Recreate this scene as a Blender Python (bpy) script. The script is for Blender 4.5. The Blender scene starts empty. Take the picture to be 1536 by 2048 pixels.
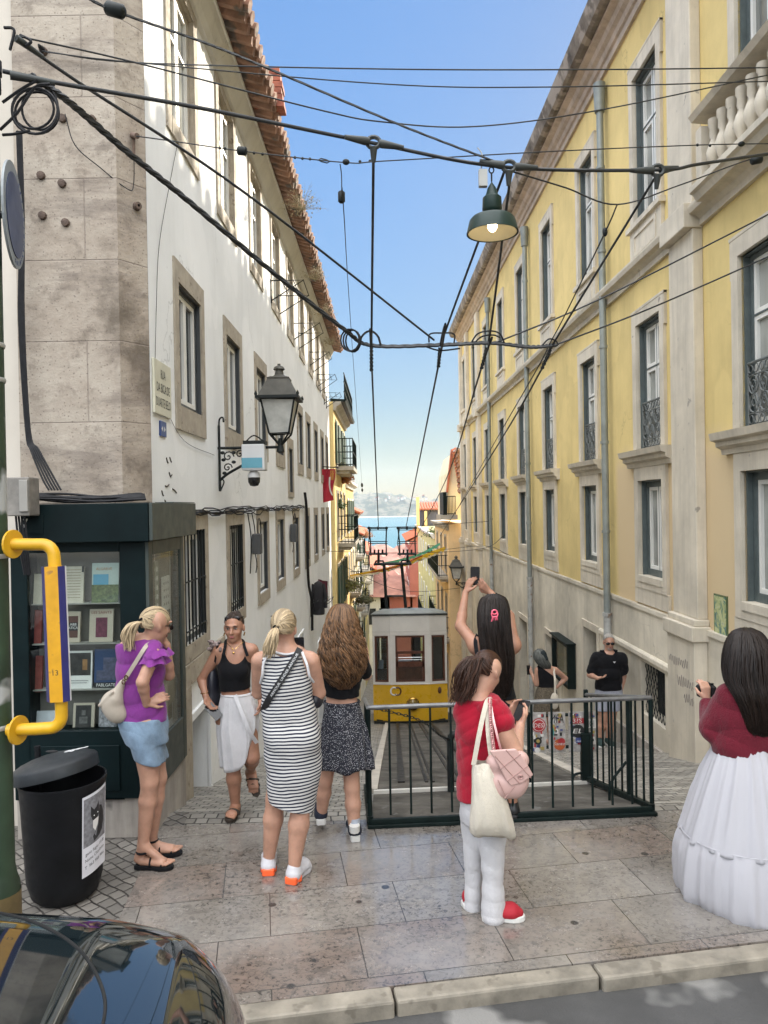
import bpy, bmesh, math, random
import numpy as np
from mathutils import Vector, Matrix
random.seed(7); RNG = np.random.default_rng(11)
SC = bpy.context.scene
COL = SC.collection
PI = math.pi
rad = math.radians
# ------------------------------------------------------------------ camera model
F = 1500.0; ROLL = rad(1.0); PIT = rad(-0.46); EYE = 2.42
def ray(px, py):
    x = (px-768)/F; y = (1024-py)/F
    fy = math.cos(PIT)-y*math.sin(PIT); uz = math.sin(PIT)+y*math.cos(PIT)
    return (x*math.cos(ROLL)+uz*math.sin(ROLL), fy, -x*math.sin(ROLL)+uz*math.cos(ROLL))
def at(px, py, Y):                 # the point a measured pixel has at a known distance
    r = ray(px, py); t = Y/r[1]
    return np.array((r[0]*t, Y, EYE+r[2]*t))
def gz(y):                         # street profile
    if y <= 5.95: return 0.0
    if y <= 45: return -0.24*(y-5.95)
    if y <= 120: return -9.372-0.16*(y-45)
    return -21.372-0.19*(y-120)
# ------------------------------------------------------------------ object helpers
def setp(o, label=None, cat=None, group=None, kind=None):
    if label: o['label'] = label
    if cat: o['category'] = cat
    if group: o['group'] = group
    if kind: o['kind'] = kind
    return o
def thing(name, label, cat, loc=(0, 0, 0), group=None, rotz=0):
    o = bpy.data.objects.new(name, None); COL.objects.link(o)
    o.empty_display_size = 0.1
    o.location = Vector([float(v) for v in loc]); o.rotation_euler = (0, 0, rotz)
    return setp(o, label, cat, group)
def worldloc(o):
    v = Vector((0, 0, 0))
    while o is not None:
        v = v+o.location; o = o.parent
    return v
def copy_tree(o, parent=None):
    c = o.copy(); COL.objects.link(c)
    if parent is not None: c.parent = parent
    for ch in [x for x in bpy.data.objects if x.parent == o]: copy_tree(ch, c)
    return c
class Fr:                          # local frame of a facade: u along, n outwards, z up
    def __init__(s, O, U, N):
        s.O = np.array(O, float); s.U = np.array(U, float); s.U /= np.linalg.norm(s.U)
        s.N = np.array(N, float); s.N /= np.linalg.norm(s.N)
    def __call__(s, u, n, z): return s.O+s.U*u+s.N*n+np.array((0, 0, z))
    def ang(s): return math.atan2(s.U[1], s.U[0])
class MB:
    def __init__(s, fr=None): s.v = []; s.f = []; s.fr = fr
    def P(s, p): return s.fr(*p) if s.fr else p
    def add(s, vs, fs):
        b = len(s.v); s.v.extend([tuple(map(float, s.P(p))) for p in vs]); s.f.extend([tuple(b+i for i in f) for f in fs]); return s
    def raw(s, vs, fs):
        b = len(s.v); s.v.extend([tuple(map(float, p)) for p in vs]); s.f.extend([tuple(b+i for i in f) for f in fs]); return s
    def box(s, a, b):
        x0, y0, z0 = a; x1, y1, z1 = b
        return s.add([(x0,y0,z0),(x1,y0,z0),(x1,y1,z0),(x0,y1,z0),(x0,y0,z1),(x1,y0,z1),(x1,y1,z1),(x0,y1,z1)],
                     [(0,3,2,1),(4,5,6,7),(0,1,5,4),(1,2,6,5),(2,3,7,6),(3,0,4,7)])
    def quad(s, a, b, c, d): return s.add([a, b, c, d], [(0, 1, 2, 3)])
    def prism(s, pts, d):          # polygon (3D points) extruded by the vector d
        n = len(pts); P0 = [np.array(p, float) for p in pts]; d = np.array(d, float)
        return s.add(P0+[p+d for p in P0], [tuple(range(n))[::-1], tuple(range(n, 2*n))]+[(i, (i+1) % n, n+(i+1) % n, n+i) for i in range(n)])
    def tube(s, path, r, n=6, closed=False, cap=True):
        pts = [np.array(s.P(p), float) for p in path]; m = len(pts)
        rs = list(r) if hasattr(r, '__len__') else [r]*m
        up = None; vs = []
        for i in range(m):
            if closed: t = pts[(i+1) % m]-pts[i-1]
            else: t = pts[min(i+1, m-1)]-pts[max(i-1, 0)]
            t = t/(np.linalg.norm(t)+1e-12)
            if up is None:
                h = np.array((0, 0, 1.0)) if abs(t[2]) < .9 else np.array((1.0, 0, 0))
                up = np.cross(t, h)
            up = up-t*np.dot(up, t); up /= (np.linalg.norm(up)+1e-12); w = np.cross(t, up)
            for k in range(n):
                a = 2*PI*k/n; vs.append(pts[i]+rs[i]*(math.cos(a)*up+math.sin(a)*w))
        fs = []
        for i in range(m if closed else m-1):
            j = (i+1) % m
            for k in range(n): fs.append((i*n+k, i*n+(k+1) % n, j*n+(k+1) % n, j*n+k))
        if cap and not closed: fs += [tuple(range(n))[::-1], tuple((m-1)*n+k for k in range(n))]
        return s.raw(vs, fs)
    def strip(s, path, w, th, hint=(0, 0, 1)):   # flat band along a path, wide across hint x tangent
        pts = [np.array(s.P(p), float) for p in path]; m = len(pts); vs = []; hint = np.array(hint, float)
        for i in range(m):
            t = pts[min(i+1, m-1)]-pts[max(i-1, 0)]; t /= (np.linalg.norm(t)+1e-12)
            a = np.cross(t, hint); a /= (np.linalg.norm(a)+1e-12); b = np.cross(a, t)
            for x, y in ((-1, -1), (1, -1), (1, 1), (-1, 1)): vs.append(pts[i]+a*x*w/2+b*y*th/2)
        fs = [(3, 2, 1, 0), tuple((m-1)*4+k for k in range(4))]
        for i in range(m-1):
            for k in range(4): fs.append((i*4+k, i*4+(k+1) % 4, i*4+4+(k+1) % 4, i*4+4+k))
        return s.raw(vs, fs)
    def lathe(s, prof, c=(0, 0, 0), n=24, axis=None, closed=True):   # prof: (r, h) along axis from c
        c = np.array(s.P(c), float); A = np.array(axis if axis is not None else (0, 0, 1.0), float); A /= np.linalg.norm(A)
        h = np.array((1.0, 0, 0)) if abs(A[0]) < .9 else np.array((0, 1.0, 0))
        X = np.cross(A, h); X /= np.linalg.norm(X); Yv = np.cross(A, X)
        vs = []; m = len(prof)
        for r, z in prof:
            for k in range(n):
                a = 2*PI*k/n; vs.append(c+A*z+max(r, 1e-4)*(math.cos(a)*X+math.sin(a)*Yv))
        fs = [(i*n+k, i*n+(k+1) % n, (i+1)*n+(k+1) % n, (i+1)*n+k) for i in range(m-1) for k in range(n)]
        if closed: fs += [tuple(range(n))[::-1], tuple((m-1)*n+k for k in range(n))]
        return s.raw(vs, fs)
    def ell(s, c, r, n=12, m=8, R=None):
        c = np.array(s.P(c), float); r = r if hasattr(r, '__len__') else (r, r, r); vs = []
        for i in range(m+1):
            ph = PI*i/m
            for k in range(n):
                a = 2*PI*k/n; p = np.array((r[0]*math.sin(ph)*math.cos(a), r[1]*math.sin(ph)*math.sin(a), r[2]*math.cos(ph)))
                vs.append(c+(R@p if R is not None else p))
        return s.raw(vs, [(i*n+k, (i+1)*n+k, (i+1)*n+(k+1) % n, i*n+(k+1) % n) for i in range(m) for k in range(n)])
    def grid(s, G, wrap=False):    # 2D list of points
        m = len(G); n = len(G[0])
        return s.add([p for row in G for p in row], [(i*n+k, i*n+(k+1) % n, (i+1)*n+(k+1) % n, (i+1)*n+k) for i in range(m-1) for k in range(n if wrap else n-1)])
    def mesh(s, name, m, off=(0, 0, 0), smooth=None):
        me = bpy.data.meshes.new(name); o = np.array(off, float)
        me.from_pydata([(v[0]-o[0], v[1]-o[1], v[2]-o[2]) for v in s.v], [], s.f); finish(me, m, smooth); return me
    def build(s, name, m, parent=None, smooth=None, recalc=True, bevel=0):
        off = worldloc(parent) if parent is not None else (0, 0, 0)
        me = s.mesh(name, m, off, None)
        if recalc or smooth is not None:
            bm = bmesh.new(); bm.from_mesh(me)
            bmesh.ops.remove_doubles(bm, verts=bm.verts, dist=1e-6)
            if recalc: bmesh.ops.recalc_face_normals(bm, faces=bm.faces)
            bm.to_mesh(me); bm.free()
        return link(name, me, parent, smooth, bevel)
def finish(me, m, smooth=None):
    if m is not None: me.materials.append(m)
def link(name, me, parent=None, smooth=None, bevel=0):
    if smooth is not None:
        for p in me.polygons: p.use_smooth = True
        if smooth < 180: me.set_sharp_from_angle(angle=rad(smooth))
    o = bpy.data.objects.new(name, me); COL.objects.link(o)
    if parent is not None: o.parent = parent
    if bevel:
        b = o.modifiers.new('bevel', 'BEVEL'); b.width = bevel; b.segments = 2; b.limit_method = 'ANGLE'; b.angle_limit = rad(40)
    return o
def arc(c, r, a0, a1, n, ax=(1, 0, 0), ay=(0, 0, 1)):
    c = np.array(c, float); ax = np.array(ax, float); ay = np.array(ay, float)
    return [c+r*(math.cos(a0+(a1-a0)*i/n)*ax+math.sin(a0+(a1-a0)*i/n)*ay) for i in range(n+1)]
def lerp(a, b, t): return np.array(a, float)*(1-t)+np.array(b, float)*t
def cat(pts, per=6):               # Catmull-Rom through points
    P = [np.array(p, float) for p in pts]; P = [2*P[0]-P[1]]+P+[2*P[-1]-P[-2]]; out = []
    for i in range(1, len(P)-2):
        for k in range(per):
            t = k/per; a, b, c, d = P[i-1:i+3]
            out.append(.5*((2*b)+(c-a)*t+(2*a-5*b+4*c-d)*t*t+(3*b-a-3*c+d)*t**3))
    out.append(P[-2]); return out
# ------------------------------------------------------------------ materials
MATS = {}
class NT:
    def __init__(s, name):
        s.m = bpy.data.materials.new(name); s.m.use_nodes = True; s.t = s.m.node_tree; s.t.nodes.clear()
        s.out = s.t.nodes.new('ShaderNodeOutputMaterial'); s.b = s.t.nodes.new('ShaderNodeBsdfPrincipled')
        s.l(s.b.outputs[0], s.out.inputs[0]); s._p = None
    def l(s, a, b): s.t.links.new(a, b)
    def n(s, typ, **k):
        o = s.t.nodes.new(typ)
        for a, b in k.items(): setattr(o, a, b)
        return o
    def pos(s, scale=(1, 1, 1), rot=(0, 0, 0), loc=(0, 0, 0), obj=False):
        g = s.n('ShaderNodeTexCoord').outputs['Object'] if obj else s.n('ShaderNodeNewGeometry').outputs['Position']
        m = s.n('ShaderNodeMapping'); m.inputs['Scale'].default_value = scale; m.inputs['Rotation'].default_value = rot; m.inputs['Location'].default_value = loc
        s.l(g, m.inputs[0]); return m.outputs[0]
    def noise(s, vec, scale, detail=4, rough=.55, dist=0):
        o = s.n('ShaderNodeTexNoise'); o.inputs['Scale'].default_value = scale; o.inputs['Detail'].default_value = detail
        o.inputs['Roughness'].default_value = rough; o.inputs['Distortion'].default_value = dist; s.l(vec, o.inputs['Vector']); return o.outputs['Fac']
    def ramp(s, fac, stops, interp='LINEAR'):
        o = s.n('ShaderNodeValToRGB'); e = o.color_ramp.elements; o.color_ramp.interpolation = interp
        while len(e) < len(stops): e.new(0.5)
        for el, (p, c) in zip(e, stops): el.position = p; el.color = (c[0], c[1], c[2], 1) if hasattr(c, '__len__') else (c, c, c, 1)
        s.l(fac, o.inputs[0]); return o.outputs[0]
    def mix(s, fac, a, b, mode='MIX'):
        o = s.n('ShaderNodeMix', data_type='RGBA', blend_type=mode)
        for sock, v in ((o.inputs[0], fac), (o.inputs[6], a), (o.inputs[7], b)):
            if hasattr(v, 'default_value') or hasattr(v, 'links'): s.l(v, sock)
            elif hasattr(v, '__len__'): sock.default_value = (v[0], v[1], v[2], 1)
            elif sock == o.inputs[0]: sock.default_value = v
            else: sock.default_value = (v, v, v, 1)
        return o.outputs[2]
    def math(s, op, a, b=0.0, c=0.0):
        o = s.n('ShaderNodeMath', operation=op)
        for i, v in enumerate((a, b, c)):
            if hasattr(v, 'links'): s.l(v, o.inputs[i])
            else: o.inputs[i].default_value = v
        return o.outputs[0]
    def bump(s, h, strength=.2, dist=.01):
        o = s.n('ShaderNodeBump'); o.inputs['Strength'].default_value = strength; o.inputs['Distance'].default_value = dist
        s.l(h, o.inputs['Height']); s.l(o.outputs[0], s.b.inputs['Normal'])
    def set(s, **k):
        for a, v in k.items():
            i = s.b.inputs[a.replace('_', ' ')]
            if hasattr(v, 'links'): s.l(v, i)
            elif hasattr(v, '__len__'): i.default_value = (v[0], v[1], v[2], 1)
            else: i.default_value = v
        return s
def M(name, col, rough=.7, metal=0, var=.15, vs=2.0, bump=.1, bs=60, streak=0, spots=None, spec=.5, coat=0, obj=False, bd=.004):
    if name in MATS: return MATS[name]
    t = NT(name); p = t.pos(obj=obj)
    c = np.array(col)
    f = t.noise(p, vs, 5, .6)
    lo = c*(1-var); hi = np.minimum(c*(1+var), .95)
    cc = t.ramp(f, [(.3, lo), (.7, hi)])
    if streak:
        q = t.pos(scale=(3.5, 3.5, .35), obj=obj); g = t.noise(q, 2.2, 5, .65)
        cc = t.mix(t.ramp(g, [(.45, 0.0), (.75, streak)]), cc, tuple(c*.45), 'MIX')
    if spots:
        g = t.noise(t.pos(obj=obj), spots[0], 3, .5)
        cc = t.mix(t.ramp(g, [(spots[1], 0.0), (spots[1]+.06, 1.0)]), cc, spots[2])
    t.set(Base_Color=cc, Metallic=metal, Specular_IOR_Level=spec, Coat_Weight=coat)
    rr = t.ramp(t.noise(p, vs*3, 3), [(.3, max(.02, rough*.85)), (.7, min(1, rough*1.12))]); t.set(Roughness=rr)
    if bump: t.bump(t.noise(p, bs, 4, .6), bump, bd)
    MATS[name] = t.m; return t.m
def emit(name, col, strength):
    t = NT(name); t.set(Base_Color=col, Emission_Color=col, Emission_Strength=strength); return t.m
# ------------------------------------------------------------------ implicit surfaces
class SDF:
    def __init__(s, lo, hi, h):
        s.h = h; s.lo = np.array(lo, float); n = np.ceil((np.array(hi)-s.lo)/h).astype(int)+1
        s.n = n; s.D = np.full(n, 9.0, np.float32); s.ax = [s.lo[i]+h*np.arange(n[i]) for i in range(3)]
    def sl(s, lo, hi, pad):
        r = []
        for i in range(3):
            a = max(0, int(math.floor((lo[i]-pad-s.lo[i])/s.h))); b = min(s.n[i], int(math.ceil((hi[i]+pad-s.lo[i])/s.h))+1)
            if b <= a: return None, None
            r.append(slice(a, b))
        X = [s.ax[i][r[i]].reshape([-1 if j == i else 1 for j in range(3)]) for i in range(3)]
        return tuple(r), X
    def put(s, r, d, k, mode):
        A = s.D[r]
        if mode == '+':
            if k <= 0: s.D[r] = np.minimum(A, d); return
            h = np.clip(.5+.5*(d-A)/k, 0, 1); s.D[r] = d*(1-h)+A*h-k*h*(1-h)
        elif mode == '-':
            if k <= 0: s.D[r] = np.maximum(A, -d); return
            d = -d; h = np.clip(.5-.5*(d-A)/k, 0, 1); s.D[r] = d*(1-h)+A*h+k*h*(1-h)
        elif mode == '&': s.D[r] = np.maximum(A, d)
    def cone(s, a, b, ra, rb, k=.02, mode='+'):
        a = np.array(a, float); b = np.array(b, float); R = max(ra, rb)
        r, X = s.sl(np.minimum(a, b)-R, np.maximum(a, b)+R, k+2*s.h)
        if r is None: return
        v = b-a; L2 = max(np.dot(v, v), 1e-9)
        t = np.clip(((X[0]-a[0])*v[0]+(X[1]-a[1])*v[1]+(X[2]-a[2])*v[2])/L2, 0, 1)
        d = np.sqrt((X[0]-a[0]-t*v[0])**2+(X[1]-a[1]-t*v[1])**2+(X[2]-a[2]-t*v[2])**2)-(ra+(rb-ra)*t)
        s.put(r, d, k, mode)
    def ell(s, c, rr, R=None, k=.02, mode='+'):
        c = np.array(c, float); rr = np.array(rr, float); m = max(rr)
        r, X = s.sl(c-m, c+m, k+2*s.h)
        if r is None: return
        x, y, z = X[0]-c[0], X[1]-c[1], X[2]-c[2]
        if R is not None: x, y, z = (R[0, i]*x+R[1, i]*y+R[2, i]*z for i in range(3))
        q = np.sqrt((x/rr[0])**2+(y/rr[1])**2+(z/rr[2])**2)
        q2 = np.sqrt((x/rr[0]**2)**2+(y/rr[1]**2)**2+(z/rr[2]**2)**2)
        s.put(r, q*(q-1)/(q2+1e-9), k, mode)
    def stack(s, st, yaw=0, k=.02, mode='+', grow=0.0, pw=2.2):   # stations (x, y, z, rx, ry)
        A = smooth_st(st); o = np.argsort(A[:, 2]); A = A[o]
        lo = (A[:, :3]-A[:, 3:4].max()).min(0); hi = (A[:, :3]+A[:, 3:4].max()).max(0); lo[2] = A[0, 2]; hi[2] = A[-1, 2]
        r, X = s.sl(lo, hi, k+2*s.h+grow)
        if r is None: return
        Z = X[2]; f = [np.interp(Z, A[:, 2], A[:, i]) for i in (0, 1, 3, 4)]
        x = X[0]-f[0]; y = X[1]-f[1]; cy, sy = math.cos(yaw), math.sin(yaw); x, y = x*cy+y*sy, -x*sy+y*cy
        rx = f[2]+grow; ry = f[3]+grow
        q = ((np.abs(x)/rx)**pw+(np.abs(y)/ry)**pw)**(1/pw)
        d = (q-1)*np.minimum(rx, ry); d = np.maximum(d, np.maximum(Z-A[-1, 2]-grow, A[0, 2]-Z-grow)); s.put(r, d, k, mode)
    def cut(s, nrm, p):            # keep the side where (x-p).n < 0
        nrm = np.array(nrm, float); nrm /= np.linalg.norm(nrm)
        X = [s.ax[i].reshape([-1 if j == i else 1 for j in range(3)]) for i in range(3)]
        s.D = np.maximum(s.D, sum((X[i]-p[i])*nrm[i] for i in range(3))).astype(np.float32)
    def wr(s, amp, k=(30, 30, 30), seed=1, n=3, band=None):     # soft creases in cloth
        rr = random.Random(seed); X = [s.ax[i].reshape([-1 if j == i else 1 for j in range(3)]) for i in range(3)]; W = 0
        for _ in range(n):
            a = [rr.uniform(-1, 1)*q for q in k]; b = [rr.uniform(-1, 1)*9 for _ in range(3)]
            W = W+1.5-2.4*np.abs(np.sin(.5*(a[0]*X[0]+a[1]*X[1]+a[2]*X[2])+1.3*np.sin(b[0]*X[0]+b[1]*X[1]+b[2]*X[2]+rr.uniform(0, 6))+rr.uniform(0, 6)))**.7
        if band: W = W*np.exp(-((X[2]-band[0])/band[1])**2)
        s.D = (s.D+amp*W/n).astype(np.float32)
    def nets(s):
        D = s.D; S = D < 0; nx, ny, nz = D.shape
        c8 = [S[a:nx-1+a, b:ny-1+b, c:nz-1+c] for a in (0, 1) for b in (0, 1) for c in (0, 1)]
        cnt = sum(c.astype(np.int8) for c in c8); act = (cnt > 0) & (cnt < 8)
        idx = np.argwhere(act); N = len(idx)
        if N == 0: return np.zeros((0, 3)), []
        ID = np.full(act.shape, -1, np.int64); ID[act] = np.arange(N)
        acc = np.zeros((N, 3)); num = np.zeros(N)
        cor = [(a, b, c) for a in (0, 1) for b in (0, 1) for c in (0, 1)]
        val = {c: D[idx[:, 0]+c[0], idx[:, 1]+c[1], idx[:, 2]+c[2]] for c in cor}
        for c in cor:
            for ax in range(3):
                if c[ax] == 0:
                    e = list(c); e[ax] = 1; e = tuple(e); va, vb = val[c], val[e]; m = (va < 0) != (vb < 0)
                    t = va[m]/(va[m]-vb[m]); p = np.tile(np.array(c, float), (m.sum(), 1)); p[:, ax] += t
                    acc[m] += p; num[m] += 1
        V = s.lo+s.h*(idx+acc/num[:, None]); Fc = []
        for ax in range(3):
            o = [(1, 2), (2, 0), (0, 1)][ax]
            a = [slice(1, -1)]*3; a[ax] = slice(0, -1); b = list(a); b[ax] = slice(1, None)
            e = np.argwhere(S[tuple(a)] != S[tuple(b)])
            if len(e) == 0: continue
            off = np.ones(3, int); off[ax] = 0; e = e+off
            q = []
            for du, dv in ((-1, -1), (0, -1), (0, 0), (-1, 0)):
                w = e.copy(); w[:, o[0]] += du; w[:, o[1]] += dv; q.append(ID[w[:, 0], w[:, 1], w[:, 2]])
            Q = np.stack(q, 1); fl = S[e[:, 0], e[:, 1], e[:, 2]]; Q[~fl] = Q[~fl][:, ::-1]; Fc.append(Q)
        return V, np.concatenate(Fc)
    def build(s, name, m, parent=None):
        V, Q = s.nets(); me = bpy.data.meshes.new(name); off = np.array(worldloc(parent)) if parent is not None else np.zeros(3)
        me.vertices.add(len(V)); me.vertices.foreach_set('co', (V-off).astype(np.float32).ravel())
        me.loops.add(len(Q)*4); me.loops.foreach_set('vertex_index', Q.astype(np.int32).ravel())
        me.polygons.add(len(Q)); me.polygons.foreach_set('loop_start', np.arange(0, len(Q)*4, 4, dtype=np.int32))
        me.update(calc_edges=True); me.validate(); me.materials.append(m)
        return link(name, me, parent, 180)
def smooth_st(st, per=6):
    if len(st) < 3: return np.array(st, float)
    return np.array(cat(st, per))
# ------------------------------------------------------------------ lettering
def text(mb, s, fn, h, w=None, align='CENTER', th=.001):
    """adds lettering to a mesh builder; fn maps (x, y, depth) of the text plane to the world; h = cap height"""
    cu = bpy.data.curves.new('lettering', 'FONT'); cu.body = s; cu.size = h/.7; cu.extrude = th; cu.resolution_u = 2; cu.align_x = align
    o = bpy.data.objects.new('lettering', cu); COL.objects.link(o)
    dg = bpy.context.evaluated_depsgraph_get(); dg.update(); me = bpy.data.meshes.new_from_object(o.evaluated_get(dg))
    bpy.data.objects.remove(o); co = [v.co.copy() for v in me.vertices]
    if co:
        sx = 1.0
        if w: sx = w/max(1e-6, max(c.x for c in co)-min(c.x for c in co))
        mb.raw([fn(c.x*sx, c.y, c.z) for c in co], [tuple(p.vertices) for p in me.polygons])
    bpy.data.meshes.remove(me); bpy.data.curves.remove(cu)
def plane_fn(O, X, Y):
    O = np.array(O, float); X = np.array(X, float)/np.linalg.norm(X); Y = np.array(Y, float)/np.linalg.norm(Y); Z = np.cross(X, Y)
    return lambda x, y, z: O+X*x+Y*y+Z*z
# ================================================================== light, sky, camera
SUN_DIR = Vector((1.0, 1.82, 0.913)).normalized()
SUN_EL = math.asin(SUN_DIR.z); SUN_AZ = math.atan2(SUN_DIR.x, SUN_DIR.y)
world = bpy.data.worlds.new('World'); SC.world = world; world.use_nodes = True
wn = world.node_tree; wn.nodes.clear()
bg = wn.nodes.new('ShaderNodeBackground'); wo = wn.nodes.new('ShaderNodeOutputWorld'); sky = wn.nodes.new('ShaderNodeTexSky')
sky.sky_type = 'NISHITA'; sky.sun_disc = False; sky.sun_elevation = SUN_EL; sky.sun_rotation = SUN_AZ
sky.altitude = 60; sky.air_density = 1.1; sky.dust_density = 0.2; sky.ozone_density = 1.6
bg.inputs[1].default_value = 0.10
def wnode(t, **k):
    o = wn.nodes.new(t)
    for a, v in k.items(): setattr(o, a, v)
    return o
SKY_GAIN = 6.2                      # unseen brightness added overhead and behind to fill shade; clear blue over the river
tc = wnode('ShaderNodeTexCoord'); dt = wnode('ShaderNodeVectorMath', operation='DOT_PRODUCT'); dt.inputs[1].default_value = (0, -.342, .94)
wn.links.new(tc.outputs['Generated'], dt.inputs[0])
mr = wnode('ShaderNodeMapRange', interpolation_type='SMOOTHSTEP'); wn.links.new(dt.outputs['Value'], mr.inputs[0])
for i, v in ((1, .27), (2, .92), (3, 0.0), (4, 1.0)): mr.inputs[i].default_value = v
lum = wnode('ShaderNodeRGBToBW'); wn.links.new(sky.outputs[0], lum.inputs[0])
ml = wnode('ShaderNodeMath', operation='ADD'); wn.links.new(lum.outputs[0], ml.inputs[0]); ml.inputs[1].default_value = 1.6
dv = wnode('ShaderNodeMath', operation='DIVIDE'); dv.inputs[0].default_value = 2.65; wn.links.new(ml.outputs[0], dv.inputs[1])
sat = wnode('ShaderNodeHueSaturation'); sat.inputs['Saturation'].default_value = 1.2; wn.links.new(sky.outputs[0], sat.inputs['Color']); tn = wnode('ShaderNodeVectorMath', operation='MULTIPLY'); tn.inputs[1].default_value = (.93, 1.0, 1.10); wn.links.new(sat.outputs[0], tn.inputs[0]); sc = wnode('ShaderNodeVectorMath', operation='SCALE'); wn.links.new(tn.outputs[0], sc.inputs[0]); wn.links.new(dv.outputs[0], sc.inputs['Scale'])
cl = wnode('ShaderNodeVectorMath', operation='SCALE'); cl.inputs[0].default_value = (2.95*SKY_GAIN, 3.0*SKY_GAIN, 3.08*SKY_GAIN); cl.inputs['Scale'].default_value = 1.0
mx = wnode('ShaderNodeMix', data_type='RGBA'); wn.links.new(mr.outputs[0], mx.inputs[0]); wn.links.new(sc.outputs[0], mx.inputs[6]); wn.links.new(cl.outputs[0], mx.inputs[7])
wn.links.new(mx.outputs[2], bg.inputs[0]); wn.links.new(bg.outputs[0], wo.inputs[0])
sl = bpy.data.lights.new('sun', 'SUN'); sl.energy = 3.5; sl.angle = rad(0.4); sl.color = (1, .9, .74)
so = bpy.data.objects.new('sun', sl); COL.objects.link(so); so.rotation_euler = SUN_DIR.to_track_quat('Z', 'Y').to_euler()
so.location = (0, 0, 40)
cam = bpy.data.cameras.new('camera'); co = bpy.data.objects.new('camera', cam); COL.objects.link(co); SC.camera = co
cam.lens = F/2048*36; cam.sensor_width = 36; cam.sensor_fit = 'AUTO'; cam.clip_start = .05; cam.clip_end = 20000
co.location = (0, 0, EYE); co.rotation_euler = (rad(90)+PIT, ROLL, 0)
SC.view_settings.view_transform = 'Standard'; SC.view_settings.look = 'None'; SC.view_settings.exposure = 1.42; SC.view_settings.gamma = 1
SC.cycles.use_denoising = True
try: SC.cycles.denoiser = 'OPENIMAGEDENOISE'
except Exception: pass
SC.cycles.max_bounces = 8; SC.cycles.diffuse_bounces = 5; SC.cycles.transparent_max_bounces = 12
SC.cycles.caustics_reflective = False; SC.cycles.caustics_refractive = False; SC.cycles.sample_clamp_indirect = 6
# ================================================================== shared materials
stone = M('limestone', (.57, .51, .41), .75, var=.16, vs=1.8, bump=.3, bs=25, streak=.4, spots=(7, .70, (.30, .27, .23)))
stone_d = M('weathered stone', (.36, .325, .285), .85, var=.3, vs=2.2, bump=.5, bs=18, streak=.6, spots=(3.5, .66, (.12, .11, .10)))
iron = M('black painted iron', (.016, .019, .019), .5, var=.25, vs=8, bump=.06, spec=.2)
iron_g = M('dark green painted iron', (.005, .011, .010), .55, var=.3, vs=8, bump=.06, spec=.18)
rubber = M('black cable rubber', (.012, .012, .014), .65, var=.3, vs=10, bump=0, spec=.3)
white_fr = M('white window paint', (.72, .71, .67), .45, var=.06, bump=.03)
teal_fr = M('dark grey green joinery', (.085, .105, .105), .5, var=.2, vs=5, bump=.08)
alu = M('grey aluminium', (.42, .44, .46), .35, .6, var=.1, bump=.02)
tile_red = M('terracotta tile', (.42, .13, .065), .85, var=.35, vs=6, bump=.3, bs=30, spots=(5, .66, (.19, .14, .11)))
tile_old = M('old mossy tile', (.27, .155, .105), .9, var=.45, vs=5, bump=.4, bs=30, spots=(4, .58, (.12, .10, .085)))
metal = M('galvanised steel', (.45, .46, .46), .32, .8, var=.15, vs=6, bump=.03)
def glass_dark(name, col, rough=.06):
    if name in MATS: return MATS[name]
    t = NT(name); p = t.pos(); c = t.ramp(t.noise(p, 1.2, 2), [(.35, np.array(col)*.6), (.65, np.array(col)*1.5)])
    t.set(Base_Color=c, Roughness=rough, Specular_IOR_Level=.6); t.bump(t.noise(p, 2.5, 2), .06, .02); MATS[name] = t.m; return t.m
pane_g = glass_dark('window glass with reflection tone', (.24, .245, .225))  # grey of the reflections is put into the pane's base colour
pane_k = glass_dark('dark window glass', (.035, .04, .042))
def clear_glass():
    t = NT('clear shop glass'); tr = t.n('ShaderNodeBsdfTransparent'); gl = t.n('ShaderNodeBsdfGlossy'); gl.inputs['Roughness'].default_value = .03
    lw = t.n('ShaderNodeLayerWeight'); lw.inputs[0].default_value = .5; fr = t.math('MULTIPLY_ADD', t.math('POWER', lw.outputs['Facing'], 4.0), .75, .05); mx = t.n('ShaderNodeMixShader'); tr.inputs[0].default_value = (.9, .93, .92, 1)
    t.l(fr, mx.inputs[0]); t.l(tr.outputs[0], mx.inputs[1]); t.l(gl.outputs[0], mx.inputs[2]); t.l(mx.outputs[0], t.out.inputs[0]); return t.m
glass = clear_glass()
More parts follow.
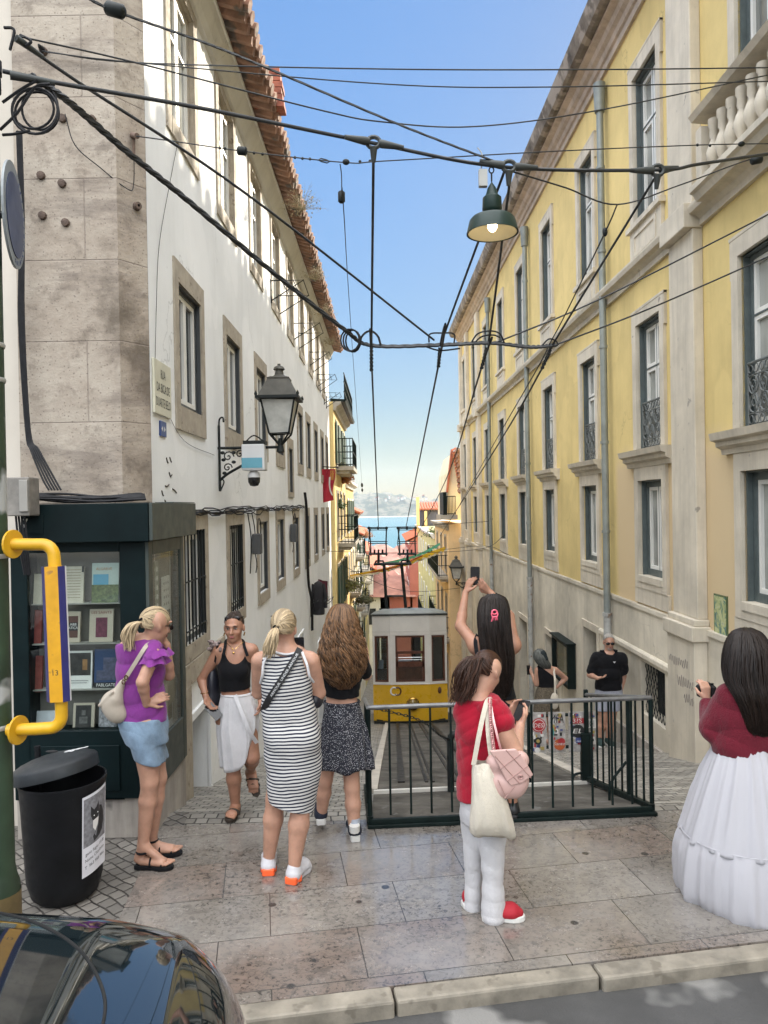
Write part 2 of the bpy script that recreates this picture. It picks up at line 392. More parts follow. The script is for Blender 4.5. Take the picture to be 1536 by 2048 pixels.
def plaster(name, col, lo=None, streak=.25, var=.06):
    t = NT(name); p = t.pos(); c = np.array(col)
    cc = t.ramp(t.noise(p, .7, 6, .62), [(.3, c*(1-var*1.6)), (.7, np.minimum(c*(1+var), .9))])
    g = t.noise(t.pos(scale=(2.6, 2.6, .22)), 2.0, 6, .7)
    cc = t.mix(t.ramp(g, [(.5, 0.0), (.82, streak)]), cc, tuple(c*np.array((.55, .53, .50))))
    vo = t.n('ShaderNodeTexVoronoi'); vo.feature = 'DISTANCE_TO_EDGE'; vo.inputs['Scale'].default_value = .55; wv = t.n('ShaderNodeVectorMath', operation='ADD'); nz = t.n('ShaderNodeTexNoise'); nz.inputs['Scale'].default_value = 2.2; nz.inputs['Detail'].default_value = 6
    t.l(p, nz.inputs['Vector']); t.l(p, wv.inputs[0]); t.l(nz.outputs['Color'], wv.inputs[1]); t.l(wv.outputs[0], vo.inputs['Vector'])
    ck = t.math('MULTIPLY', t.ramp(vo.outputs['Distance'], [(.002, 1.0), (.006, 0.0)]), t.ramp(t.noise(p, .5, 3), [(.5, 0.0), (.6, .45)])); cc = t.mix(ck, cc, tuple(c*.35))
    cc = t.mix(t.ramp(t.noise(t.pos(loc=(7, 3, 1)), .9, 3, .4), [(.585, 0.0), (.60, .3)]), cc, tuple(np.minimum(c*1.14, .9)))
    if lo is not None: cc = lo(t, cc)
    t.set(Base_Color=cc, Roughness=.88, Specular_IOR_Level=.25); t.bump(t.noise(p, 38, 5, .65), .16, .004); return t.m
white_plaster = plaster('white wall plaster', (.80, .81, .81), streak=.16, var=.07)
def faded(t, cc):                   # a paler repaint low on the wall, with its own edge
    g = t.n('ShaderNodeNewGeometry'); s = t.n('ShaderNodeSeparateXYZ'); t.l(g.outputs['Position'], s.inputs[0])
    nz = t.math('MULTIPLY', t.noise(t.pos(), 1.3, 4), .5)
    a = t.ramp(t.math('ADD', s.outputs['Z'], nz), [(0, 1.0), (1, 1.0)])
    za = t.n('ShaderNodeMapRange'); za.inputs[1].default_value = 3.15; za.inputs[2].default_value = 3.55; za.inputs[3].default_value = 1; za.inputs[4].default_value = 0
    t.l(t.math('ADD', s.outputs['Z'], nz), za.inputs[0])
    ya = t.n('ShaderNodeMapRange'); ya.inputs[1].default_value = 12.3; ya.inputs[2].default_value = 12.5; ya.inputs[3].default_value = 1; ya.inputs[4].default_value = 0
    t.l(s.outputs['Y'], ya.inputs[0])
    return t.mix(t.math('MULTIPLY', za.outputs[0], ya.outputs[0]), cc, (.62, .48, .29))
yellow_plaster = plaster('yellow wall plaster', (.68, .53, .23), faded, streak=.34, var=.11)
grey_plinth = plaster('grey limestone plinth', (.62, .565, .46), streak=.8, var=.26)
# ------------------------------------------------------------------ ground materials
def slabs():
    t = NT('polished marble paving'); p = t.pos(rot=(0, 0, rad(-9.2)))
    q = t.n('ShaderNodeTexBrick'); q.offset = .37; q.squash = 1; t.l(p, q.inputs['Vector'])
    for k, v in (('Scale', 1.0), ('Mortar Size', .0035), ('Mortar Smooth', .2), ('Bias', 0), ('Brick Width', .78), ('Row Height', .475)): q.inputs[k].default_value = v
    q.inputs['Color1'].default_value = (0, 0, 0, 1); q.inputs['Color2'].default_value = (1, 1, 1, 1); q.inputs['Mortar'].default_value = (.5, .5, .5, 1)
    base = t.ramp(q.outputs[0], [(0, (.18, .160, .137)), (.3, (.17, .130, .108)), (.55, (.205, .183, .158)), (1, (.138, .12, .104))])
    v = t.noise(t.pos(scale=(1, 1.6, 1), rot=(0, 0, .5)), 11, 9, .75, 1.2)
    base = t.mix(t.ramp(v, [(.48, .0), (.62, .75)]), base, (.075, .066, .058))
    base = t.mix(t.ramp(t.noise(p, 38, 6, .7, .6), [(.53, 0.0), (.60, .9)]), base, (.04, .035, .032))
    base = t.mix(t.ramp(t.noise(p, 1.1, 4), [(.42, 0.0), (.62, .5)]), base, (.31, .29, .265))
    vo = t.n('ShaderNodeTexVoronoi'); vo.inputs['Scale'].default_value = 3.2; t.l(t.pos(loc=(.3, .1, 0)), vo.inputs['Vector'])
    base = t.mix(t.ramp(vo.outputs['Distance'], [(.07, .95), (.095, 0.0)]), base, (.035, .033, .032))
    vo2 = t.n('ShaderNodeTexVoronoi'); vo2.inputs['Scale'].default_value = 8.0; t.l(t.pos(loc=(5.3, 2.1, 0)), vo2.inputs['Vector'])
    base = t.mix(t.ramp(vo2.outputs['Distance'], [(.06, .8), (.09, 0.0)]), base, (.06, .055, .05))
    base = t.mix(q.outputs['Fac'], base, (.05, .045, .04))
    t.set(Base_Color=base, Roughness=t.ramp(t.noise(p, 5, 6, .7), [(.38, .04), (.62, .33)]), Specular_IOR_Level=1.0)
    h = t.math('SUBTRACT', t.math('MULTIPLY', v, .35), q.outputs['Fac']); t.bump(h, .28, .004); return t.m
def cobbles(name, sz=.095, col=(.28, .26, .225), rot=0.0, joint=(.045, .04, .035)):
    t = NT(name); p = t.pos(rot=(0, 0, rot))
    wob = t.n('ShaderNodeVectorMath', operation='SCALE'); nn = t.n('ShaderNodeTexNoise'); nn.inputs['Scale'].default_value = 4.5; nn.inputs['Detail'].default_value = 2
    t.l(p, nn.inputs['Vector']); t.l(nn.outputs['Color'], wob.inputs[0]); wob.inputs['Scale'].default_value = .05
    ad = t.n('ShaderNodeVectorMath', operation='ADD'); t.l(p, ad.inputs[0]); t.l(wob.outputs[0], ad.inputs[1])
    q = t.n('ShaderNodeTexBrick'); q.offset = .5; t.l(ad.outputs[0], q.inputs['Vector'])
    for k, v in (('Scale', 1.0), ('Mortar Size', .0065), ('Mortar Smooth', .5), ('Bias', 0), ('Brick Width', sz*1.12), ('Row Height', sz)): q.inputs[k].default_value = v
    q.inputs['Color1'].default_value = (0, 0, 0, 1); q.inputs['Color2'].default_value = (1, 1, 1, 1)
    c = np.array(col); base = t.ramp(q.outputs[0], [(0, c*.7), (.5, c), (1, c*1.3)])
    base = t.mix(t.ramp(t.noise(t.pos(), 1.5, 5), [(.4, 0.0), (.75, .6)]), base, tuple(c*.55))
    base = t.mix(q.outputs['Fac'], base, joint)
    t.set(Base_Color=base, Roughness=t.ramp(t.noise(p, 9, 3), [(.3, .38), (.7, .7)]), Specular_IOR_Level=.5)
    h = t.math('SUBTRACT', t.math('MULTIPLY', t.noise(p, 14, 3), .35), q.outputs['Fac']); t.bump(h, .9, .014); return t.m
m_slab = slabs(); m_cob = cobbles('limestone setts'); m_cob2 = cobbles('grey limestone setts', .085, (.19, .175, .155), .7)
asphalt = M('worn asphalt', (.056, .055, .054), .8, var=.45, vs=1.1, bump=.8, bs=90, spots=(1.6, .54, (.20, .195, .185)))
kerb_m = M('pale kerb stone', (.225, .20, .16), .75, var=.4, vs=5, bump=.6, bs=30, spots=(9, .58, (.16, .14, .11)))
concrete = M('dark worn concrete', (.10, .092, .08), .85, var=.55, vs=2.5, bump=.4, bs=40, streak=.4, spec=.12, spots=(9, .62, (.14, .135, .125)))
steel_rail = M('worn rail steel', (.022, .019, .016), .55, 0, var=.4, vs=6, bump=.05, spec=.2)
# ================================================================== ground
KA = rad(9.2); KX = np.array((math.cos(KA), math.sin(KA), 0)); KN = np.array((-math.sin(KA), math.cos(KA), 0)); K0 = np.array((-.67, 3.50, 0))
def kp(s, t, z=0): p = K0+KX*s+KN*t; return (p[0], p[1], z)
MB().quad(kp(-40, -30, -.075), kp(40, -30, -.075), kp(40, .04, -.075), kp(-40, .04, -.075)).build('road', asphalt).__setitem__('kind', 'structure')
g = MB(); s = -9.0; rr = random.Random(3)
while s < 12:
    L = rr.uniform(.72, 1.15); dz = rr.uniform(-.006, .006); a = rr.uniform(-.008, .008)
    P = [kp(s, .02+a, -.2), kp(s+L-.012, .02+a+.004, -.2), kp(s+L-.012, .147, -.2), kp(s, .147, -.2)]
    g.prism(P, (0, 0, .203+dz)); s += L
setp(g.build('kerb', kerb_m, bevel=.014), kind='structure')
# pavement: straight edge to the kerb, back edge along the fence line
g = MB(); g.prism([kp(-9, .152, -.2), kp(14, .152, -.2), (13.5, 5.95, -.2), (2.6, 5.86, -.2), (-1.75, 5.72, -.2), (-1.58, 4.1, -.2), (-1.5, 3.66, -.2)], (0, 0, .2))
setp(g.build('pavement', m_slab), kind='structure')
g = MB(); g.quad((-9, 2.2, -.004), (-1.4, 3.55, -.004), (-1.6, 5.98, -.004), (-9, 5.98, -.004)); setp(g.build('cobbled_pavement', m_cob2), kind='structure')
def slope_sheet(x0, x1, ys, dz, xo=lambda y: 0.0):
    m = MB()
    for a, b in zip(ys[:-1], ys[1:]): m.quad((x0+xo(a), a, gz(a)+dz), (x1+xo(a), a, gz(a)+dz), (x1+xo(b), b, gz(b)+dz), (x0+xo(b), b, gz(b)+dz))
    return m
YS = [5.7, 5.95, 7, 8, 10, 14, 20, 30, 45, 60, 80, 100, 120, 160, 230]
setp(slope_sheet(-3, 6, YS, -.006).build('street', m_cob), kind='structure')
# bands of long stones across the cobbles, the low steps of the street
g = MB(); y = 6.02; i = 0
while y < 60:
    for x0, x1 in ((-1.84, -.18), (1.99+.0107*(y-7), 3.84)):
        z = gz(y+.16); x = x0
        while x < x1-.05:
            L = min(rr.uniform(.5, .8), x1-x); g.prism([(x, y, z-.05), (x+L-.012, y, z-.05), (x+L-.012, y+.12, z-.05), (x, y+.12, z-.05)], (0, 0, .062)); x += L
    y += .78 if y < 20 else 1.6
setp(g.build('stepped_path', M('pale step stone', (.30, .28, .24), .6, var=.2, vs=5, bump=.3, bs=30), bevel=.008), kind='structure')
trk = lambda y: .0107*(y-7)
setp(slope_sheet(-.14, 1.95, [6.98, 8, 10, 14, 20, 30, 45, 60, 80], .006, trk).build('tram_road', concrete), kind='structure')
g = MB()
for xa in (.12, .97):
    for w0, w1, dz in ((-.035, .035, .022), ):
        ys = [7.55, 10, 14, 20, 30, 45, 60]
        for a, b in zip(ys[:-1], ys[1:]):
            g.prism([(xa+w0+trk(a), a, gz(a)-.05), (xa+w1+trk(a), a, gz(a)-.05), (xa+w1+trk(b), b, gz(b)-.05), (xa+w0+trk(b), b, gz(b)-.05)], (0, 0, .05+dz))
for xa in (.41, .70):
    for d0, d1 in ((-.05, -.018), (.018, .05)):
        ys = [7.55, 10, 14, 20, 30, 45, 60]
        for a, b in zip(ys[:-1], ys[1:]):
            g.prism([(xa+d0+trk(a), a, gz(a)-.05), (xa+d1+trk(a), a, gz(a)-.05), (xa+d1+trk(b), b, gz(b)-.05), (xa+d0+trk(b), b, gz(b)-.05)], (0, 0, .05+.018))
setp(g.build('street_rail_lines', steel_rail), kind='structure')
g = MB()
ys = [6.98, 8, 10, 14, 20, 30, 45]
for xa, w in ((1.95, .13), (-.2, .09)):
    for a, b in zip(ys[:-1], ys[1:]):
        g.prism([(xa+trk(a), a, gz(a)-.1), (xa+w+trk(a), a, gz(a)-.1), (xa+w+trk(b), b, gz(b)-.1), (xa+trk(b), b, gz(b)-.1)], (0, 0, .13))
setp(g.build('track_kerb', M('light track edging stone', (.45, .41, .35), .7, var=.2, vs=4, bump=.3, bs=40)), kind='structure')
# the sunken end of the track behind the fence
g = MB(); g.prism([(-.14, 5.78, -.25), (1.99, 5.86, -.25), (1.95, 7.24, -.5), (-.14, 6.79, -.45)], (0, 0, .012))
g = MB(); g.quad((-.14, 5.70, .004), (2.0, 5.84, .004), (2.0, 5.95, .004), (-.14, 5.95, .004)); g.quad((-.14, 5.95, .004), (2.0, 5.95, .004), (1.95, 7.22, gz(7.22)+.004), (-.14, 6.80, gz(6.8)+.004)); setp(g.build('track_end_pavement', concrete), kind='structure')
g = MB(); g.prism([(-.14, 6.80, gz(6.8)-.05), (1.95, 7.22, gz(7.22)-.05), (1.95, 7.30, gz(7.3)-.05), (-.14, 6.88, gz(6.88)-.05)], (0, 0, .085)); setp(g.build('street_edge_strip', M('white stone strip', (.62, .6, .55), .6, var=.12, bump=.2)), kind='structure')
# hill side under everything, reaching the river, then river and the far shore
g = MB(); G = []
for y in [-120, -30, -2, 5, 6.5, 20, 45, 80, 120, 160, 200, 240, 300, 500]:
    zz = -1.0 if y <= 5 else gz(min(y, 245))-.9
    G.append([(x, y, zz) for x in (-400, -120, -40, -10, -4, 0, 5, 12, 40, 120, 400)])
setp(g.grid(G).build('ground', M('hillside earth', (.22, .2, .17), .95, var=.2, vs=.2)), kind='structure')
t = NT('river water'); p = t.pos()
t.set(Base_Color=(.035, .135, .17), Roughness=.35, Specular_IOR_Level=.2); t.bump(t.noise(t.pos(scale=(.02, .09, 1)), 1.0, 5), .5, 1.0)
m_water = t.m
g = MB(); G = [[(x, y, -46) for x in (-5000, -1500, -400, 0, 400, 1500, 5000)] for y in (238, 400, 800, 1500, 2500, 3600, 4200)]
setp(g.grid(G).build('river', m_water), kind='structure')
t = NT('wooded far shore'); n1 = t.noise(t.pos(scale=(1, 1, 2.5)), .02, 6, .65)
t.set(Base_Color=t.ramp(n1, [(.35, (.012, .026, .012)), (.48, (.04, .06, .03)), (.58, (.20, .17, .12)), (.68, (.04, .07, .035))]), Roughness=.95); m_hill = t.m
rr = random.Random(12); G = []
def hillz(x):
    px = x/3300*1500
    return 2.42+(19+7*math.sin(px*.021+2.4)+4*math.sin(px*.055+.5)+2.0*math.sin(px*.19)+1.2*math.sin(px*.43+1)+(4 if -60 < px < -5 else 0))*3300/1500
xs = [-1500+12*i for i in range(260)]
G = [[(x, 3240, -47) for x in xs], [(x, 3250, -40+rr.uniform(-2, 3)) for x in xs], [(x, 3290, -46+(hillz(x)+46)*.55+rr.uniform(-6, 6)) for x in xs],
     [(x, 3350, hillz(x)+rr.uniform(-3.5, 3.5)) for x in xs], [(x, 3800, hillz(x)-10) for x in xs]]
setp(MB().grid(G).build('hills', m_hill, smooth=60), kind='structure')
g = MB(); g.grid([[(x, 3225+6*math.sin(x*.03), -45.9) for x in xs], [(x, 3244, -42) for x in xs]]); setp(g.build('beach', M('pale sand', (.55, .5, .4), .9)), kind='structure')
# far houses on the opposite bank, only specks
hw = M('far whitewash', (.62, .57, .5), .9)
def far_house(px, py, w, h, lab):
    c = at(px, py, 3300); r = thing('far_house', lab, 'house', (c[0], 3300, c[2]), 'white houses on the wooded far bank')
    m = MB(); m.box((c[0]-w/2, 3296, c[2]-h), (c[0]+w/2, 3312, c[2]+h*.4)); m.build('wall', hw, r)
    m = MB(); m.prism([(c[0]-w/2-1, 3294, c[2]+h*.4), (c[0]+w/2+1, 3294, c[2]+h*.4), (c[0], 3294, c[2]+h*.8)], (0, 20, 0)); m.build('roof', tile_red, r)
for i in range(15):
    px = rr.choice([rr.uniform(745, 800), rr.uniform(768, 830), rr.uniform(790, 880)]); py = rr.uniform(992, 1001)
    far_house(px, py, rr.uniform(7, 16), rr.uniform(5, 9), 'tiny pale house among the trees along the ridge across the river')
# ================================================================== walls with openings
def wall_holes(mb, u0, u1, z0, z1, holes, n=0.0, depth=.3):
    us = sorted({u0, u1, *[h[0] for h in holes], *[h[1] for h in holes]}); zs = sorted({z0, z1, *[h[2] for h in holes], *[h[3] for h in holes]})
    for a, b in zip(us[:-1], us[1:]):
        for c, d in zip(zs[:-1], zs[1:]):
            um, zm = (a+b)/2, (c+d)/2
            if not any(h[0] < um < h[1] and h[2] < zm < h[3] for h in holes): mb.quad((a, n, c), (b, n, c), (b, n, d), (a, n, d))
    for h in holes:
        a, b, c, d = h[:4]; e = n-depth
        mb.quad((a, n, c), (a, n, d), (a, e, d), (a, e, c)); mb.quad((b, n, c), (b, e, c), (b, e, d), (b, n, d))
        mb.quad((a, n, c), (a, e, c), (b, e, c), (b, n, c)); mb.quad((a, n, d), (b, n, d), (b, e, d), (a, e, d))
def extr(mb, prof, u0, u1):         # profile of (n, z) drawn along u
    n = len(prof); mb.add([(u0, p[0], p[1]) for p in prof]+[(u1, p[0], p[1]) for p in prof],
                          [tuple(range(n)), tuple(range(n, 2*n))[::-1]]+[(i, n+i, n+(i+1) % n, (i+1) % n) for i in range(n)])
def border(mb, u0, u1, z0, z1, w, n0, n1, bottom=True, top=True):
    mb.box((u0, n0, z0), (u0+w, n1, z1)); mb.box((u1-w, n0, z0), (u1, n1, z1))
    if top: mb.box((u0+w, n0, z1-w), (u1-w, n1, z1))
    if bottom: mb.box((u0+w, n0, z0), (u1-w, n1, z0+w))
def place(parts, parent, fr, u, z=0.0):   # parts: [(name, mesh)] first is the part, the others its sub-parts; shares mesh data
    base = np.array(worldloc(parent)); loc = fr(u, 0, z)-base; first = None
    for nm, me in parts:
        o = bpy.data.objects.new(nm, me); COL.objects.link(o)
        if first is None: o.parent = parent; o.location = Vector(loc); o.rotation_euler = (0, 0, fr.ang()); first = o
        else: o.parent = first
    return first
def mesh_of(mb, name, m, smooth=None):
    me = mb.mesh(name, m); bm = bmesh.new(); bm.from_mesh(me); bmesh.ops.recalc_face_normals(bm, faces=bm.faces); bm.to_mesh(me); bm.free()
    if smooth:
        for p in me.polygons: p.use_smooth = True
        me.set_sharp_from_angle(angle=rad(smooth))
    return me
def iron_panel(mb, w, z0, z1, n):   # scrolled cast balconette
    mb.tube([(-w, n, z1), (w, n, z1)], .016, 6); mb.tube([(-w, n, z0+.03), (w, n, z0+.03)], .011, 5); mb.tube([(-w, n, z0+.16), (w, n, z0+.16)], .009, 5); mb.tube([(-w, n, z1-.13), (w, n, z1-.13)], .009, 5)
    for u in (-w, w): mb.tube([(u, n, z0), (u, n, z1)], .012, 5)
    k = 4; dx = 2*w/k; h = z1-.13-z0-.16
    for i in range(k):
        c = -w+dx*(i+.5)
        for zc, r in ((z0+.16+h*.26, min(dx*.44, h*.24)), (z0+.16+h*.74, min(dx*.44, h*.24))):
            mb.tube([(c+r*math.cos(a), n, zc+r*math.sin(a)) for a in np.linspace(0, 2*PI, 13)[:-1]], .010, 4, closed=True)
            mb.tube([(c+r*(.62-.045*q)*math.cos(q*.75), n, zc+r*(.62-.045*q)*math.sin(q*.75)) for q in range(11)], .008, 4)
        mb.tube([(c-dx*.5, n, z0+.16), (c, n, z0+.16+h*.5), (c-dx*.5, n, z1-.13)], .008, 4); mb.tube([(c+dx*.5, n, z0+.16), (c, n, z0+.16+h*.5), (c+dx*.5, n, z1-.13)], .008, 4)
        for zc, r in ((z0+.095, .045), (z1-.065, .045)):
            for sx in (-.25, .25): mb.tube([(c+sx*dx+r*math.cos(a), n, zc+r*math.sin(a)) for a in np.linspace(0, 2*PI, 9)[:-1]], .007, 4, closed=True)
    return mb
# ================================================================== the long yellow building
RF = Fr((4.0, 0, 0), (-.012, 1, 0), (-1, -.012, 0))
yb = thing('yellow_building', 'long yellow three storey building with stone window surrounds and heavy cornice along the steep street', 'building', RF(17, 0, -3.2))
UC = [7.65, 10.83, 13.88, 17.05, 20.15, 23.3, 26.4, 29.6, 32.85]
UC = [4.5]+UC; W = .47; TOPZ = (6.55, 8.72); MIDZ = (3.17, 5.05); LOWZ = (1.32, 2.73); UEND = 33.9
holes = [(u-W, u+W, a, b) for u in UC for a, b in (TOPZ, MIDZ, LOWZ)]
m = MB(RF); wall_holes(m, 0, UEND, .87, 9.75, holes); m.quad((UEND, 0, -14), (UEND, -8, -14), (UEND, -8, 9.75), (UEND, 0, 9.75)); m.quad((0, 0, -3), (0, -8, -3), (0, -8, 9.75), (0, 0, 9.75)); m.build('wall', yellow_plaster, yb)
doors = [(13.48, 14.35, -3.0, .05), (16.55, 17.6, -3.6, -.64), (19.7, 20.8, -4.2, -.73)]
base_h = [(10.36, 11.3, -.75, .03), (7.2, 8.1, -.2, .2)]
m = MB(RF); wall_holes(m, 0, UEND, -14, .87, doors+base_h, n=.03, depth=.35); m.quad((0, .03, .87), (UEND, .03, .87), (UEND, -.02, .87), (0, -.02, .87))
extr(m, [(.03, .10), (.075, .10), (.075, .16), (.05, .19), (.03, .19)], 0, 13.3); extr(m, [(.03, .80), (.055, .80), (.055, .865), (.03, .865)], 0, UEND)
m.build('plinth', grey_plinth, yb)
m = MB(RF); ug = 8.7
m.prism([(0, .03, -.42), (13.2, .03, -1.25), (13.2, .03, -3.4), (0, .03, -2)], (0, .05, 0)); m.build('plinth_foot', stone_d, yb)
# string course between the storeys, cornice
m = MB(RF)
extr(m, [(0, 5.72), (.05, 5.72), (.05, 5.80), (.10, 5.84), (.17, 5.86), (.19, 5.92), (.19, 5.95), (.05, 5.99), (0, 5.99)], 0, UEND)
m.build('string_course', stone, yb)
pinky = M('pinkish cornice stone', (.46, .38, .31), .85, var=.2, vs=2, bump=.35, bs=18, streak=.5)
m = MB(RF)
extr(m, [(-.3, 9.60), (.05, 9.60), (.05, 9.72), (.09, 9.74), (.11, 9.82), (.17, 9.86), (.20, 9.94), (.30, 9.98), (.30, 10.02), (-.3, 10.02)], 0, UEND+.25)
m.build('cornice', pinky, yb)
mossy = M('mossy lichened coping', (.17, .145, .12), .95, var=.6, vs=3, bump=.8, bs=14, spots=(2.6, .52, (.33, .29, .25)))
m = MB(RF); extr(m, [(-.3, 10.025), (.38, 10.025), (.44, 10.06), (.50, 10.22), (.52, 10.30), (-.3, 10.30)], 0, UEND+.35); m.build('gutter_course', mossy, yb)
m = MB(RF); u = 0.1; rr = random.Random(5)
while u < UEND+.3:
    j = rr.uniform(-.02, .02)
    m.tube([(u, .12+j, 10.80), (u, .06, 10.80)], .12, 8); m.box((u-.1, .05, 10.5), (u+.1, .13, 10.80)); u += .42
m.box((0, -.2, 10.301), (UEND+.3, .02, 10.73)); m.quad((0, -.1, 10.70), (UEND+.3, -.1, 10.70), (UEND+.3, -6, 12.7), (0, -6, 12.7)); m.build('roof', tile_old, yb)  # unseen parapet and tile ends added to cast the toothed shadow opposite
# pilasters
for a, b in ((9.05, 9.78), (27.9, 28.5), (31.2, 31.75), (33.5, UEND-.002)):
    m = MB(RF); m.box((a, 0, .98), (b, .13, 5.70)); m.box((a, 0, 6.0), (b, .13, 9.58)); m.box((a-.02, .0, 5.70), (b+.02, .24, 6.0))
    m.box((a-.05, 0, .90), (b+.05, .19, .98)); m.box((a-.09, 0, .72), (b+.09, .24, .90)); m.box((a-.05, .03, -14), (b+.05, .2, .72)); m.build('pilaster', stone, yb, bevel=.012)
# drain pipes, each a part
for u, top in ((12.62, 9.45), (18.95, 9.4), (25.2, 9.35)):
    m = MB(RF); m.tube([(u, .12, top-.45), (u, .12, .55)], .058, 10); m.lathe([(.085, 0), (.10, .42), (.10, .48), (.07, .48)], (u, .12, top-.5), 10)
    for z in (8, 6.6, 5.0, 3.4, 1.9): m.lathe([(.07, 0), (.07, .05)], (u, .12, z), 10)
    dp = m.build('drain_pipe', M('grey green zinc pipe', (.23, .25, .235), .5, .2, var=.2, vs=3, bump=.05), yb, smooth=40)
    m = MB(RF); m.tube([(u, .12, .55), (u, .12, gz(u)+.02)], .064, 10); m.lathe([(.078, 0), (.078, .06)], (u, .12, .5), 10); m.build('lower_pipe', M('chipped cast iron pipe', (.36, .36, .34) if u < 15 else (.2, .215, .205), .6, var=.3, vs=6, spots=(8, .62, (.2, .14, .1))), dp, smooth=40)
# window kinds: meshes shared by all windows of a storey
def r_window(kind):
    z0, z1 = {'t': TOPZ, 'm': MIDZ, 'l': LOWZ}[kind]; s = MB()
    sw = .15
    for sx in (-1, 1):
        a, b = sorted((sx*W, sx*(W+sw))); s.box((a, -.02, z0 if kind != 'l' else 1.13), (b, .045, z1))
    s.box((-W-sw, -.02, z1), (W+sw, .045, z1+.20))
    if kind != 'l':
        s.box((-W-sw-.03, -.02, z1-.22), (-W-sw, .04, z1+.23)); s.box((W+sw, -.02, z1-.22), (W+sw+.03, .04, z1+.23)); s.box((-W-sw-.03, -.02, z1+.20), (W+sw+.03, .05, z1+.235))
    if kind == 't':
        s.box((-W-sw-.05, -.3, z0-.075), (W+sw+.05, .10, z0)); s.box((-W-sw, -.02, 6.0), (W+sw, .05, z0-.075)); border(s, -.44, .44, 6.07, 6.40, .05, .05, .068); s.box((-W-sw, -.02, 5.99), (W+sw, .09, 6.0))
    if kind == 'm':
        s.box((-W, -.3, 3.10), (W, 0, z0)); extr(s, [(-.02, 2.93), (.06, 2.93), (.07, 2.99), (.13, 3.02), (.13, 3.07), (.19, 3.09), (.21, 3.17), (-.02, 3.17)], -.86, .86)
    if kind == 'l':
        s.box((-W-sw, -.02, z1+.20), (W+sw, .03, 2.928)); s.box((-W, -.3, 1.23), (W, .06, z0)); s.box((-W, -.02, 1.13), (W, .045, 1.23)); s.box((-W-sw-.04, -.02, .9), (W+sw+.04, .035, 1.13))
    f = MB(); border(f, -W, W, z0, z1, .07 if kind != 'l' else .10, -.17, -.085); border(f, -W, W, z0, z1, .02, -.084, -.02, bottom=False)
    w = MB(); bw = .07 if kind != 'l' else .10; q0, q1 = z0+bw, z1-bw; tz = q0+(q1-q0)*.66
    for a, b in ((-W+bw, -.012), (.012, W-bw)):
        if kind == 'l': border(w, a, b, q0, q1, .05, -.15, -.10)
        else: border(w, a, b, q0, tz-.01, .05, -.15, -.10); border(w, a, b, tz+.01, q1, .05, -.15, -.10)
    if kind != 'l': f.box((-W+bw, -.155, tz-.01), (W-bw, -.09, tz+.01))
    f.box((-.012, -.15, q0), (.012, -.1, q1))
    p = MB(); p.box((-W+bw, -.145, q0), (W-bw, -.135, q1))
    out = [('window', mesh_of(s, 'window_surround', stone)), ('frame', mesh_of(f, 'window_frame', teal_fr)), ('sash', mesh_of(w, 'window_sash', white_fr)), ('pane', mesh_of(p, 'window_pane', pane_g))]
    if kind == 'm': out.append(('railing', mesh_of(iron_panel(MB(), W-.02, z0+.01, 3.88, -.05), 'railing', M('weathered grey iron', (.12, .13, .125), .6, var=.2), 60)))
    return out
KW = {k: r_window(k) for k in 'tml'}
for u in UC:
    for k in 'tml': place(KW[k], yb, RF, u)
# stone balustrade of the nearest bay
m = MB(RF); ub = 7.47
extr(m, [(-.02, 5.86), (.24, 5.86), (.28, 5.93), (.32, 5.95), (.32, 6.02), (-.02, 6.02)], ub-1.2, ub+1.2); extr(m, [(.10, 6.62), (.08, 6.66), (.08, 6.72), (.30, 6.74), (.34, 6.80), (.08, 6.80), (.06, 6.74)], ub-1.16, ub+1.16)
m.box((ub+.98, .0, 6.02), (ub+1.12, .27, 6.62)); m.box((ub-1.12, .0, 6.02), (ub-.98, .27, 6.62)); bl = m.build('balcony', stone, yb)
for i in range(9):
    m = MB(RF); m.lathe([(.06, 0), (.06, .05), (.035, .07), (.075, .17), (.085, .24), (.06, .32), (.032, .38), (.05, .42), (.045, .5), (.06, .53), (.06, .6)], (ub-.84+.21*i, .19, 6.02), 12); m.build('baluster', stone, bl, smooth=50)
# doors and basement grilles
darkdoor = M('dark green door paint', (.035, .05, .045), .5, var=.3, vs=4, bump=.1)
for a, b, c, d in doors:
    m = MB(RF); m.box((a, -.3, c), (b, -.25, d)); dd = m.build('door', darkdoor if a < 19 else M('grey painted door', (.2, .21, .2), .6), yb)
    m = MB(RF)
    for k in range(5):
        u = a+(b-a)*(k+.5)/5; m.tube([(u, -.2, d-1.1), (u, -.2, d-.06)], .012, 5)
    m.tube([(a, -.2, d-.55), (b, -.2, d-.55)], .012, 5); m.build('grille', iron, dd)
    m = MB(RF); border(m, a-.13, b+.13, gz(b)-.3, d+.14, .13, .02, .06, bottom=False); m.build('door_surround', stone, dd)
for a, b, c, d in base_h:
    m = MB(RF); m.box((a, -.25, c), (b, -.22, d)); bw = m.build('cellar_window', M('dark void', (.012, .012, .013), .9), yb)
    m = MB(RF)
    for k in range(-8, 16):
        x0 = a+k*.11
        for sg in (1, -1):
            p0 = (x0, c) if sg == 1 else (x0, d); L = (d-c)*.55; p1 = (x0+L, d) if sg == 1 else (x0+L, c)
            t0 = max(0, (a-p0[0])/L); t1 = min(1, (b-p0[0])/L)
            if t1 > t0: m.tube([(p0[0]+L*t0, -.04, p0[1]+(p1[1]-p0[1])*t0), (p0[0]+L*t1, -.04, p0[1]+(p1[1]-p0[1])*t1)], .006, 4)
    m.build('grille', iron, bw)
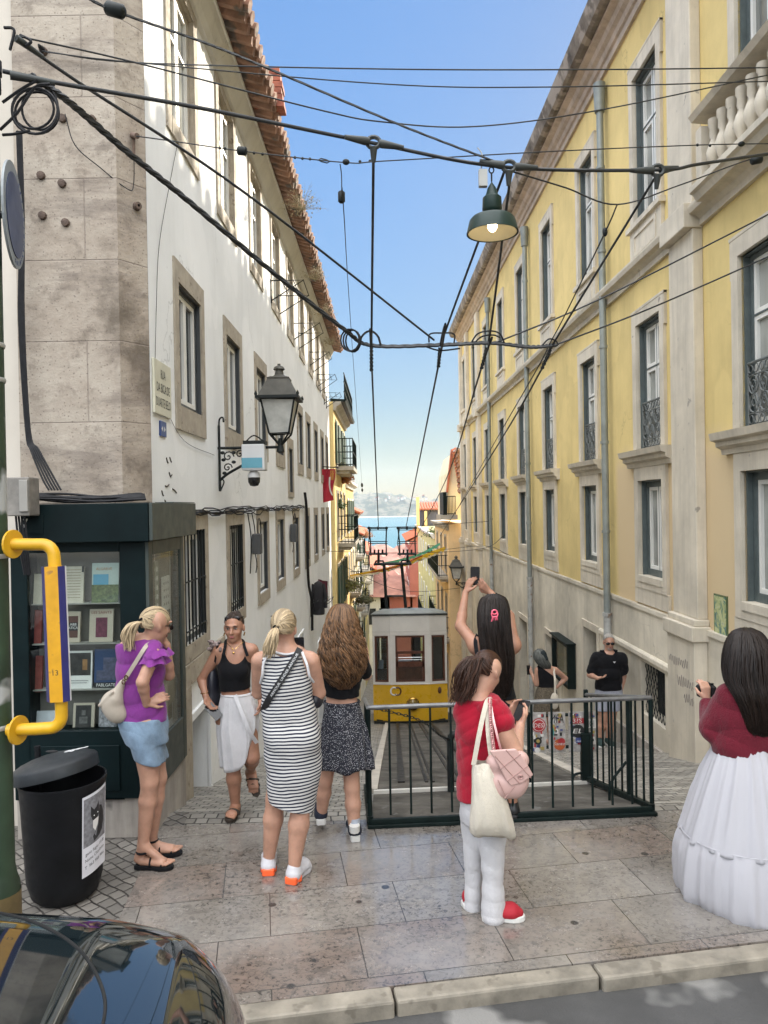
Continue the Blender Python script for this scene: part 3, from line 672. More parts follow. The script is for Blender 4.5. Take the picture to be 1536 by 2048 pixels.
# ================================================================== the white corner building
LF = Fr((-1.85, 0, 0), (-.002, -1, 0), (1, -.002, 0))     # u runs towards the camera: u = -Y
wb = thing('white_building', 'white plastered corner building with stone framed windows and a tiled eave above the bookshop display', 'building', (-1.85, 14, -2))
lw = lambda y: -y
TU = [7.1, 9.06, 11.1, 13.1, 15.1, 17.1, 19.1, 21.1, 23.1]; MU = [7.2, 9.25, 11.3, 13.3, 16.45, 18.2, 20.2, 22.2, 24.0]; GU = [7.2, 9.2, 11.25, 13.1, 15.4, 17.6, 19.8, 22.0, 23.8]
LT = (5.92, 7.28, .42); LM = (3.36, 4.48, .41); LG = (1.17, 2.22, .40); LEND = 25.4
lh = [(-u-LT[2], -u+LT[2], LT[0], LT[1]) for u in TU]+[(-u-LM[2], -u+LM[2], LM[0], LM[1]) for u in MU]+[(-u-LG[2], -u+LG[2], LG[0], LG[1]) for u in GU]+[(-15.0, -14.4, 2.72, 3.58)]
ld = [(-7.62, -6.92, -.6, .45), (-16.3, -15.4, -4, -.3), (-20.6, -19.6, -5, -1.2)]
m = MB(LF); wall_holes(m, -LEND, -5.96, -9, 7.5, lh+ld, depth=.22); m.quad((-LEND, 0, -9), (-LEND, -7, -9), (-LEND, -7, 7.5), (-LEND, 0, 7.5)); m.build('wall', white_plaster, wb)
m = MB(); m.quad((-2.78, 5.78, -.3), (-9, 5.9, -.3), (-9, 5.9, 9.5), (-2.78, 5.78, 9.5)); m.build('end_wall', M('cream render', (.55, .50, .43), .9, var=.1, vs=1, bump=.2, bs=30), wb)
def rough_stone():
    t = NT('rough weathered pilaster stone'); p = t.pos(); n1 = t.noise(p, 1.3, 7, .65); n2 = t.noise(p, 6, 6, .7)
    c = t.ramp(n1, [(.34, (.17, .14, .11)), (.46, (.355, .30, .245)), (.60, (.44, .385, .32))])
    c = t.mix(t.ramp(n2, [(.55, 0.0), (.66, .5)]), c, (.16, .13, .105)); hb = t.noise(t.pos(scale=(.6, .6, 3.2)), 1.6, 6, .7); c = t.mix(t.ramp(hb, [(.52, 0.0), (.66, .6)]), c, (.17, .14, .12))
    q = t.n('ShaderNodeTexBrick'); q.offset = .5; t.l(t.pos(rot=(rad(90), 0, 0)), q.inputs['Vector'])
    for k, v in (('Scale', 1.0), ('Mortar Size', .006), ('Mortar Smooth', .6), ('Brick Width', 1.5), ('Row Height', .62)): q.inputs[k].default_value = v
    c = t.mix(t.math('MULTIPLY', q.outputs['Fac'], .5), c, (.22, .18, .155))
    vo = t.n('ShaderNodeTexVoronoi'); vo.inputs['Scale'].default_value = 30; t.l(p, vo.inputs['Vector'])
    c = t.mix(t.ramp(t.math('MULTIPLY', vo.outputs['Distance'], t.math('ADD', n2, .45)), [(.13, .6), (.2, 0.0)]), c, (.15, .12, .10))
    t.set(Base_Color=c, Roughness=.92, Specular_IOR_Level=.2); h = t.math('SUBTRACT', t.math('ADD', n2, t.math('MULTIPLY', n1, .8)), t.math('MULTIPLY', q.outputs['Fac'], .8)); t.bump(h, .55, .03); return t.m
m = MB(); pts = [(-2.78, 5.75), (-2.0, 5.75), (-1.84, 5.965), (-1.90, 6.0), (-2.78, 6.2)]
m.prism([(x, y, -.3) for x, y in pts], (0, 0, 9.6)); m.build('pilaster', rough_stone(), wb)
lstone = M('brown grey window stone', (.36, .315, .25), .85, var=.2, vs=6, bump=.3, bs=40, spots=(14, .64, (.21, .17, .13)))
def l_window(z0, z1, w, sill, bars=False, up=False):
    s = MB(); b = .135
    s.box((-w-b, -.01, z0-sill), (-w, .018, z1+b*1.4)); s.box((w, -.01, z0-sill), (w+b, .018, z1+b*1.4)); s.box((-w, -.01, z1), (w, .018, z1+b*1.4)); s.box((-w, -.2, z0-sill), (w, .022, z0))
    f = MB(); border(f, -w, w, z0, z1, .05, -.085, -.035); border(f, -w, w, z0, z1, .014, -.034, .002, bottom=False); sa = MB(); p = MB(); p.box((-w+.05, -.078, z0+.05), (w-.05, -.07, z1-.05))
    for a, c in ((-w+.05, -.005), (.005, w-.05)): border(sa, a, c, z0+.05, z1-.05, .045, -.08, -.045)
    if up: sa.box((-w+.09, -.075, z0+.62*(z1-z0)), (w-.09, -.05, z0+.62*(z1-z0)+.03))
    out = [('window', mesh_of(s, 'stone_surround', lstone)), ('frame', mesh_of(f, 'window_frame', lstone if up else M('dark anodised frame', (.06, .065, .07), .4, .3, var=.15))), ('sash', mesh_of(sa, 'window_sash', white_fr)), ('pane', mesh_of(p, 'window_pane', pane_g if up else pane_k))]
    if bars:
        r = MB()
        for k in range(7): u = -w+.03+(2*w-.06)*k/6; r.tube([(u, .012, z0-.02), (u, .012, z1)], .0085, 5)
        for z in (z0+.12, z0+.55*(z1-z0)): r.tube([(-w, .012, z), (w, .012, z)], .0085, 5)
        out.append(('bars', mesh_of(r, 'window_bars', iron)))
    return out
k1, k2, k3, k4 = l_window(*LT, .16, up=True), l_window(*LM, .22), l_window(*LG, .16, bars=True), l_window(*LG, .16)
for u in TU: place(k1, wb, LF, -u)
for u in MU: place(k2, wb, LF, -u)
for i, u in enumerate(GU): place(k3 if i < 2 else k4, wb, LF, -u)
place(l_window(2.72, 3.58, .3, .1), wb, LF, -14.7)
# low stone band and white dado towards the pavement
m = MB(LF); m.box((-8.4, -.02, .80), (-5.97, .03, 1.0)); m.box((-6.9, .0, -.5), (-6.4, .035, .80)); m.build('stone_band', lstone, wb)
for a, b, c, d in ld:
    m = MB(LF); m.box((a, -.2, c), (b, -.16, d)); dd = m.build('door', M('grey green cellar door', (.07, .085, .08), .55, var=.2), wb)
    m = MB(LF); border(m, a-.07, b+.07, c, d+.07, .07, -.01, .03, bottom=False); m.build('door_surround', white_plaster, dd)
# eave: cove, gutter line and rows of tiles
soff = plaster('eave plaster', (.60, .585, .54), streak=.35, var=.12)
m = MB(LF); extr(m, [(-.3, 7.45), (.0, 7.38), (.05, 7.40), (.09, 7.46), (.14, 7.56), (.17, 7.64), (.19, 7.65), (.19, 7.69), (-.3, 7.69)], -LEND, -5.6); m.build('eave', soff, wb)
m = MB(LF); y = 5.6; rr = random.Random(9)
while y < LEND:
    j = rr.uniform(-.02, .02)
    m.tube([(-y, .50+j, 7.745), (-y, .15, 7.86), (-y, -1.0, 8.25)], .075, 7)
    m.tube([(-y-.1, .44+j, 7.70), (-y-.1, .1, 7.80)], .07, 6); y += .2
m.quad((-LEND, .42, 7.73), (-5.6, .42, 7.73), (-5.6, -3, 8.95), (-LEND, -3, 8.95)); m.build('roof', tile_old, wb)
for y, n0 in ((7.45, .52), (10.1, .52)):
    m = MB(LF)
    for k in range(6): m.box((-y-.13, .2, 7.74+.085*k), (-y+.13, n0+.07-.008*k+rr.uniform(-.015, .015), 7.815+.085*k))
    m.build('red_tile_verge', M('weathered red tile', (.27, .085, .05), .9, var=.4, vs=9, bump=.3), wb)
# ================================================================== bookshop display case on the corner
navy_g = M('near black green shop paint', (.0035, .010, .011), .5, var=.3, vs=4, bump=.05, spec=.14)
navy_s = M('grey green shop metal', (.045, .056, .050), .5, .1, var=.15, vs=3, bump=.03)
paper = M('yellowed paper', (.58, .53, .43), .8, var=.12, vs=12, bump=.03)
white_p = M('white paper', (.74, .73, .70), .75, var=.05, vs=9, bump=.02)
KY = 5.5
kx = lambda px: at(px, 1100, KY)[0]
kz = lambda py: at(150, py, KY)[2]
kb = thing('display_case', 'dark green bookshop display case with glazed front wrapped round the corner pilaster', 'display case', (-2.1, 5.6, 0))
m = MB(); m.box((-2.62, 5.40, 2.195), (-1.70, 5.745, 2.475)); m.build('header', navy_g, kb, bevel=.006)
m = MB(); m.box((-1.698, 5.41, 2.20), (-1.672, 6.66, 2.472)); m.box((-1.83, 6.0, 2.20), (-1.70, 6.66, 2.472)); m.box((-1.83, 5.99, 2.475), (-1.68, 6.66, 2.482)); m.build('side_header', navy_s, kb, bevel=.003)
m = MB()
m.box((-2.75, KY, .30), (-2.63, KY+.23, 2.19)); m.box((kx(238), KY, .30), (-1.76, KY+.23, 2.19)); m.box((-2.63, KY, kz(1105)), (kx(238), KY+.2, 2.19)); m.box((-2.63, KY, .30), (kx(238), KY+.23, kz(1462)))
for z0, z1 in ((.36, .70), ): border(m, -2.6, kx(236), z0, z1, .03, 0, 0) if False else m.box((-2.58, KY-.012, z0), (kx(232), KY-.001, z1))
m.build('frame', navy_g, kb, bevel=.006)
# side window on the street face
m = MB(); xs0 = -1.735
for y0, y1, z0, z1 in ((5.5, 5.60, .30, 2.19), (6.36, 6.46, .30, 2.19), (5.60, 6.36, 1.985+.1, 2.19), (5.60, 6.36, .30, .66)): m.box((xs0-.03, y0+.005, z0), (xs0, y1, z1))
m.box((-1.86, 6.42, .30), (xs0-.03, 6.46, 2.19)); m.build('side_frame', navy_s, kb, bevel=.004)
m = MB(); m.box((-2.75, KY+.03, .0), (-1.77, KY+.24, .298)); m.box((-1.86, KY+.1, -.2), (-1.752, 6.46, .298)); m.build('plinth', stone_d, kb)
m = MB(); m.box((-2.63, KY+.17, kz(1462)), (kx(238), KY+.185, kz(1105))); m.box((-1.84, 5.985, .66), (-1.83, 6.36, 2.08)); m.build('back_panel', M('grey felt back panel', (.17, .158, .14), .9, var=.15), kb)
m = MB()
for py in (1209, 1290, 1383): m.box((-2.63, KY+.06, kz(py)-.008), (kx(238), KY+.165, kz(py)))
m.build('shelf', M('pale shelf board', (.33, .32, .29), .6), kb)
m = MB(); m.box((-2.63, KY+.02, kz(1462)), (kx(238), KY+.026, kz(1105))); m.build('front_glass', glass, kb)
m = MB(); m.box((xs0-.018, 5.60, .66), (xs0-.012, 6.36, 2.085)); m.build('side_glass', glass, kb)
def book(x0, y0, x1, y1, m0, lab, deco=None, name='book', th=.022, dy=.09, lean=.03):
    a = at(x0, y1, KY+dy); b = at(x1, y0, KY+dy+lean); w = b[0]-a[0]; h = b[2]-a[2]
    r = thing(name, lab, name.replace('_', ' '), ((a[0]+b[0])/2, KY+dy, a[2]), 'books and prints in the bookshop display')
    X = np.array((1., 0, 0)); Y = np.array((0, lean, h)); Y = Y/np.linalg.norm(Y); N = np.cross(X, Y)
    fn = lambda x, y, z=0: np.array(a)+X*(x*w)+Y*(y*h)+N*z
    m = MB(); m.prism([fn(0, 0), fn(1, 0), fn(1, 1), fn(0, 1)], -N*th); m.build('cover', m0, r)
    for i, (nm, mm, rects) in enumerate(deco or []):
        m = MB()
        for q in rects:
            if q[0] == 't': text(m, q[1], lambda x, y, z, q=q: fn(q[2]+x/w, q[3]+y/h, .002+z), q[4]*h, q[5]*w, th=.0005)
            else: m.prism([fn(q[0], q[1], .0008*(i+1)), fn(q[2], q[1], .0008*(i+1)), fn(q[2], q[3], .0008*(i+1)), fn(q[0], q[3], .0008*(i+1))], N*.0006)
        m.build(nm, mm, r)
    return r
ink = M('black printing ink', (.02, .02, .022), .6); redc = M('faded red book cloth', (.23, .05, .04), .8, var=.2, vs=20, bump=.1)
skyb = M('printed sky blue', (.07, .28, .42), .6); leafg = M('printed green foliage', (.10, .13, .05), .7, var=.7, vs=45); maroon = M('maroon print', (.13, .03, .055), .6, var=.4, vs=40)
navyc = M('navy book cover', (.015, .045, .13), .5, var=.2); dkpr = M('dark photograph print', (.035, .032, .03), .5, var=.6, vs=14); cream = M('cream cover', (.50, .44, .35), .7)
book(60, 1147, 85, 1210, paper, 'blank cream page on the top shelf of the bookshop display')
book(126, 1132, 168, 1207, paper, 'parchment sheet with lines of script on the top shelf', [('writing', M('brown ink', (.2, .15, .1), .7), [(.12, y, .85, y+.012) for y in np.linspace(.15, .9, 11)]), ('corner', ink, [(.9, .84, 1, 1)])], 'print')
book(183, 1125, 238, 1207, M('pale blue cover', (.42, .50, .46), .6), 'illustrated book with turquoise water over green foliage on the top shelf', [('foliage', leafg, [(0, 0, 1, .46)]), ('water', skyb, [(.05, .46, .62, .72)]), ('title', M('ochre lettering', (.4, .22, .1), .6), [('t', 'ALGARVE', .45, .82, .07, .6)])])
book(61, 1219, 84, 1291, redc, 'red cloth book standing above another red one')
book(132, 1222, 161, 1285, cream, 'small book with dark cover panel and white capitals', [('panel', M('brown cover panel', (.10, .045, .035), .6), [(.08, .15, .85, .85)]), ('band', ink, [(.08, .38, .85, .64)]), ('title', white_p, [('t', 'ABB', .5, .54, .08, .5), ('t', 'ATICA', .5, .43, .08, .7)])])
book(178, 1217, 227, 1284, cream, 'cream book with red brown title above a maroon square', [('picture', maroon, [(.27, .14, .76, .74)]), ('title', M('brown red lettering', (.25, .08, .06), .6), [('t', 'LES SAINTS', .5, .86, .075, .84)])])
book(63, 1311, 85, 1385, redc, 'red cloth book standing below another red one')
book(135, 1301, 185, 1379, white_p, 'white bordered book with a dark still life photograph', [('picture', dkpr, [(.06, .36, .94, .95)]), ('glow', M('amber print', (.25, .13, .05), .6, var=.3, vs=20), [(.6, .5, .8, .78)]), ('caption', M('grey lettering', (.2, .2, .2), .6), [(.1, .22, .85, .235), (.1, .16, .8, .175)])])
book(188, 1297, 236, 1376, navyc, 'blue book with a dark fortress and capitals along the foot', [('fortress', M('dull blue print', (.07, .075, .13), .6, var=.5, vs=30), [(.38, .45, .95, .78), (.1, .2, .95, .45)]), ('band', ink, [(0, 0, 1, .14)]), ('title', white_p, [('t', 'PABLGATE', .5, .035, .08, .8)])])
book(145, 1405, 190, 1461, cream, 'dark engraved portrait in pale mount on the lowest shelf', [('picture', dkpr, [(.12, .08, .85, .92)]), ('figure', M('grey print', (.12, .115, .11), .6, var=.4, vs=40), [(.40, .55, .58, .74), (.30, .25, .68, .5)])], 'print')
book(60, 1420, 128, 1461, M('bluish white paper', (.55, .58, .62), .7), 'low white booklet lying in the bottom corner of the display')
book(197, 1397, 234, 1461, M('grey patterned cover', (.30, .29, .31), .7, var=.7, vs=50), 'grey patterned book beside the engraved portrait on the lowest shelf')
def sideprint(y0, y1, z0, z1, mm, lab, rects, dm):
    r = thing('print', lab, 'print', (-1.79, (y0+y1)/2, z0), 'books and prints in the bookshop display'); m = MB(); m.box((-1.795, y0, z0), (-1.79, y1, z1)); m.build('sheet', mm, r); m = MB()
    for a, b, c, d in rects: m.lathe([(c, 0), (c, .002)], (-1.789, y0+a*(y1-y0), z0+b*(z1-z0)), 10, (1, 0, 0))
    m.build('drawing', dm, r)
sideprint(5.68, 5.92, 1.62, 2.02, M('grey green print', (.30, .33, .28), .7), 'grey green sheet of pale fish shapes in the side window', [(a, b, .022, 0) for a in (.2, .5, .8) for b in (.12, .3, .48, .66, .84)], white_p)
sideprint(6.0, 6.22, 1.6, 1.88, white_p, 'white sheet of pencil marks in the side window', [(a, b, .012, 0) for a in (.25, .5, .75) for b in (.2, .4, .6, .8)], M('pencil grey', (.3, .3, .3), .7))
sideprint(5.75, 6.1, .75, 1.0, paper, 'framed paper low in the side window', [(.5, .5, .05, 0)], ink)
# bundle of cables lying on the header
m = MB(); rr = random.Random(21)
for k in range(9):
    z = 2.49+.012*(k % 4); y = 5.47+.022*k
    m.tube(cat([(-2.6, y, z+.03), (-2.35, y+rr.uniform(-.03, .03), z+rr.uniform(0, .03)), (-2.1, y+rr.uniform(-.03, .03), z), (-1.85, y, z+rr.uniform(0, .02)), (-1.74-.01*k, y+.02, z+.01)], 4), .009, 5)
setp(m.build('cable_bundle', rubber, smooth=60), 'bundle of black cables lying along the top of the display case', 'cables')
# ================================================================== pole with the yellow hand guard
PY = 3.95; pxx = at(-19, 1000, PY)[0]
pole = thing('iron_pole', 'green painted iron pole with yellow tubular guard and clamps beside the bin', 'pole', (pxx, PY, 0))
m = MB(); m.lathe([(.105, -.02), (.105, .45), (.09, .5), (.082, .55), (.08, 1.2), (.08, 5.1)], (pxx, PY, 0), 20); m.build('shaft', M('peeling green pole paint', (.022, .042, .022), .5, var=.4, vs=4, bump=.15, bs=30, spots=(3.2, .60, (.36, .37, .36))), pole, smooth=40)
m = MB(); m.lathe([(.109, .02), (.109, .42)], (pxx, PY, 0), 20, closed=False); m.build('yellow_base', M('dull yellow paint', (.14, .10, .04), .6, var=.3, vs=6), pole, smooth=40)
m = MB()
for py in (1112, 1452, 690, 760): m.lathe([(.084, -.012), (.088, 0), (.084, .012)], (pxx, PY, at(0, py, PY)[2]), 20)
m.build('clamp', M('grey clamp band', (.42, .42, .40), .5, .5), pole, smooth=40)
m = MB()
for py, r in ((130, .10), (165, .095), (60, .09)): m.lathe([(.08, -.05), (r, -.03), (r, .03), (.08, .05)], (pxx, PY, at(0, py, PY)[2]), 14)
m.build('cable_collar', rubber, pole, smooth=40)
yel = M('yellow guard paint', (.62, .34, .012), .42, var=.18, vs=5, bump=.06, spots=(22, .68, (.30, .17, .03)))
gp = lambda px, py: at(px, py, PY-.03)
m = MB(); m.tube([gp(12, 1088), gp(60, 1089)]+arc(gp(84, 1113), .063, PI/2, 0, 6)+[gp(112, 1160), gp(123, 1420)]+arc(gp(99, 1432), .063, 0, -PI/2, 6)+[gp(70, 1458), gp(16, 1460)], .032, 14); gd = m.build('hand_guard', yel, pole, smooth=50)
for q in (gp(24, 1088), gp(35, 1460)): m = MB(); m.lathe([(.075, 0), (.075, .012)], q, 20, (1, -.25, 0)); m.build('flange', yel, pole)
a = gp(110, 1132); b = gp(121, 1400); ax = (b-a)/np.linalg.norm(b-a); sx = np.array((1, 0, 0))-ax*ax[0]; sx /= np.linalg.norm(sx); sy = np.cross(ax, sx); sy = sy if sy[1] < 0 else -sy
def slv(mb, pts): mb.prism([a+sx*x+sy*y for x, y in pts], b-a)
m = MB(); slv(m, [(-.033, .052), (.036, .052), (.036, .046), (-.033, .046)]); slv(m, [(-.03, .046), (.03, .046), (.02, -.04), (-.02, -.04)]); m.build('sleeve', M('orange yellow enamel', (.58, .29, .012), .45, var=.15, vs=8, spots=(16, .66, (.34, .17, .03))), gd)
m = MB(); slv(m, [(-.033, .053), (-.033, .046), (-.056, .018), (-.061, .024)]); slv(m, [(.036, .053), (.036, .046), (.056, .018), (.061, .024)]); m.build('blue_strip', M('navy enamel', (.022, .022, .12), .4, var=.2, vs=8), gd)
m = MB(); slv(m, [(.0565, .0175), (.0615, .0235), (.0635, .012), (.0585, .010)]); m.build('white_plate', M('scuffed white plate', (.6, .6, .6), .5, var=.15, vs=12), gd)
m = MB(); fnm = plane_fn(a+(b-a)*.80+sy*.0525, sx, -ax); text(m, '13', lambda x, y, z: fnm(x*1.0, y, abs(z)), .028, th=.0004); m.build('numeral', ink, gd)
# blue round sign on the pole, seen nearly edge on
c = at(-13, 428, PY); ax = np.array((.98, .27, 0)); ax /= np.linalg.norm(ax); sg = thing('round_sign', 'blue round sign with white rim high on the green pole', 'sign', c)
m = MB(); m.lathe([(.27, 0), (.27, .012)], c+ax*.09, 40, ax); m.build('rim', M('grey sign enamel', (.22, .24, .25), .45), sg)
m = MB(); m.lathe([(.215, .0125), (.215, .016)], c+ax*.09, 40, ax); m.build('disc', M('dark blue sign face', (.008, .018, .07), .4), sg)
m = MB(); up = np.array((0, 0, 1.)); sd = np.cross(up, ax)
for i, ch in enumerate('ESTACIONAMENTOS'):
    th = rad(60-i*11); p = c+ax*.104+(up*math.sin(th)+sd*math.cos(th))*.242; tx = -(up*math.cos(th)-sd*math.sin(th)); ty = up*math.sin(th)+sd*math.cos(th)
    text(m, ch, plane_fn(p-ty*.012, tx, ty), .024, th=.0005)
m.build('lettering', M('dark blue lettering', (.03, .06, .2), .5), sg)
m = MB(); m.tube([c+ax*.09, c], .02, 6); m.build('bracket', iron, sg)
# grey junction box and its number
c = at(45, 995, 5.3); jb = thing('junction_box', 'grey metal junction box with cables below it beside the display case', 'junction box', c)
m = MB(); m.box((c[0]-.085, 5.22, c[2]-.13), (c[0]+.085, 5.38, c[2]+.14)); m.build('box', M('stained grey metal', (.20, .185, .165), .7, var=.35, vs=9, bump=.15), jb, bevel=.008)
m = MB(); m.box((c[0]+.02, 5.205, c[2]-.10), (c[0]+.08, 5.219, c[2]+.12)); m.build('lid', M('lighter grey metal', (.30, .285, .26), .6, var=.2), jb, bevel=.004)
m = MB()
for k in range(4): m.tube(cat([(c[0]-.05+.02*k, 5.3, c[2]-.12), (c[0]-.03+.02*k, 5.29, c[2]-.3), (c[0]-.01+.012*k, 5.33, c[2]-.55)], 4), .008, 5)
m.build('cable', rubber, jb)
nb = thing('house_number', 'white numeral seven on dark paint under the junction box', 'house number', at(49, 1048, 5.38))
m = MB(); m.box((c[0]-.02, 5.39, c[2]-.26), (c[0]+.1, 5.397, c[2]-.13)); m.build('plate', navy_g, nb)
m = MB(); o = at(49, 1058, 5.388); text(m, '7', plane_fn(o, (1, 0, 0), (0, 0, 1)), .075, th=.001); m.build('numeral', white_p, nb)
# ================================================================== rubbish bin and its poster
bc = np.array((-2.06, 4.73, 0)); bin_ = thing('litter_bin', 'black cylindrical litter bin with tilted lid beside the pole', 'litter bin', bc)
blk = M('scuffed black plastic', (.007, .0075, .009), .5, var=.4, vs=7, bump=.12, bs=50, spec=.22, spots=(60, .78, (.35, .35, .35)))
m = MB(); m.lathe([(.17, 0.0), (.20, .03), (.225, .12), (.255, .70), (.262, .72), (.262, .74), (.25, .74), (.245, .70), (.21, .1), (.0, .08)], bc, 40, closed=False); m.lathe([(0, 0), (.17, 0)], bc, 40, closed=False); m.build('body', blk, bin_, smooth=40)
la = np.array((-.20, .10, .97)); la /= np.linalg.norm(la); lc = at(110, 1530, 4.73)
m = MB(); m.lathe([(.0, .075), (.06, .072), (.14, .06), (.2, .044), (.247, .022), (.258, .006), (.258, -.055), (.25, -.055), (.245, 0), (0, 0)], lc, 40, la, closed=False); ld_ = m.build('lid', M('dusty black plastic', (.022, .025, .028), .5, spec=.3, var=.3, vs=6, bump=.1, spots=(50, .76, (.4, .4, .4))), bin_, smooth=40)
m = MB(); m.ell(lc+la*.077+np.array((-.02, .03, 0)), (.04, .02, .006)); m.build('finger_hole', M('dark void', (.012, .012, .013), .9), ld_)
m = MB(); X = np.cross((0, 1., 0), la); X /= np.linalg.norm(X); Yv = np.cross(la, X); o = lc+X*.13+Yv*-.02+la*.068
for r, cx, cy in ((.022, 0, 0), (.016, .035, .008), (.02, -.03, .004), (.014, .012, -.022)): m.tube([o+X*(cx+r*math.cos(q))+Yv*(cy+r*.7*math.sin(q)) for q in np.linspace(0, 2*PI, 11)[:-1]], .0025, 4, closed=True)
m.tube([o+X*.04, o+X*.06+Yv*.012, o+X*.075+Yv*.004, o+X*.1+Yv*.016], .0025, 4); m.build('scribble', M('white paint pen', (.65, .65, .65), .6), ld_)
m = MB(); m.tube([bc+np.array((-.2, .12, .62)), bc+np.array((-.22, .13, .9))], .02, 8); m.build('hinge_post', blk, bin_)
ph0 = math.atan2(0-bc[1], 0-bc[0])
def bsurf(s, t, off=.004):           # s across, t up, on the bin's curved side
    a = ph0+rad(24+47*s); z = .13+.57*t-(.03*(1-s)); r = .225+.03*(z-.12)/.58+off+(.014*max(0, s-.75)*(1-t)*4)
    return (bc[0]+r*math.cos(a), bc[1]+r*math.sin(a), z)
ps = thing('poster', 'missing cat poster with a black and white cat taped to the litter bin', 'poster', bsurf(.5, 0))
m = MB(); m.grid([[bsurf(s, t, .006) for s in np.linspace(0, 1, 9)] for t in np.linspace(0.12, 1, 9)]); m.grid([[bsurf(s, t, .005) for s in np.linspace(0, 1, 9)] for t in np.linspace(0.12, 1, 9)]); m.build('sheet', M('white poster paper', (.70, .70, .74), .6, var=.04), ps)
m = MB(); m.grid([[bsurf(s, t, .0065) for s in np.linspace(.04, .96, 9)] for t in np.linspace(.44, .97, 7)]); m.build('photograph', M('grey photo print', (.21, .21, .225), .6, var=.35, vs=40), ps)
def blob(mb, pts, off):
    n = len(pts); mb.add([bsurf(s, t, off) for s, t in pts]+[bsurf(sum(p[0] for p in pts)/n, sum(p[1] for p in pts)/n, off)], [(i, (i+1) % n, n) for i in range(n)])
m = MB(); blob(m, [(.27, .87), (.30, .80), (.40, .81), (.52, .83), (.58, .88), (.60, .81), (.62, .74), (.52, .69), (.36, .69), (.28, .76)], .0072)
blob(m, [(.62, .82), (.74, .80), (.83, .72), (.86, .62), (.80, .53), (.68, .49), (.55, .47), (.42, .46), (.37, .52), (.48, .55), (.58, .60), (.60, .70)], .0072); m.build('cat', ink, ps)
m = MB(); blob(m, [(.36, .695), (.5, .70), (.6, .70), (.56, .62), (.46, .57), (.36, .62)], .0076); m.ell(bsurf(.40, .745, .0078), .004, 6, 4); m.ell(bsurf(.55, .755, .0078), .004, 6, 4); m.build('white_chest', white_p, ps)
m = MB()
for s_, y, w in (('gato fugiu 11/8', .36, .78), ('Nome Charlotte', .29, .8), ('T  963 956 966', .215, .82)): text(m, s_, lambda x, yy, z, y=y: bsurf(.5+x, y+yy+.04*x, .0072), .036, w, th=0)
m.build('handwriting', ink, ps)
# ================================================================== signs on the white wall
wx = lambda y, n=0: -1.85+.002*y+n
st = thing('street_sign', 'pale stone street name plaque on the white corner wall', 'street sign', (wx(6.2), 6.23, 3.2))
m = MB(); m.box((wx(6.2, .002), 6.0, 3.2), (wx(6.2, .022), 6.47, 3.64)); m.build('plaque', M('cream marble plaque', (.58, .56, .44), .45, var=.08, vs=5), st, bevel=.004)
m = MB(); border(MB(), 0, 1, 0, 1, .1, 0, 1)
for s_, z, w in (('RUA', 3.50, .13), ('DA BICA DE', 3.385, .36), ('DUARTE BELO', 3.265, .40)): text(m, s_, lambda x, y, zz, z=z: (wx(6.2, .0225)+abs(zz), 6.235+x, z+y), .075, w)
m.build('lettering', ink, st)
hs = thing('blue_plate', 'small blue enamel plate with two white arrows under the street name plaque', 'sign', (wx(6.2), 6.25, 3.02)); m = MB(); m.box((wx(6.2, .001), 6.17, 3.03), (wx(6.2, .012), 6.34, 3.155)); m.build('plate', M('blue sign enamel', (.02, .05, .19), .35), hs)
m = MB()
for s_ in (-1, 1): m.prism([(wx(6.2, .0122), 6.255+s_*.02, 3.07), (wx(6.2, .0122), 6.255+s_*.02, 3.115), (wx(6.2, .0122), 6.255+s_*.055, 3.092)], (.001, 0, 0))
m.build('arrow', white_p, hs)
m = MB(); rr = random.Random(4)   # scars where something was torn from the plaster
for y, z, l in ((6.35, 2.86, .05), (6.45, 2.87, .05), (6.42, 2.74, .09), (6.3, 2.62, .12), (6.52, 2.6, .12), (6.28, 2.5, .06), (6.2, 2.58, .05)):
    p = [(wx(y, .001), y, z), (wx(y, .001), y+l*.5, z-.02+rr.uniform(-.02, .02)), (wx(y, .001), y+l, z+rr.uniform(-.05, .03))]; m.tube(p, .008, 4)
setp(m.build('wall_scar', M('dark plaster scar', (.07, .06, .055), .9), wb))
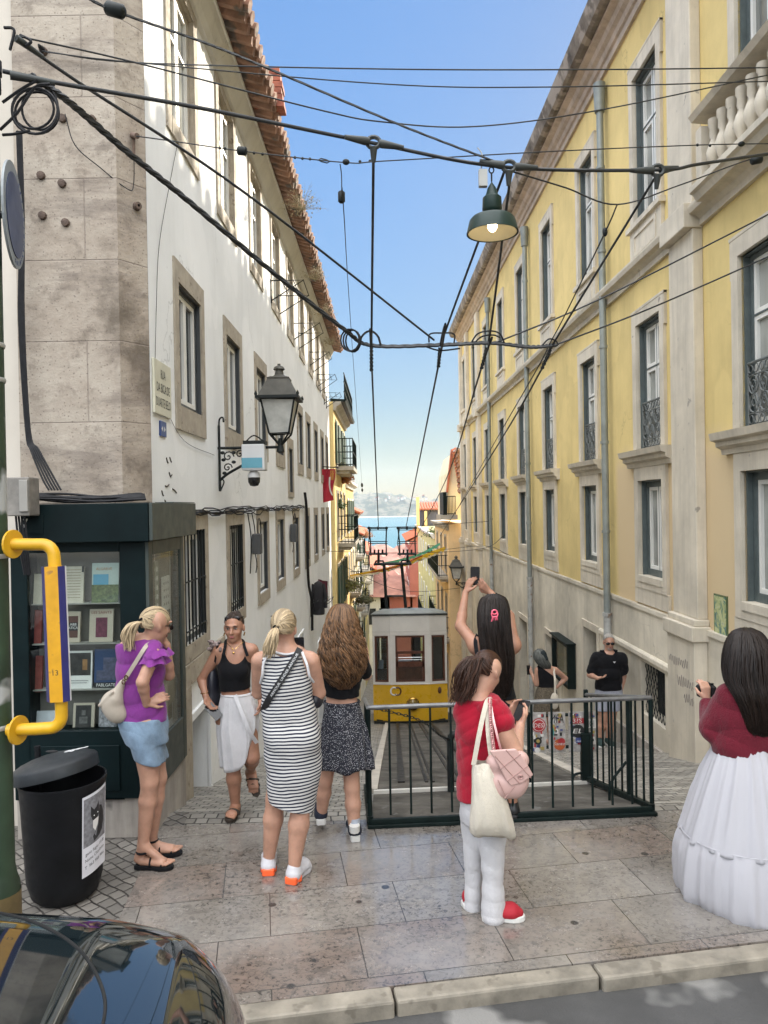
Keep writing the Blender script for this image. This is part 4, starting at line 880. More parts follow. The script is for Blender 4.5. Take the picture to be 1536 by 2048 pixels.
# ================================================================== wrought bracket lantern
def lantern(name, lab, base, out, s, zb, group, arm=.7):
    """base = point on the wall, out = unit vector away from it"""
    base = np.array(base, float); out = np.array(out, float); r = thing(name, lab, 'street lamp', base, group); Z = np.array((0, 0, 1.))
    P = lambda n, z: base+out*n*s+Z*z*s
    m = MB(); m.tube(cat([P(.02, .42), P(.03, .5), P(.07, .52), P(.08, .46)], 4), .012*s, 6); m.tube([P(.02, .42), P(.02, -.42)], .016*s, 6); m.tube(cat([P(.02, -.42), P(.07, -.3), P(.02, -.24)], 4), .01*s, 5)
    m.tube([P(0, .13), P(arm, .13)], .018*s, 8); m.tube(cat([P(.02, -.28), P(.12, -.2), P(.3, -.1), P(.48, .0), P(.58, .1)], 5), .018*s, 6)
    for n, z, q in ((.13, .02, .075), (.28, .05, .06), (.40, .075, .04), (.12, -.12, .06), (.56, .03, .05)):
        m.tube([P(n+q*math.cos(a)*(1-.07*i), z+q*math.sin(a)*(1-.07*i)) for i, a in enumerate(np.linspace(0, 9, 15))], .009*s, 5)
    for n, z in ((.07, -.02), (.2, -.05), (.2, .07), (.33, -.01), (.06, .07), (.08, -.19)): m.ell(P(n, z), (.03*s, .03*s, .022*s), 8, 5)
    m.build('bracket', iron, r, smooth=50)
    def ring(z, h): c = P(arm, z); sd = np.cross(out, Z); return [c+out*a*h*s+sd*b*h*s for a, b in ((-1, -1), (1, -1), (1, 1), (-1, 1))]
    m = MB()
    lo, hi = ring(.30, .125), ring(.72, .21)
    for a, b in zip(lo, hi): m.tube([a, b], .013*s, 6)
    for R_ in (lo, hi): m.tube(R_, .014*s, 6, closed=True)
    m.prism(ring(.725, .27), Z*.035*s)
    for a in lo: m.tube([a, P(arm, .14)], .012*s, 6)
    m.lathe([(.02, 0), (.045, .02), (.035, .08), (.02, .1), (.03, .14), (.018, .17)], P(arm, .05), 10)
    for a in ring(.76, .26): m.lathe([(.018*s, 0), (.022*s, .02*s), (.0, .06*s)], a, 6)
    m.build('lantern_frame', iron, r, smooth=50)
    G = [ring(.762, .24), ring(.80, .225), ring(.98, .135), ring(1.0, .14), ring(1.02, .10)]; m = MB(); m.grid(G, wrap=True); m.lathe([(.10*s, 0), (.06*s, .03*s), (.05*s, .08*s), (.075*s, .1*s), (.06*s, .13*s), (.02*s, .15*s), (.02*s, .17*s)], P(arm, 1.02), 12)
    m.build('lantern_cap', M('weathered lantern sheet', (.07, .066, .055), .6, .3, var=.25, vs=6), r, smooth=30)
    m = MB(); lo, hi = ring(.305, .118), ring(.718, .203); m.add(lo+hi, [(0, 1, 5, 4), (1, 2, 6, 5), (2, 3, 7, 6), (3, 0, 4, 7)]); m.build('lamp_glass', M('frosted lamp glass', (.47, .47, .44), .35, var=.18, vs=9, bump=.05), r)
    return r
lantern('wall_lantern', 'black wrought iron lantern on scrolled bracket beside the surveillance camera', (wx(8.33), 8.33, 2.98), (1, 0, 0), .87, 0, 'wrought iron street lanterns', .80)
c = at(510, 917, 8.33); cb = thing('camera_box', 'white and blue surveillance camera box with black dome hung under the lantern bracket', 'security camera', c)
m = MB(); m.box((c[0]-.125, 8.2, c[2]-.135), (c[0]+.125, 8.42, c[2]+.15)); m.build('box', M('white powder coat', (.62, .63, .64), .4, var=.05), cb, bevel=.01)
m = MB(); m.box((c[0]-.124, 8.192, c[2]-.11), (c[0]+.10, 8.1995, c[2]+.0)); m.build('blue_band', M('pale blue sticker', (.12, .34, .44), .5), cb)
m = MB(); m.box((c[0]-.11, 8.21, c[2]+.151), (c[0]+.13, 8.41, c[2]+.19)); m.tube(cat([(c[0]-.1, 8.3, c[2]+.18), (c[0], 8.28, c[2]+.25), (c[0]+.1, 8.3, c[2]+.19)], 4), .008, 5); m.build('bracket', iron, cb)
d = at(508, 955, 8.30); m = MB(); m.lathe([(.04, .07), (.066, .04), (.07, -.0)], d, 20); m.build('dome_collar', M('white plastic', (.6, .6, .6), .4), cb, smooth=50)
m = MB(); m.lathe([(.068, .0), (.066, -.05), (.045, -.09), (0, -.10)], d, 20); m.build('dome', M('black dome plastic', (.012, .012, .013), .12), cb, smooth=50)
# cable run along the white wall with loose loops
rr = random.Random(8); m = MB()
for k in range(6):
    m.tube([(wx(y, .02+.008*k), y, 2.37+.004*(y-7)+rr.uniform(-.018, .018)+.01*k-.05*(math.sin(y*1.3+k) > .9)) for y in np.arange(6.72, 17.2, .35)], .007, 4)
for y, L in ((9.9, .75), (10.2, .5), (14.6, .5)):
    m.tube(cat([(wx(y, .03), y, 2.36), (wx(y, .06), y+.05, 2.3-L*.4), (wx(y, .03), y+.1, 2.3-L)], 4), .007, 4)
setp(m.build('wall_cable', rubber, smooth=60), 'tangled black cables clipped along the white wall above the barred windows', 'cables')
m = MB(); pts = cat([(wx(17, .05), 16.6, 2.75), (wx(17, .06), 16.8, 2.3), (wx(17, .05), 17.0, .8), (wx(17, .06), 17.6, .2), (wx(17, .05), 17.7, -.5)], 5)
for k in range(4): m.tube([(p[0]+.01*k, p[1]+.03*k, p[2]) for p in pts], .012, 5)
setp(m.build('drop_cable', rubber, smooth=60), 'thick black cables dropping down the white wall between the plain windows', 'cables')
for y, z, lab in ((10.3, 1.95, 'grey cable splice box hanging under the wall cables'), (14.4, 1.98, 'long dark splice sleeve hanging beside a coil of cable')):
    r = thing('splice_box', lab, 'junction box', (wx(y), y, z)); m = MB(); m.box((wx(y, .02), y-.08, z-.16-.06*(y > 12)), (wx(y, .14), y+.08, z+.12)); m.build('case', M('dark grey plastic', (.06, .062, .065), .6), r, bevel=.015)
    m = MB(); m.tube([(wx(y, .09), y+.12+.13*math.cos(a), z+.2+.13*math.sin(a)) for a in np.linspace(0, 2*PI, 13)[:-1]], .008, 4, closed=True); m.build('cable_loop', rubber, r); m = MB(); m.tube(cat([(wx(y, .05), y, z-.16), (wx(y, .06), y+.05, z-.3), (wx(y, .05), y+.02, z-.42)], 3), .007, 4); m.build('cable_tail', rubber, r)
# clothes drying racks on the upper wall
for i, (px, py, Y, w, lab) in enumerate(((541, 588, 12.5, .55, 'iron drying rack below the upper windows, first after the wall lantern'), (588, 668, 15.6, .55, 'iron drying rack with two rails, next one down the street'), (616, 722, 18.9, .5, 'small iron drying rack above the middle windows'), (632, 765, 21.0, .5, 'thin drying rack near the sunlit end of the white wall'), (648, 800, 23.2, .5, 'drying rack beside the last windows of the white wall'), (607, 1222, 18.0, .5, 'low drying rack behind the curly haired woman'))):
    z = at(px, py, Y)[2]; r = thing('drying_rack', lab, 'drying rack', (wx(Y), Y, z), 'drying racks along the white wall'); m = MB()
    for dy in (0, .9):
        m = MB(); m.tube([(wx(Y), Y+dy, z+.22), (wx(Y, w), Y+dy, z+.22), (wx(Y), Y+dy, z-.12)], .012, 5); m.tube([(wx(Y, .01), Y+dy, z-.15), (wx(Y, .01), Y+dy, z+.25)], .012, 5); m.build('bracket', iron, r)
    m = MB()
    for q in (.35, .7, 1): m.tube([(wx(Y, w*q), Y-.03, z+.22), (wx(Y, w*q), Y+.93, z+.22)], .008, 5)
    m.build('rail', iron, r)
c = at(637, 1188, 18.4); jk = thing('hanging_jacket', 'dark jacket hanging from the low drying rack', 'jacket', c)
m = MB(); m.lathe([(.02, .32), (.10, .27), (.13, .1), (.12, -.2), (.15, -.42), (.14, -.5)], c, 12); m.build('body', M('black wool cloth', (.02, .019, .022), .95, bump=.3), jk, smooth=60)
m = MB()
for s_ in (-1, 1): m.tube([c+np.array((s_*.1, 0, .24)), c+np.array((s_*.17, -.02, -.05)), c+np.array((s_*.17, -.03, -.34))], [.06, .05, .045], 8)
m.build('sleeve', M('black wool cloth', (.02, .019, .022), .95), jk, smooth=60)
c = at(646, 1182, 19.0); m = MB(); m.grid([[(c[0]-.12+.24*a, 19.0+.05*math.sin(9*a+4*b), c[2]+.3-.5*b-.06*a) for a in np.linspace(0, 1, 9)] for b in np.linspace(0, 1, 8)]); m.grid([[(c[0]-.12+.24*a, 19.012+.05*math.sin(9*a+4*b), c[2]+.3-.5*b-.06*a) for a in np.linspace(0, 1, 9)] for b in np.linspace(0, 1, 8)])
setp(m.build('hanging_towel', M('maroon towel', (.11, .02, .03), .95, bump=.3), smooth=60), 'maroon towel hanging beside the dark jacket', 'towel')
# red banner
r = thing('banner', 'red banner with a white curve hanging from the sunlit end of the white wall', 'banner', at(655, 945, 22.3))
def bn(s, t, o=0): p = at(644+24*s+3*math.sin(5*t+1)*s, 938+62*t+6*(1-s)*t, 22.3); return (p[0], p[1]+.08*math.sin(6*s+3*t)+o, p[2])
m = MB(); m.grid([[bn(s, t) for s in np.linspace(0, 1, 9)] for t in np.linspace(0, 1, 10)]); m.grid([[bn(s, t, .01) for s in np.linspace(0, 1, 9)] for t in np.linspace(0, 1, 10)]); m.build('cloth', M('red banner cloth', (.42, .022, .04), .8), r, smooth=60)
m = MB(); m.grid([[bn(.55+.35*t*t+.12*s, .25+.6*t, -.006) for s in np.linspace(0, 1, 3)] for t in np.linspace(0, 1, 8)]); m.build('white_curve', white_p, r)
m = MB(); m.grid([[bn(.62+.3*s, .05+.3*t, -.006) for s in np.linspace(0, 1, 3)] for t in np.linspace(0, 1, 4)]); m.build('orange_patch', M('orange banner print', (.5, .2, .05), .8), r)
m = MB(); p0 = bn(0, -.02); p1 = bn(1, -.02); m.tube([(wx(22), 22.3, p0[2]+.05), (p1[0]+.1, 22.3, p1[2]+.02)], .015, 5); m.build('rod', iron, r)
# ================================================================== fence at the head of the track
FA = np.array((-.145, 5.63, 0)); FB = np.array((2.03, 5.775, 0)); FC = np.array((1.93, 7.28, gz(7.28))); FD = np.array((-.21, 6.95, gz(6.95)))
fn_ = thing('fence', 'dark green iron barrier with steel top rail fencing the head of the tram track', 'fence', (FA+FB)/2)
m = MB(); Z = np.array((0, 0, 1.))
for a, b, ta, tb in ((FA, FB, .905, .905), (FB, FC, .905, .87), (FA, FD, .905, .87)): m.tube([a+Z*ta, b+Z*tb], .018, 10)
m.build('top_rail', M('worn steel rail', (.16, .16, .16), .38, .6, var=.3, vs=9), fn_, smooth=50)
def bar_box(mb, a, b, w, z0, z1, dz=0):
    d = (b-a); d = d/np.linalg.norm(d); n = np.array((-d[1], d[0], 0))*w/2; mb.prism([a-n+Z*z0, b-n+Z*z0, b+n+Z*z0, a+n+Z*z0], Z*(z1-z0))
m = MB(); bar_box(m, FA+np.array((-.02, 0, 0)), FB+np.array((.03, 0, 0)), .07, .0, .028); bar_box(m, FA, FB, .028, .028, .065); bar_box(m, FB, FC, .05, .03, .08); bar_box(m, FA, FD, .05, .03, .08); m.build('base_rail', iron_g, fn_, bevel=.004)
for i in range(15):
    t = i/14; p = lerp(FA, FB, t); m = MB(); m.tube([p+Z*.09, p+Z*.895], .0095 if i not in (0, 14) else .018, 6); m.build('bar', iron_g, fn_, smooth=60)
for a, b, n in ((FB, FC, 10), (FA, FD, 8)):
    for i in range(1, n+1):
        t = i/n; p = lerp(a, b, t); m = MB(); m.tube([p+Z*.05, p+Z*(.905*(1-t)+.87*t-.01)], .0095 if i != 3 else .02, 6); m.build('bar', iron_g, fn_, smooth=60)
m = MB(); m.box((FC[0]-.055, FC[1]-.04, FC[2]), (FC[0]+.055, FC[1]+.04, FC[2]+.5)); m.box((FC[0]-.02, FC[1]-.02, FC[2]+.5), (FC[0]+.02, FC[1]+.02, FC[2]+.92)); m.build('post', iron_g, fn_, bevel=.006)
m = MB(); m.tube(cat([FC+np.array((-.06, -.03, .12)), FC+np.array((-.14, -.05, .10)), FC+np.array((-.17, -.06, -.02))], 4), .012, 6); m.tube(cat([FB+np.array((-.02, .55, .22)), FB+np.array((-.18, .45, .08)), FB+np.array((-.2, .44, -.12))], 4), .012, 6); m.build('brace', iron_g, fn_)
# barrier across the foot of the footpath, carrying sticker covered plates
gt = thing('sticker_gate', 'swing barrier with four grey plates plastered with stickers behind the fence', 'gate', FC)
GY = 7.30; gx = lambda px: at(px, 1460, GY)[0]; gzz = lambda py: at(1120, py, GY)[2]
m = MB(); m.tube([(gx(1055), GY+.02, gzz(1432)), (gx(1197), GY+.02, gzz(1430))], .016, 6); m.tube([(gx(1055), GY+.02, gzz(1496)), (gx(1197), GY+.02, gzz(1494))], .016, 6)
m.tube([(gx(1058), GY+.02, gzz(1425)), (gx(1058), GY+.02, gz(GY))], .018, 6); m.build('gate_rail', iron_g, gt)
plate_m = M('grey sticker residue', (.33, .31, .29), .6, var=.35, vs=22, bump=.15, bs=60)
sred = M('red sticker', (.38, .03, .035), .5); swh = M('white sticker', (.62, .60, .57), .5, var=.1); sbk = M('black sticker', (.02, .02, .02), .5); sor = M('orange sticker', (.45, .10, .03), .5); sbl = M('blue sticker', (.06, .08, .22), .5); steal = M('teal sticker', (.05, .24, .22), .5); syel = M('ochre sticker', (.34, .26, .08), .5)
plates = []
for a, b in ((1062, 1092), (1097, 1130.5), (1137, 1170), (1175, 1194)):
    m = MB(); m.box((gx(a), GY-.004, gzz(1504)), (gx(b), GY+.004, gzz(1424))); plates.append(m.build('plate', plate_m, gt))
    rr = random.Random(a)
    for k, mm in enumerate((swh, sbk, swh, sred, syel, sbl)):
        for _ in range(5 if b-a > 25 else 3):
            x, z = rr.uniform(gx(a)+.012, gx(b)-.04), rr.uniform(gzz(1502), gzz(1432)); w, h = rr.uniform(.012, .035), rr.uniform(.012, .04); m = MB(); m.box((x, GY-.006-.0006*k, z), (min(x+w, gx(b)), GY-.0045, z+h)); m.build('sticker', mm, plates[-1])
def disc(mb, px, py, r, dy): mb.lathe([(r, 0), (r, .0012)], (gx(px), GY-dy, gzz(py)), 22, (0, -1, 0))
def lab(mb, s_, px, py, h, w, dy, sl=0): text(mb, s_, lambda x, y, z: (gx(px)+x+sl*y, GY-dy-abs(z), gzz(py)+y), h, w, th=.0004)
def stick(pl, seq):
    for i, (mm, fn2) in enumerate(seq):
        m = MB(); fn2(m, .011+.0022*i); m.build('sticker', mm, plates[pl])
stick(0, [(sred, lambda m, d: disc(m, 1077, 1449, .068, d)), (swh, lambda m, d: disc(m, 1077, 1449, .058, d)), (sred, lambda m, d: disc(m, 1077, 1449, .052, d)), (swh, lambda m, d: lab(m, 'DESI', 1077, 1453, .04, .1, d, .2)), (sbk, lambda m, d: disc(m, 1075, 1480, .036, d)), (syel, lambda m, d: disc(m, 1075, 1480, .017, d)), (swh, lambda m, d: disc(m, 1073, 1498, .026, d))])
stick(1, [(sbk, lambda m, d: lab(m, 'MFA', 1113, 1445, .085, .13, d, .1)), (steal, lambda m, d: m.box((gx(1102), GY-d, gzz(1470)), (gx(1107), GY-d+.002, gzz(1456)))), (sor, lambda m, d: disc(m, 1118, 1488, .055, d)), (sred, lambda m, d: disc(m, 1122, 1482, .035, d)), (swh, lambda m, d: lab(m, 'Santo', 1117, 1489, .03, .11, d, .3))])
stick(2, [(sred, lambda m, d: m.box((gx(1141), GY-d, gzz(1447)), (gx(1167), GY-d+.002, gzz(1436)))), (swh, lambda m, d: lab(m, '3?S', 1154, 1445, .04, .09, d)), (sbk, lambda m, d: disc(m, 1155, 1462, .064, d)), (swh, lambda m, d: lab(m, 'EL', 1154, 1466, .045, .095, d, .25)), (sbl, lambda m, d: m.box((gx(1150), GY-d, gzz(1485)), (gx(1166), GY-d+.002, gzz(1475)))), (swh, lambda m, d: lab(m, 'nas', 1158, 1483, .02, .06, d, .2))])
stick(3, [(swh, lambda m, d: m.box((gx(1176), GY-d, gzz(1457)), (gx(1192), GY-d+.002, gzz(1438)))), (sbk, lambda m, d: lab(m, 'IOI', 1182, 1454, .065, .055, d)), (swh, lambda m, d: m.box((gx(1177), GY-d, gzz(1487)), (gx(1189), GY-d+.002, gzz(1474)))), (sbk, lambda m, d: disc(m, 1183, 1480, .018, d))])
# hoop beside the track and chain across it
hp = thing('track_hoop', 'black steel hoop with white band standing at the end of the tram track', 'bollard', (.61, 6.9, gz(6.9)))
m = MB(); m.tube([(.57, 6.88, gz(6.9)), (.57, 6.88, .24)]+arc((.625, 6.88, .26), .055, PI, 0, 6)+[(.68, 6.88, gz(6.9))], .032, 10); m.build('tube', iron, hp, smooth=50)
m = MB(); m.lathe([(.034, 0), (.034, .06)], (.68, 6.88, .04), 12); m.build('band', white_p, hp)
m = MB(); pts = cat([FA+np.array((.02, .1, .88)), (.25, 6.0, .70), (.45, 6.5, .42), (.57, 6.88, .26)], 14)
for i in range(len(pts)-1):
    c = (pts[i]+pts[i+1])/2; d = pts[i+1]-pts[i]; d /= np.linalg.norm(d); q = np.cross(d, (0, 1, .3) if i % 2 else (.3, 0, 1)); q /= np.linalg.norm(q)
    m.tube([c+d*.024*math.cos(a)+q*.011*math.sin(a) for a in np.linspace(0, 2*PI, 9)[:-1]], .0035, 4, closed=True)
setp(m.build('chain', iron), 'thin iron chain hung from the fence to the black hoop', 'chain')
# ================================================================== things on the yellow wall
nbd = thing('notice_board', 'black framed notice case with beige poster on the stone plinth near the man', 'notice board', RF(15.7, 0, -1.3))
m = MB(RF); m.box((15.0, .035, -1.32), (16.35, .06, -.43)); border(m, 15.0, 16.35, -1.32, -.43, .07, .06, .2); m.box((14.96, .035, -.429), (16.39, .24, -.40)); m.build('case', iron_g, nbd, bevel=.006)
m = MB(RF); m.box((15.08, .09, -1.24), (16.27, .095, -.51)); m.build('poster', M('beige poster', (.42, .36, .26), .7, var=.3, vs=3), nbd)
m = MB(RF); m.box((15.08, .15, -1.24), (16.27, .154, -.51)); m.build('glass', glass, nbd)
az = thing('tile_panel', 'green and yellow glazed tile picture beside the stone pilaster', 'tile panel', RF(8.66, 0, .86))
m = MB(RF); m.box((8.53, .001, .83), (8.86, .016, 1.32)); m.build('frame', M('green glazed border', (.07, .11, .05), .25), az)
t = NT('painted tile glaze'); p = t.pos(); n1 = t.noise(p, 9, 3, .6, .8)
t.set(Base_Color=t.ramp(n1, [(.3, (.04, .09, .12)), (.42, (.12, .22, .16)), (.52, (.38, .42, .18)), (.62, (.50, .52, .30)), (.75, (.10, .16, .20))]), Roughness=.2)
m = MB(RF); m.box((8.55, .0165, .85), (8.84, .019, 1.30)); m.build('picture', t.m, az)
m = MB(RF); rr = random.Random(31); scr = M('scratched graffiti line', (.27, .24, .215), .8)
for u0, z0, n in ((9.75, .40, 9), (9.5, .16, 9), (9.3, -.02, 6)):
    u = u0; P = []
    for k in range(n*3): P.append((u, .204 if 9.0 < u < 9.83 else .034, z0+.09*math.sin(k*2.1+z0*7)*rr.uniform(.4, 1))); u -= .022
    m.tube(cat(P, 3), .0035, 4)
m.build('scratching', scr, yb)
lantern('wall_lantern', 'black lantern on the sunlit wall beyond the raised phone', (at(945, 1170, 33.3)[0], 33.3, at(945, 1172, 33.3)[2]), (-1, 0, 0), 1.15, 0, 'wrought iron street lanterns', .62)
# ================================================================== pendant street lamp
LP = at(985, 467, 5.0); lp = thing('pendant_lamp', 'dark green enamel pendant lamp with a lit bulb hung from the cable crossing', 'lamp', LP)
grn = M('dark green enamel', (.010, .026, .021), .4, var=.2, vs=6, spec=.3)
m = MB(); m.lathe([(.172, 0), (.168, .02), (.152, .085), (.135, .105), (.055, .118), (.04, .135), (.04, .14), (.10, .112), (.128, .098), (.145, .08), (.165, .0)], LP, 40, closed=False); m.build('shade', grn, lp, smooth=35)
m = MB(); m.lathe([(.160, .003), (.140, .078), (.118, .094), (.04, .104)], LP, 40, closed=False); m.build('reflector', M('white enamel reflector', (.42, .37, .27), .5), lp, smooth=40)
m = MB(); m.lathe([(.042, .13), (.058, .145), (.066, .16), (.062, .235), (.042, .255), (.028, .30), (0, .345)], LP, 24, closed=False); m.build('housing', grn, lp, smooth=35)
m = MB(); m.ell(LP+Z*.05, (.032, .032, .04), 16, 10); m.lathe([(.02, .08), (.018, .105)], LP, 12); m.build('bulb', emit('lit bulb', (1, .86, .55), 5), lp, smooth=180)
m = MB(); m.tube([LP+Z*(.345), LP+Z*.40], .006, 6); m.tube([LP+Z*.42+np.array((.016*math.cos(a), 0, .02*math.sin(a))) for a in np.linspace(0, 2*PI, 11)[:-1]], .005, 5, closed=True); m.ell(LP+Z*.465, (.02, .02, .028), 10, 6); m.build('hook', iron, lp)
m = MB(); m.box((LP[0]-.085, LP[1]-.02, LP[2]+.31), (LP[0]-.03, LP[1]+.02, LP[2]+.42)); m.tube(cat([LP+np.array((-.07, 0, .42)), LP+np.array((-.06, 0, .52)), LP+np.array((-.09, 0, .57))], 4), .004, 5); m.build('ballast_box', M('pale grey plastic', (.36, .36, .34), .5), lp)
# ================================================================== the funicular tram
TY = 19.4; TX = at(820, 1300, TY)[0]; tz = lambda py: at(820, py, TY)[2]; HW = .975; TL = 8.0
tram = thing('funicular_tram', 'yellow and white funicular tram with brass headlamp stopped at the top of the track', 'tram', (TX, TY, tz(1455)))
tyel = M('tram yellow paint', (.70, .40, .018), .3, var=.08, vs=3, bump=.02, coat=.4); tcream = M('tram cream paint', (.68, .65, .60), .35, var=.06, vs=3, bump=.02, coat=.3)
wood = M('varnished brown wood', (.10, .038, .022), .35, var=.3, vs=9, bump=.05); dkin = M('dark tram interior', (.03, .026, .024), .8)
zr, zt, zwt, zwb, zyb, zb = tz(1229), tz(1262), tz(1271), tz(1366), tz(1442), tz(1456)
# three facets of the front, the sides and the far end
facets = [((-HW, .26), (-.51, .0)), ((-.51, 0), (.51, 0)), ((.51, 0), (HW, .26))]
back = [((HW, TL-.26), (.51, TL)), ((.51, TL), (-.51, TL)), ((-.51, TL), (-HW, TL-.26))]
sides = [((HW, .26), (HW, TL-.26)), ((-HW, TL-.26), (-HW, .26))]
mc = MB(); my = MB(); mw = MB(); mg = MB(); mp = MB()
def facet(a, b, win, low=True):
    A = np.array((TX+a[0], TY+a[1], 0)); B = np.array((TX+b[0], TY+b[1], 0)); U = (B-A); L = np.linalg.norm(U); U /= L; f = Fr(A, U, (U[1], -U[0], 0))
    for q in (mc, my, mw, mp): q.fr = f
    wall_holes(mc, 0, L, zwb-.03, zr, [(w0, w1, zwb+.03, zwt) for w0, w1 in win], depth=.05)
    my.box((0, -.05, zyb), (L, 0, zwb-.034))
    for w0, w1 in win:
        border(mw, w0, w1, zwb+.03, zwt, .05, -.045, -.01); mg = MB(f); mg.box((w0+.05, -.03, zwb+.08), (w1-.05, -.026, zwt-.05)); mg.build('window_glass', glass, tram); mw.box((w0+.05, -.04, zwb+.08), (w1-.05, -.034, zwb+.42)) if low and w1-w0 > .6 else None
        if w1-w0 > .6: mw.box((w0+.05, -.044, zwb+.98), (w1-.05, -.02, zwb+1.06)) if False else None
for (a, b), w in zip(facets, ([(.06, .47)], [(.13, .89)], [(.06, .47)])): facet(a, b, w)
for (a, b), w in zip(back, ([(.06, .47)], [(.13, .89)], [(.06, .47)])): facet(a, b, w, False)
for a, b in sides: facet(a, b, [(.4+1.1*k, 1.3+1.1*k) for k in range(6)], False)
for q in (mc, my, mw, mp): q.fr = None
body = mc.build('body', tcream, tram); my.build('yellow_panel', tyel, tram); mw.build('window_frame', wood, tram)
m = MB(); P = [(-HW, .26), (-.51, 0), (.51, 0), (HW, .26)]
for z, r, q in ((zwb-.03, .012, 0), (zt, .007, 0), (zwt+.03, .006, 0)): m.tube([(TX+x, TY+y-.004, z+.0) for x, y in P], r, 6)
m.build('belt_moulding', M('cream moulding', (.6, .57, .52), .4), tram)
# the middle window with its half curtain, bar and driver's gear
m = MB(); m.box((TX-.33, TY+.06, zwb+.10), (TX+.33, TY+.09, zwb+.36)); m.build('lower_board', M('dark green board', (.03, .045, .04), .5), tram)
m = MB(); m.tube([(TX-.38, TY+.02, zwb+.66), (TX+.38, TY+.02, zwb+.66)], .012, 6); m.tube([(TX-.38, TY+.02, zwb+.60), (TX+.38, TY+.02, zwb+.60)], .008, 6); m.build('handrail', metal, tram)
m = MB(); m.box((TX-.36, TY-.0, zwb+.76), (TX+.36, TY+.03, zwb+.83)); m.box((TX-.36, TY, zwb+.06), (TX-.31, TY+.03, zwb+.8)); m.box((TX+.31, TY, zwb+.06), (TX+.36, TY+.03, zwb+.8)); m.box((TX-.36, TY-.0, zwb+.42), (TX+.36, TY+.03, zwb+.56)); m.build('lower_sash', wood, tram)
m = MB(); m.box((TX+.12, TY+.5, zwb-.0), (TX+.30, TY+.8, zwt)); m.box((TX+.55, TY+.45, zwb-.1), (TX+.9, TY+.7, zwt)); m.box((TX-.9, TY+1.2, zyb), (TX+.9, TY+1.24, zwb+.32)); m.box((TX-.93, TY+.3, zyb), (TX+.93, TY+TL-.3, zyb+.05)); m.build('interior_partition', dkin, tram)
m = MB(); rings = []                 # roof
for s, dz, ins in ((1.0, 0, -.02), (1.0, .03, -.03), (.93, .10, .04), (.72, .165, .2), (.4, .19, .5)):
    rings.append([(TX+x*s*(1.03 if dz < .05 else 1), TY+y, zr+dz) for x, y in ((-HW, .26+ins), (-.51, ins), (.51, ins), (HW, .26+ins), (HW, TL-.26-ins), (.51, TL-ins), (-.51, TL-ins), (-HW, TL-.26-ins))])
m.grid(rings, wrap=True); m.add(rings[-1], [tuple(range(8))]); m.build('roof', M('grey tram roof paint', (.20, .215, .205), .45, var=.15, vs=3), tram, smooth=35)
m = MB(); m.tube([(TX+x*1.03, TY+y-.02, zr-.005) for x, y in ((-HW, .26), (-.51, 0), (.51, 0), (HW, .26))], .017, 6); m.lathe([(.05, 0), (.03, .06)], (TX+.0, TY+.25, zr+.15), 8); m.build('roof_edge', iron, tram)
m = MB()                             # skirt and running gear filling down to the sloping rails
for x0, x1 in ((-.9, -.72), (.72, .9), (-.3, .3)): m.add([(TX+x, TY+y, z) for y, z0 in ((.12, gz(TY+.1)+.05), (TL-.2, gz(TY+TL)+.12)) for x, z in ((x0, z0), (x1, z0), (x1, zyb), (x0, zyb))], [(0, 1, 2, 3), (4, 5, 6, 7), (0, 1, 5, 4), (1, 2, 6, 5), (2, 3, 7, 6), (3, 0, 4, 7)])
m.box((TX-.96, TY+.0, zb), (TX+.96, TY+.08, zyb-.002)); m.build('undercarriage', iron, tram)
for y in (1.2, TL-1.5):
    for x in (-.45, .45):
        m = MB(); c = (TX+x-.04, TY+y, gz(TY+y)+.3); m.lathe([(.30, 0), (.30, .08), (.2, .1)], c, 20, (1, 0, 0)); m.build('wheel', steel_rail, tram, smooth=40)
c = (TX+.05, TY-.001, tz(1407)); m = MB(); m.lathe([(.165, 0), (.17, .03), (.165, .07), (.135, .08), (.135, .05)], c, 28, (0, -1, 0), closed=False); hl = m.build('headlamp', M('polished brass', (.55, .33, .08), .18, 1.0, var=.1), tram, smooth=40)
m = MB(); m.lathe([(.134, .05), (.10, .085), (.0, .10)], c, 28, (0, -1, 0), closed=False); m.build('lens', glass_dark('amber headlamp lens', (.25, .17, .05), .05), hl, smooth=60)
m = MB(); c = (at(791, 1382, TY)[0], TY-.002, tz(1382)); m.tube([(c[0]-.035+.09*math.cos(a), c[1], c[2]+.10*math.sin(a)) for a in np.linspace(rad(50), rad(310), 14)], .022, 6); m.build('badge', white_p, tram)
m = MB(); m.tube([(c[0]+.05+.09*math.cos(a), c[1], c[2]+.10*math.sin(a)) for a in np.linspace(rad(-140), rad(120), 14)], .022, 6); m.build('dark_badge', wood, tram)
m = MB(); m.ell((at(880, 1382, TY)[0], TY+.10, tz(1382)), (.05, .03, .09), 10, 6); m.build('crest', wood, tram)
m = MB()                             # trolley frames on the roof
PYY = TY+1.7; tp = lambda px, py: at(px, py, PYY)
for x in (772, 811): m.tube([tp(x+2, 1232), tp(x-4 if x < 800 else x-8, 1127)], .05, 6)
m.tube([tp(774, 1192), tp(812, 1192)], .03, 6); m.tube([tp(749, 1128), tp(823, 1127)], .045, 6)
m.tube([tp(748, 1131), tp(752, 1122), tp(766, 1122), tp(770, 1131)], .03, 6); m.tube([tp(800, 1130), tp(804, 1121), tp(818, 1121), tp(822, 1130)], .03, 6)
m.build('trolley_mast', iron, tram)
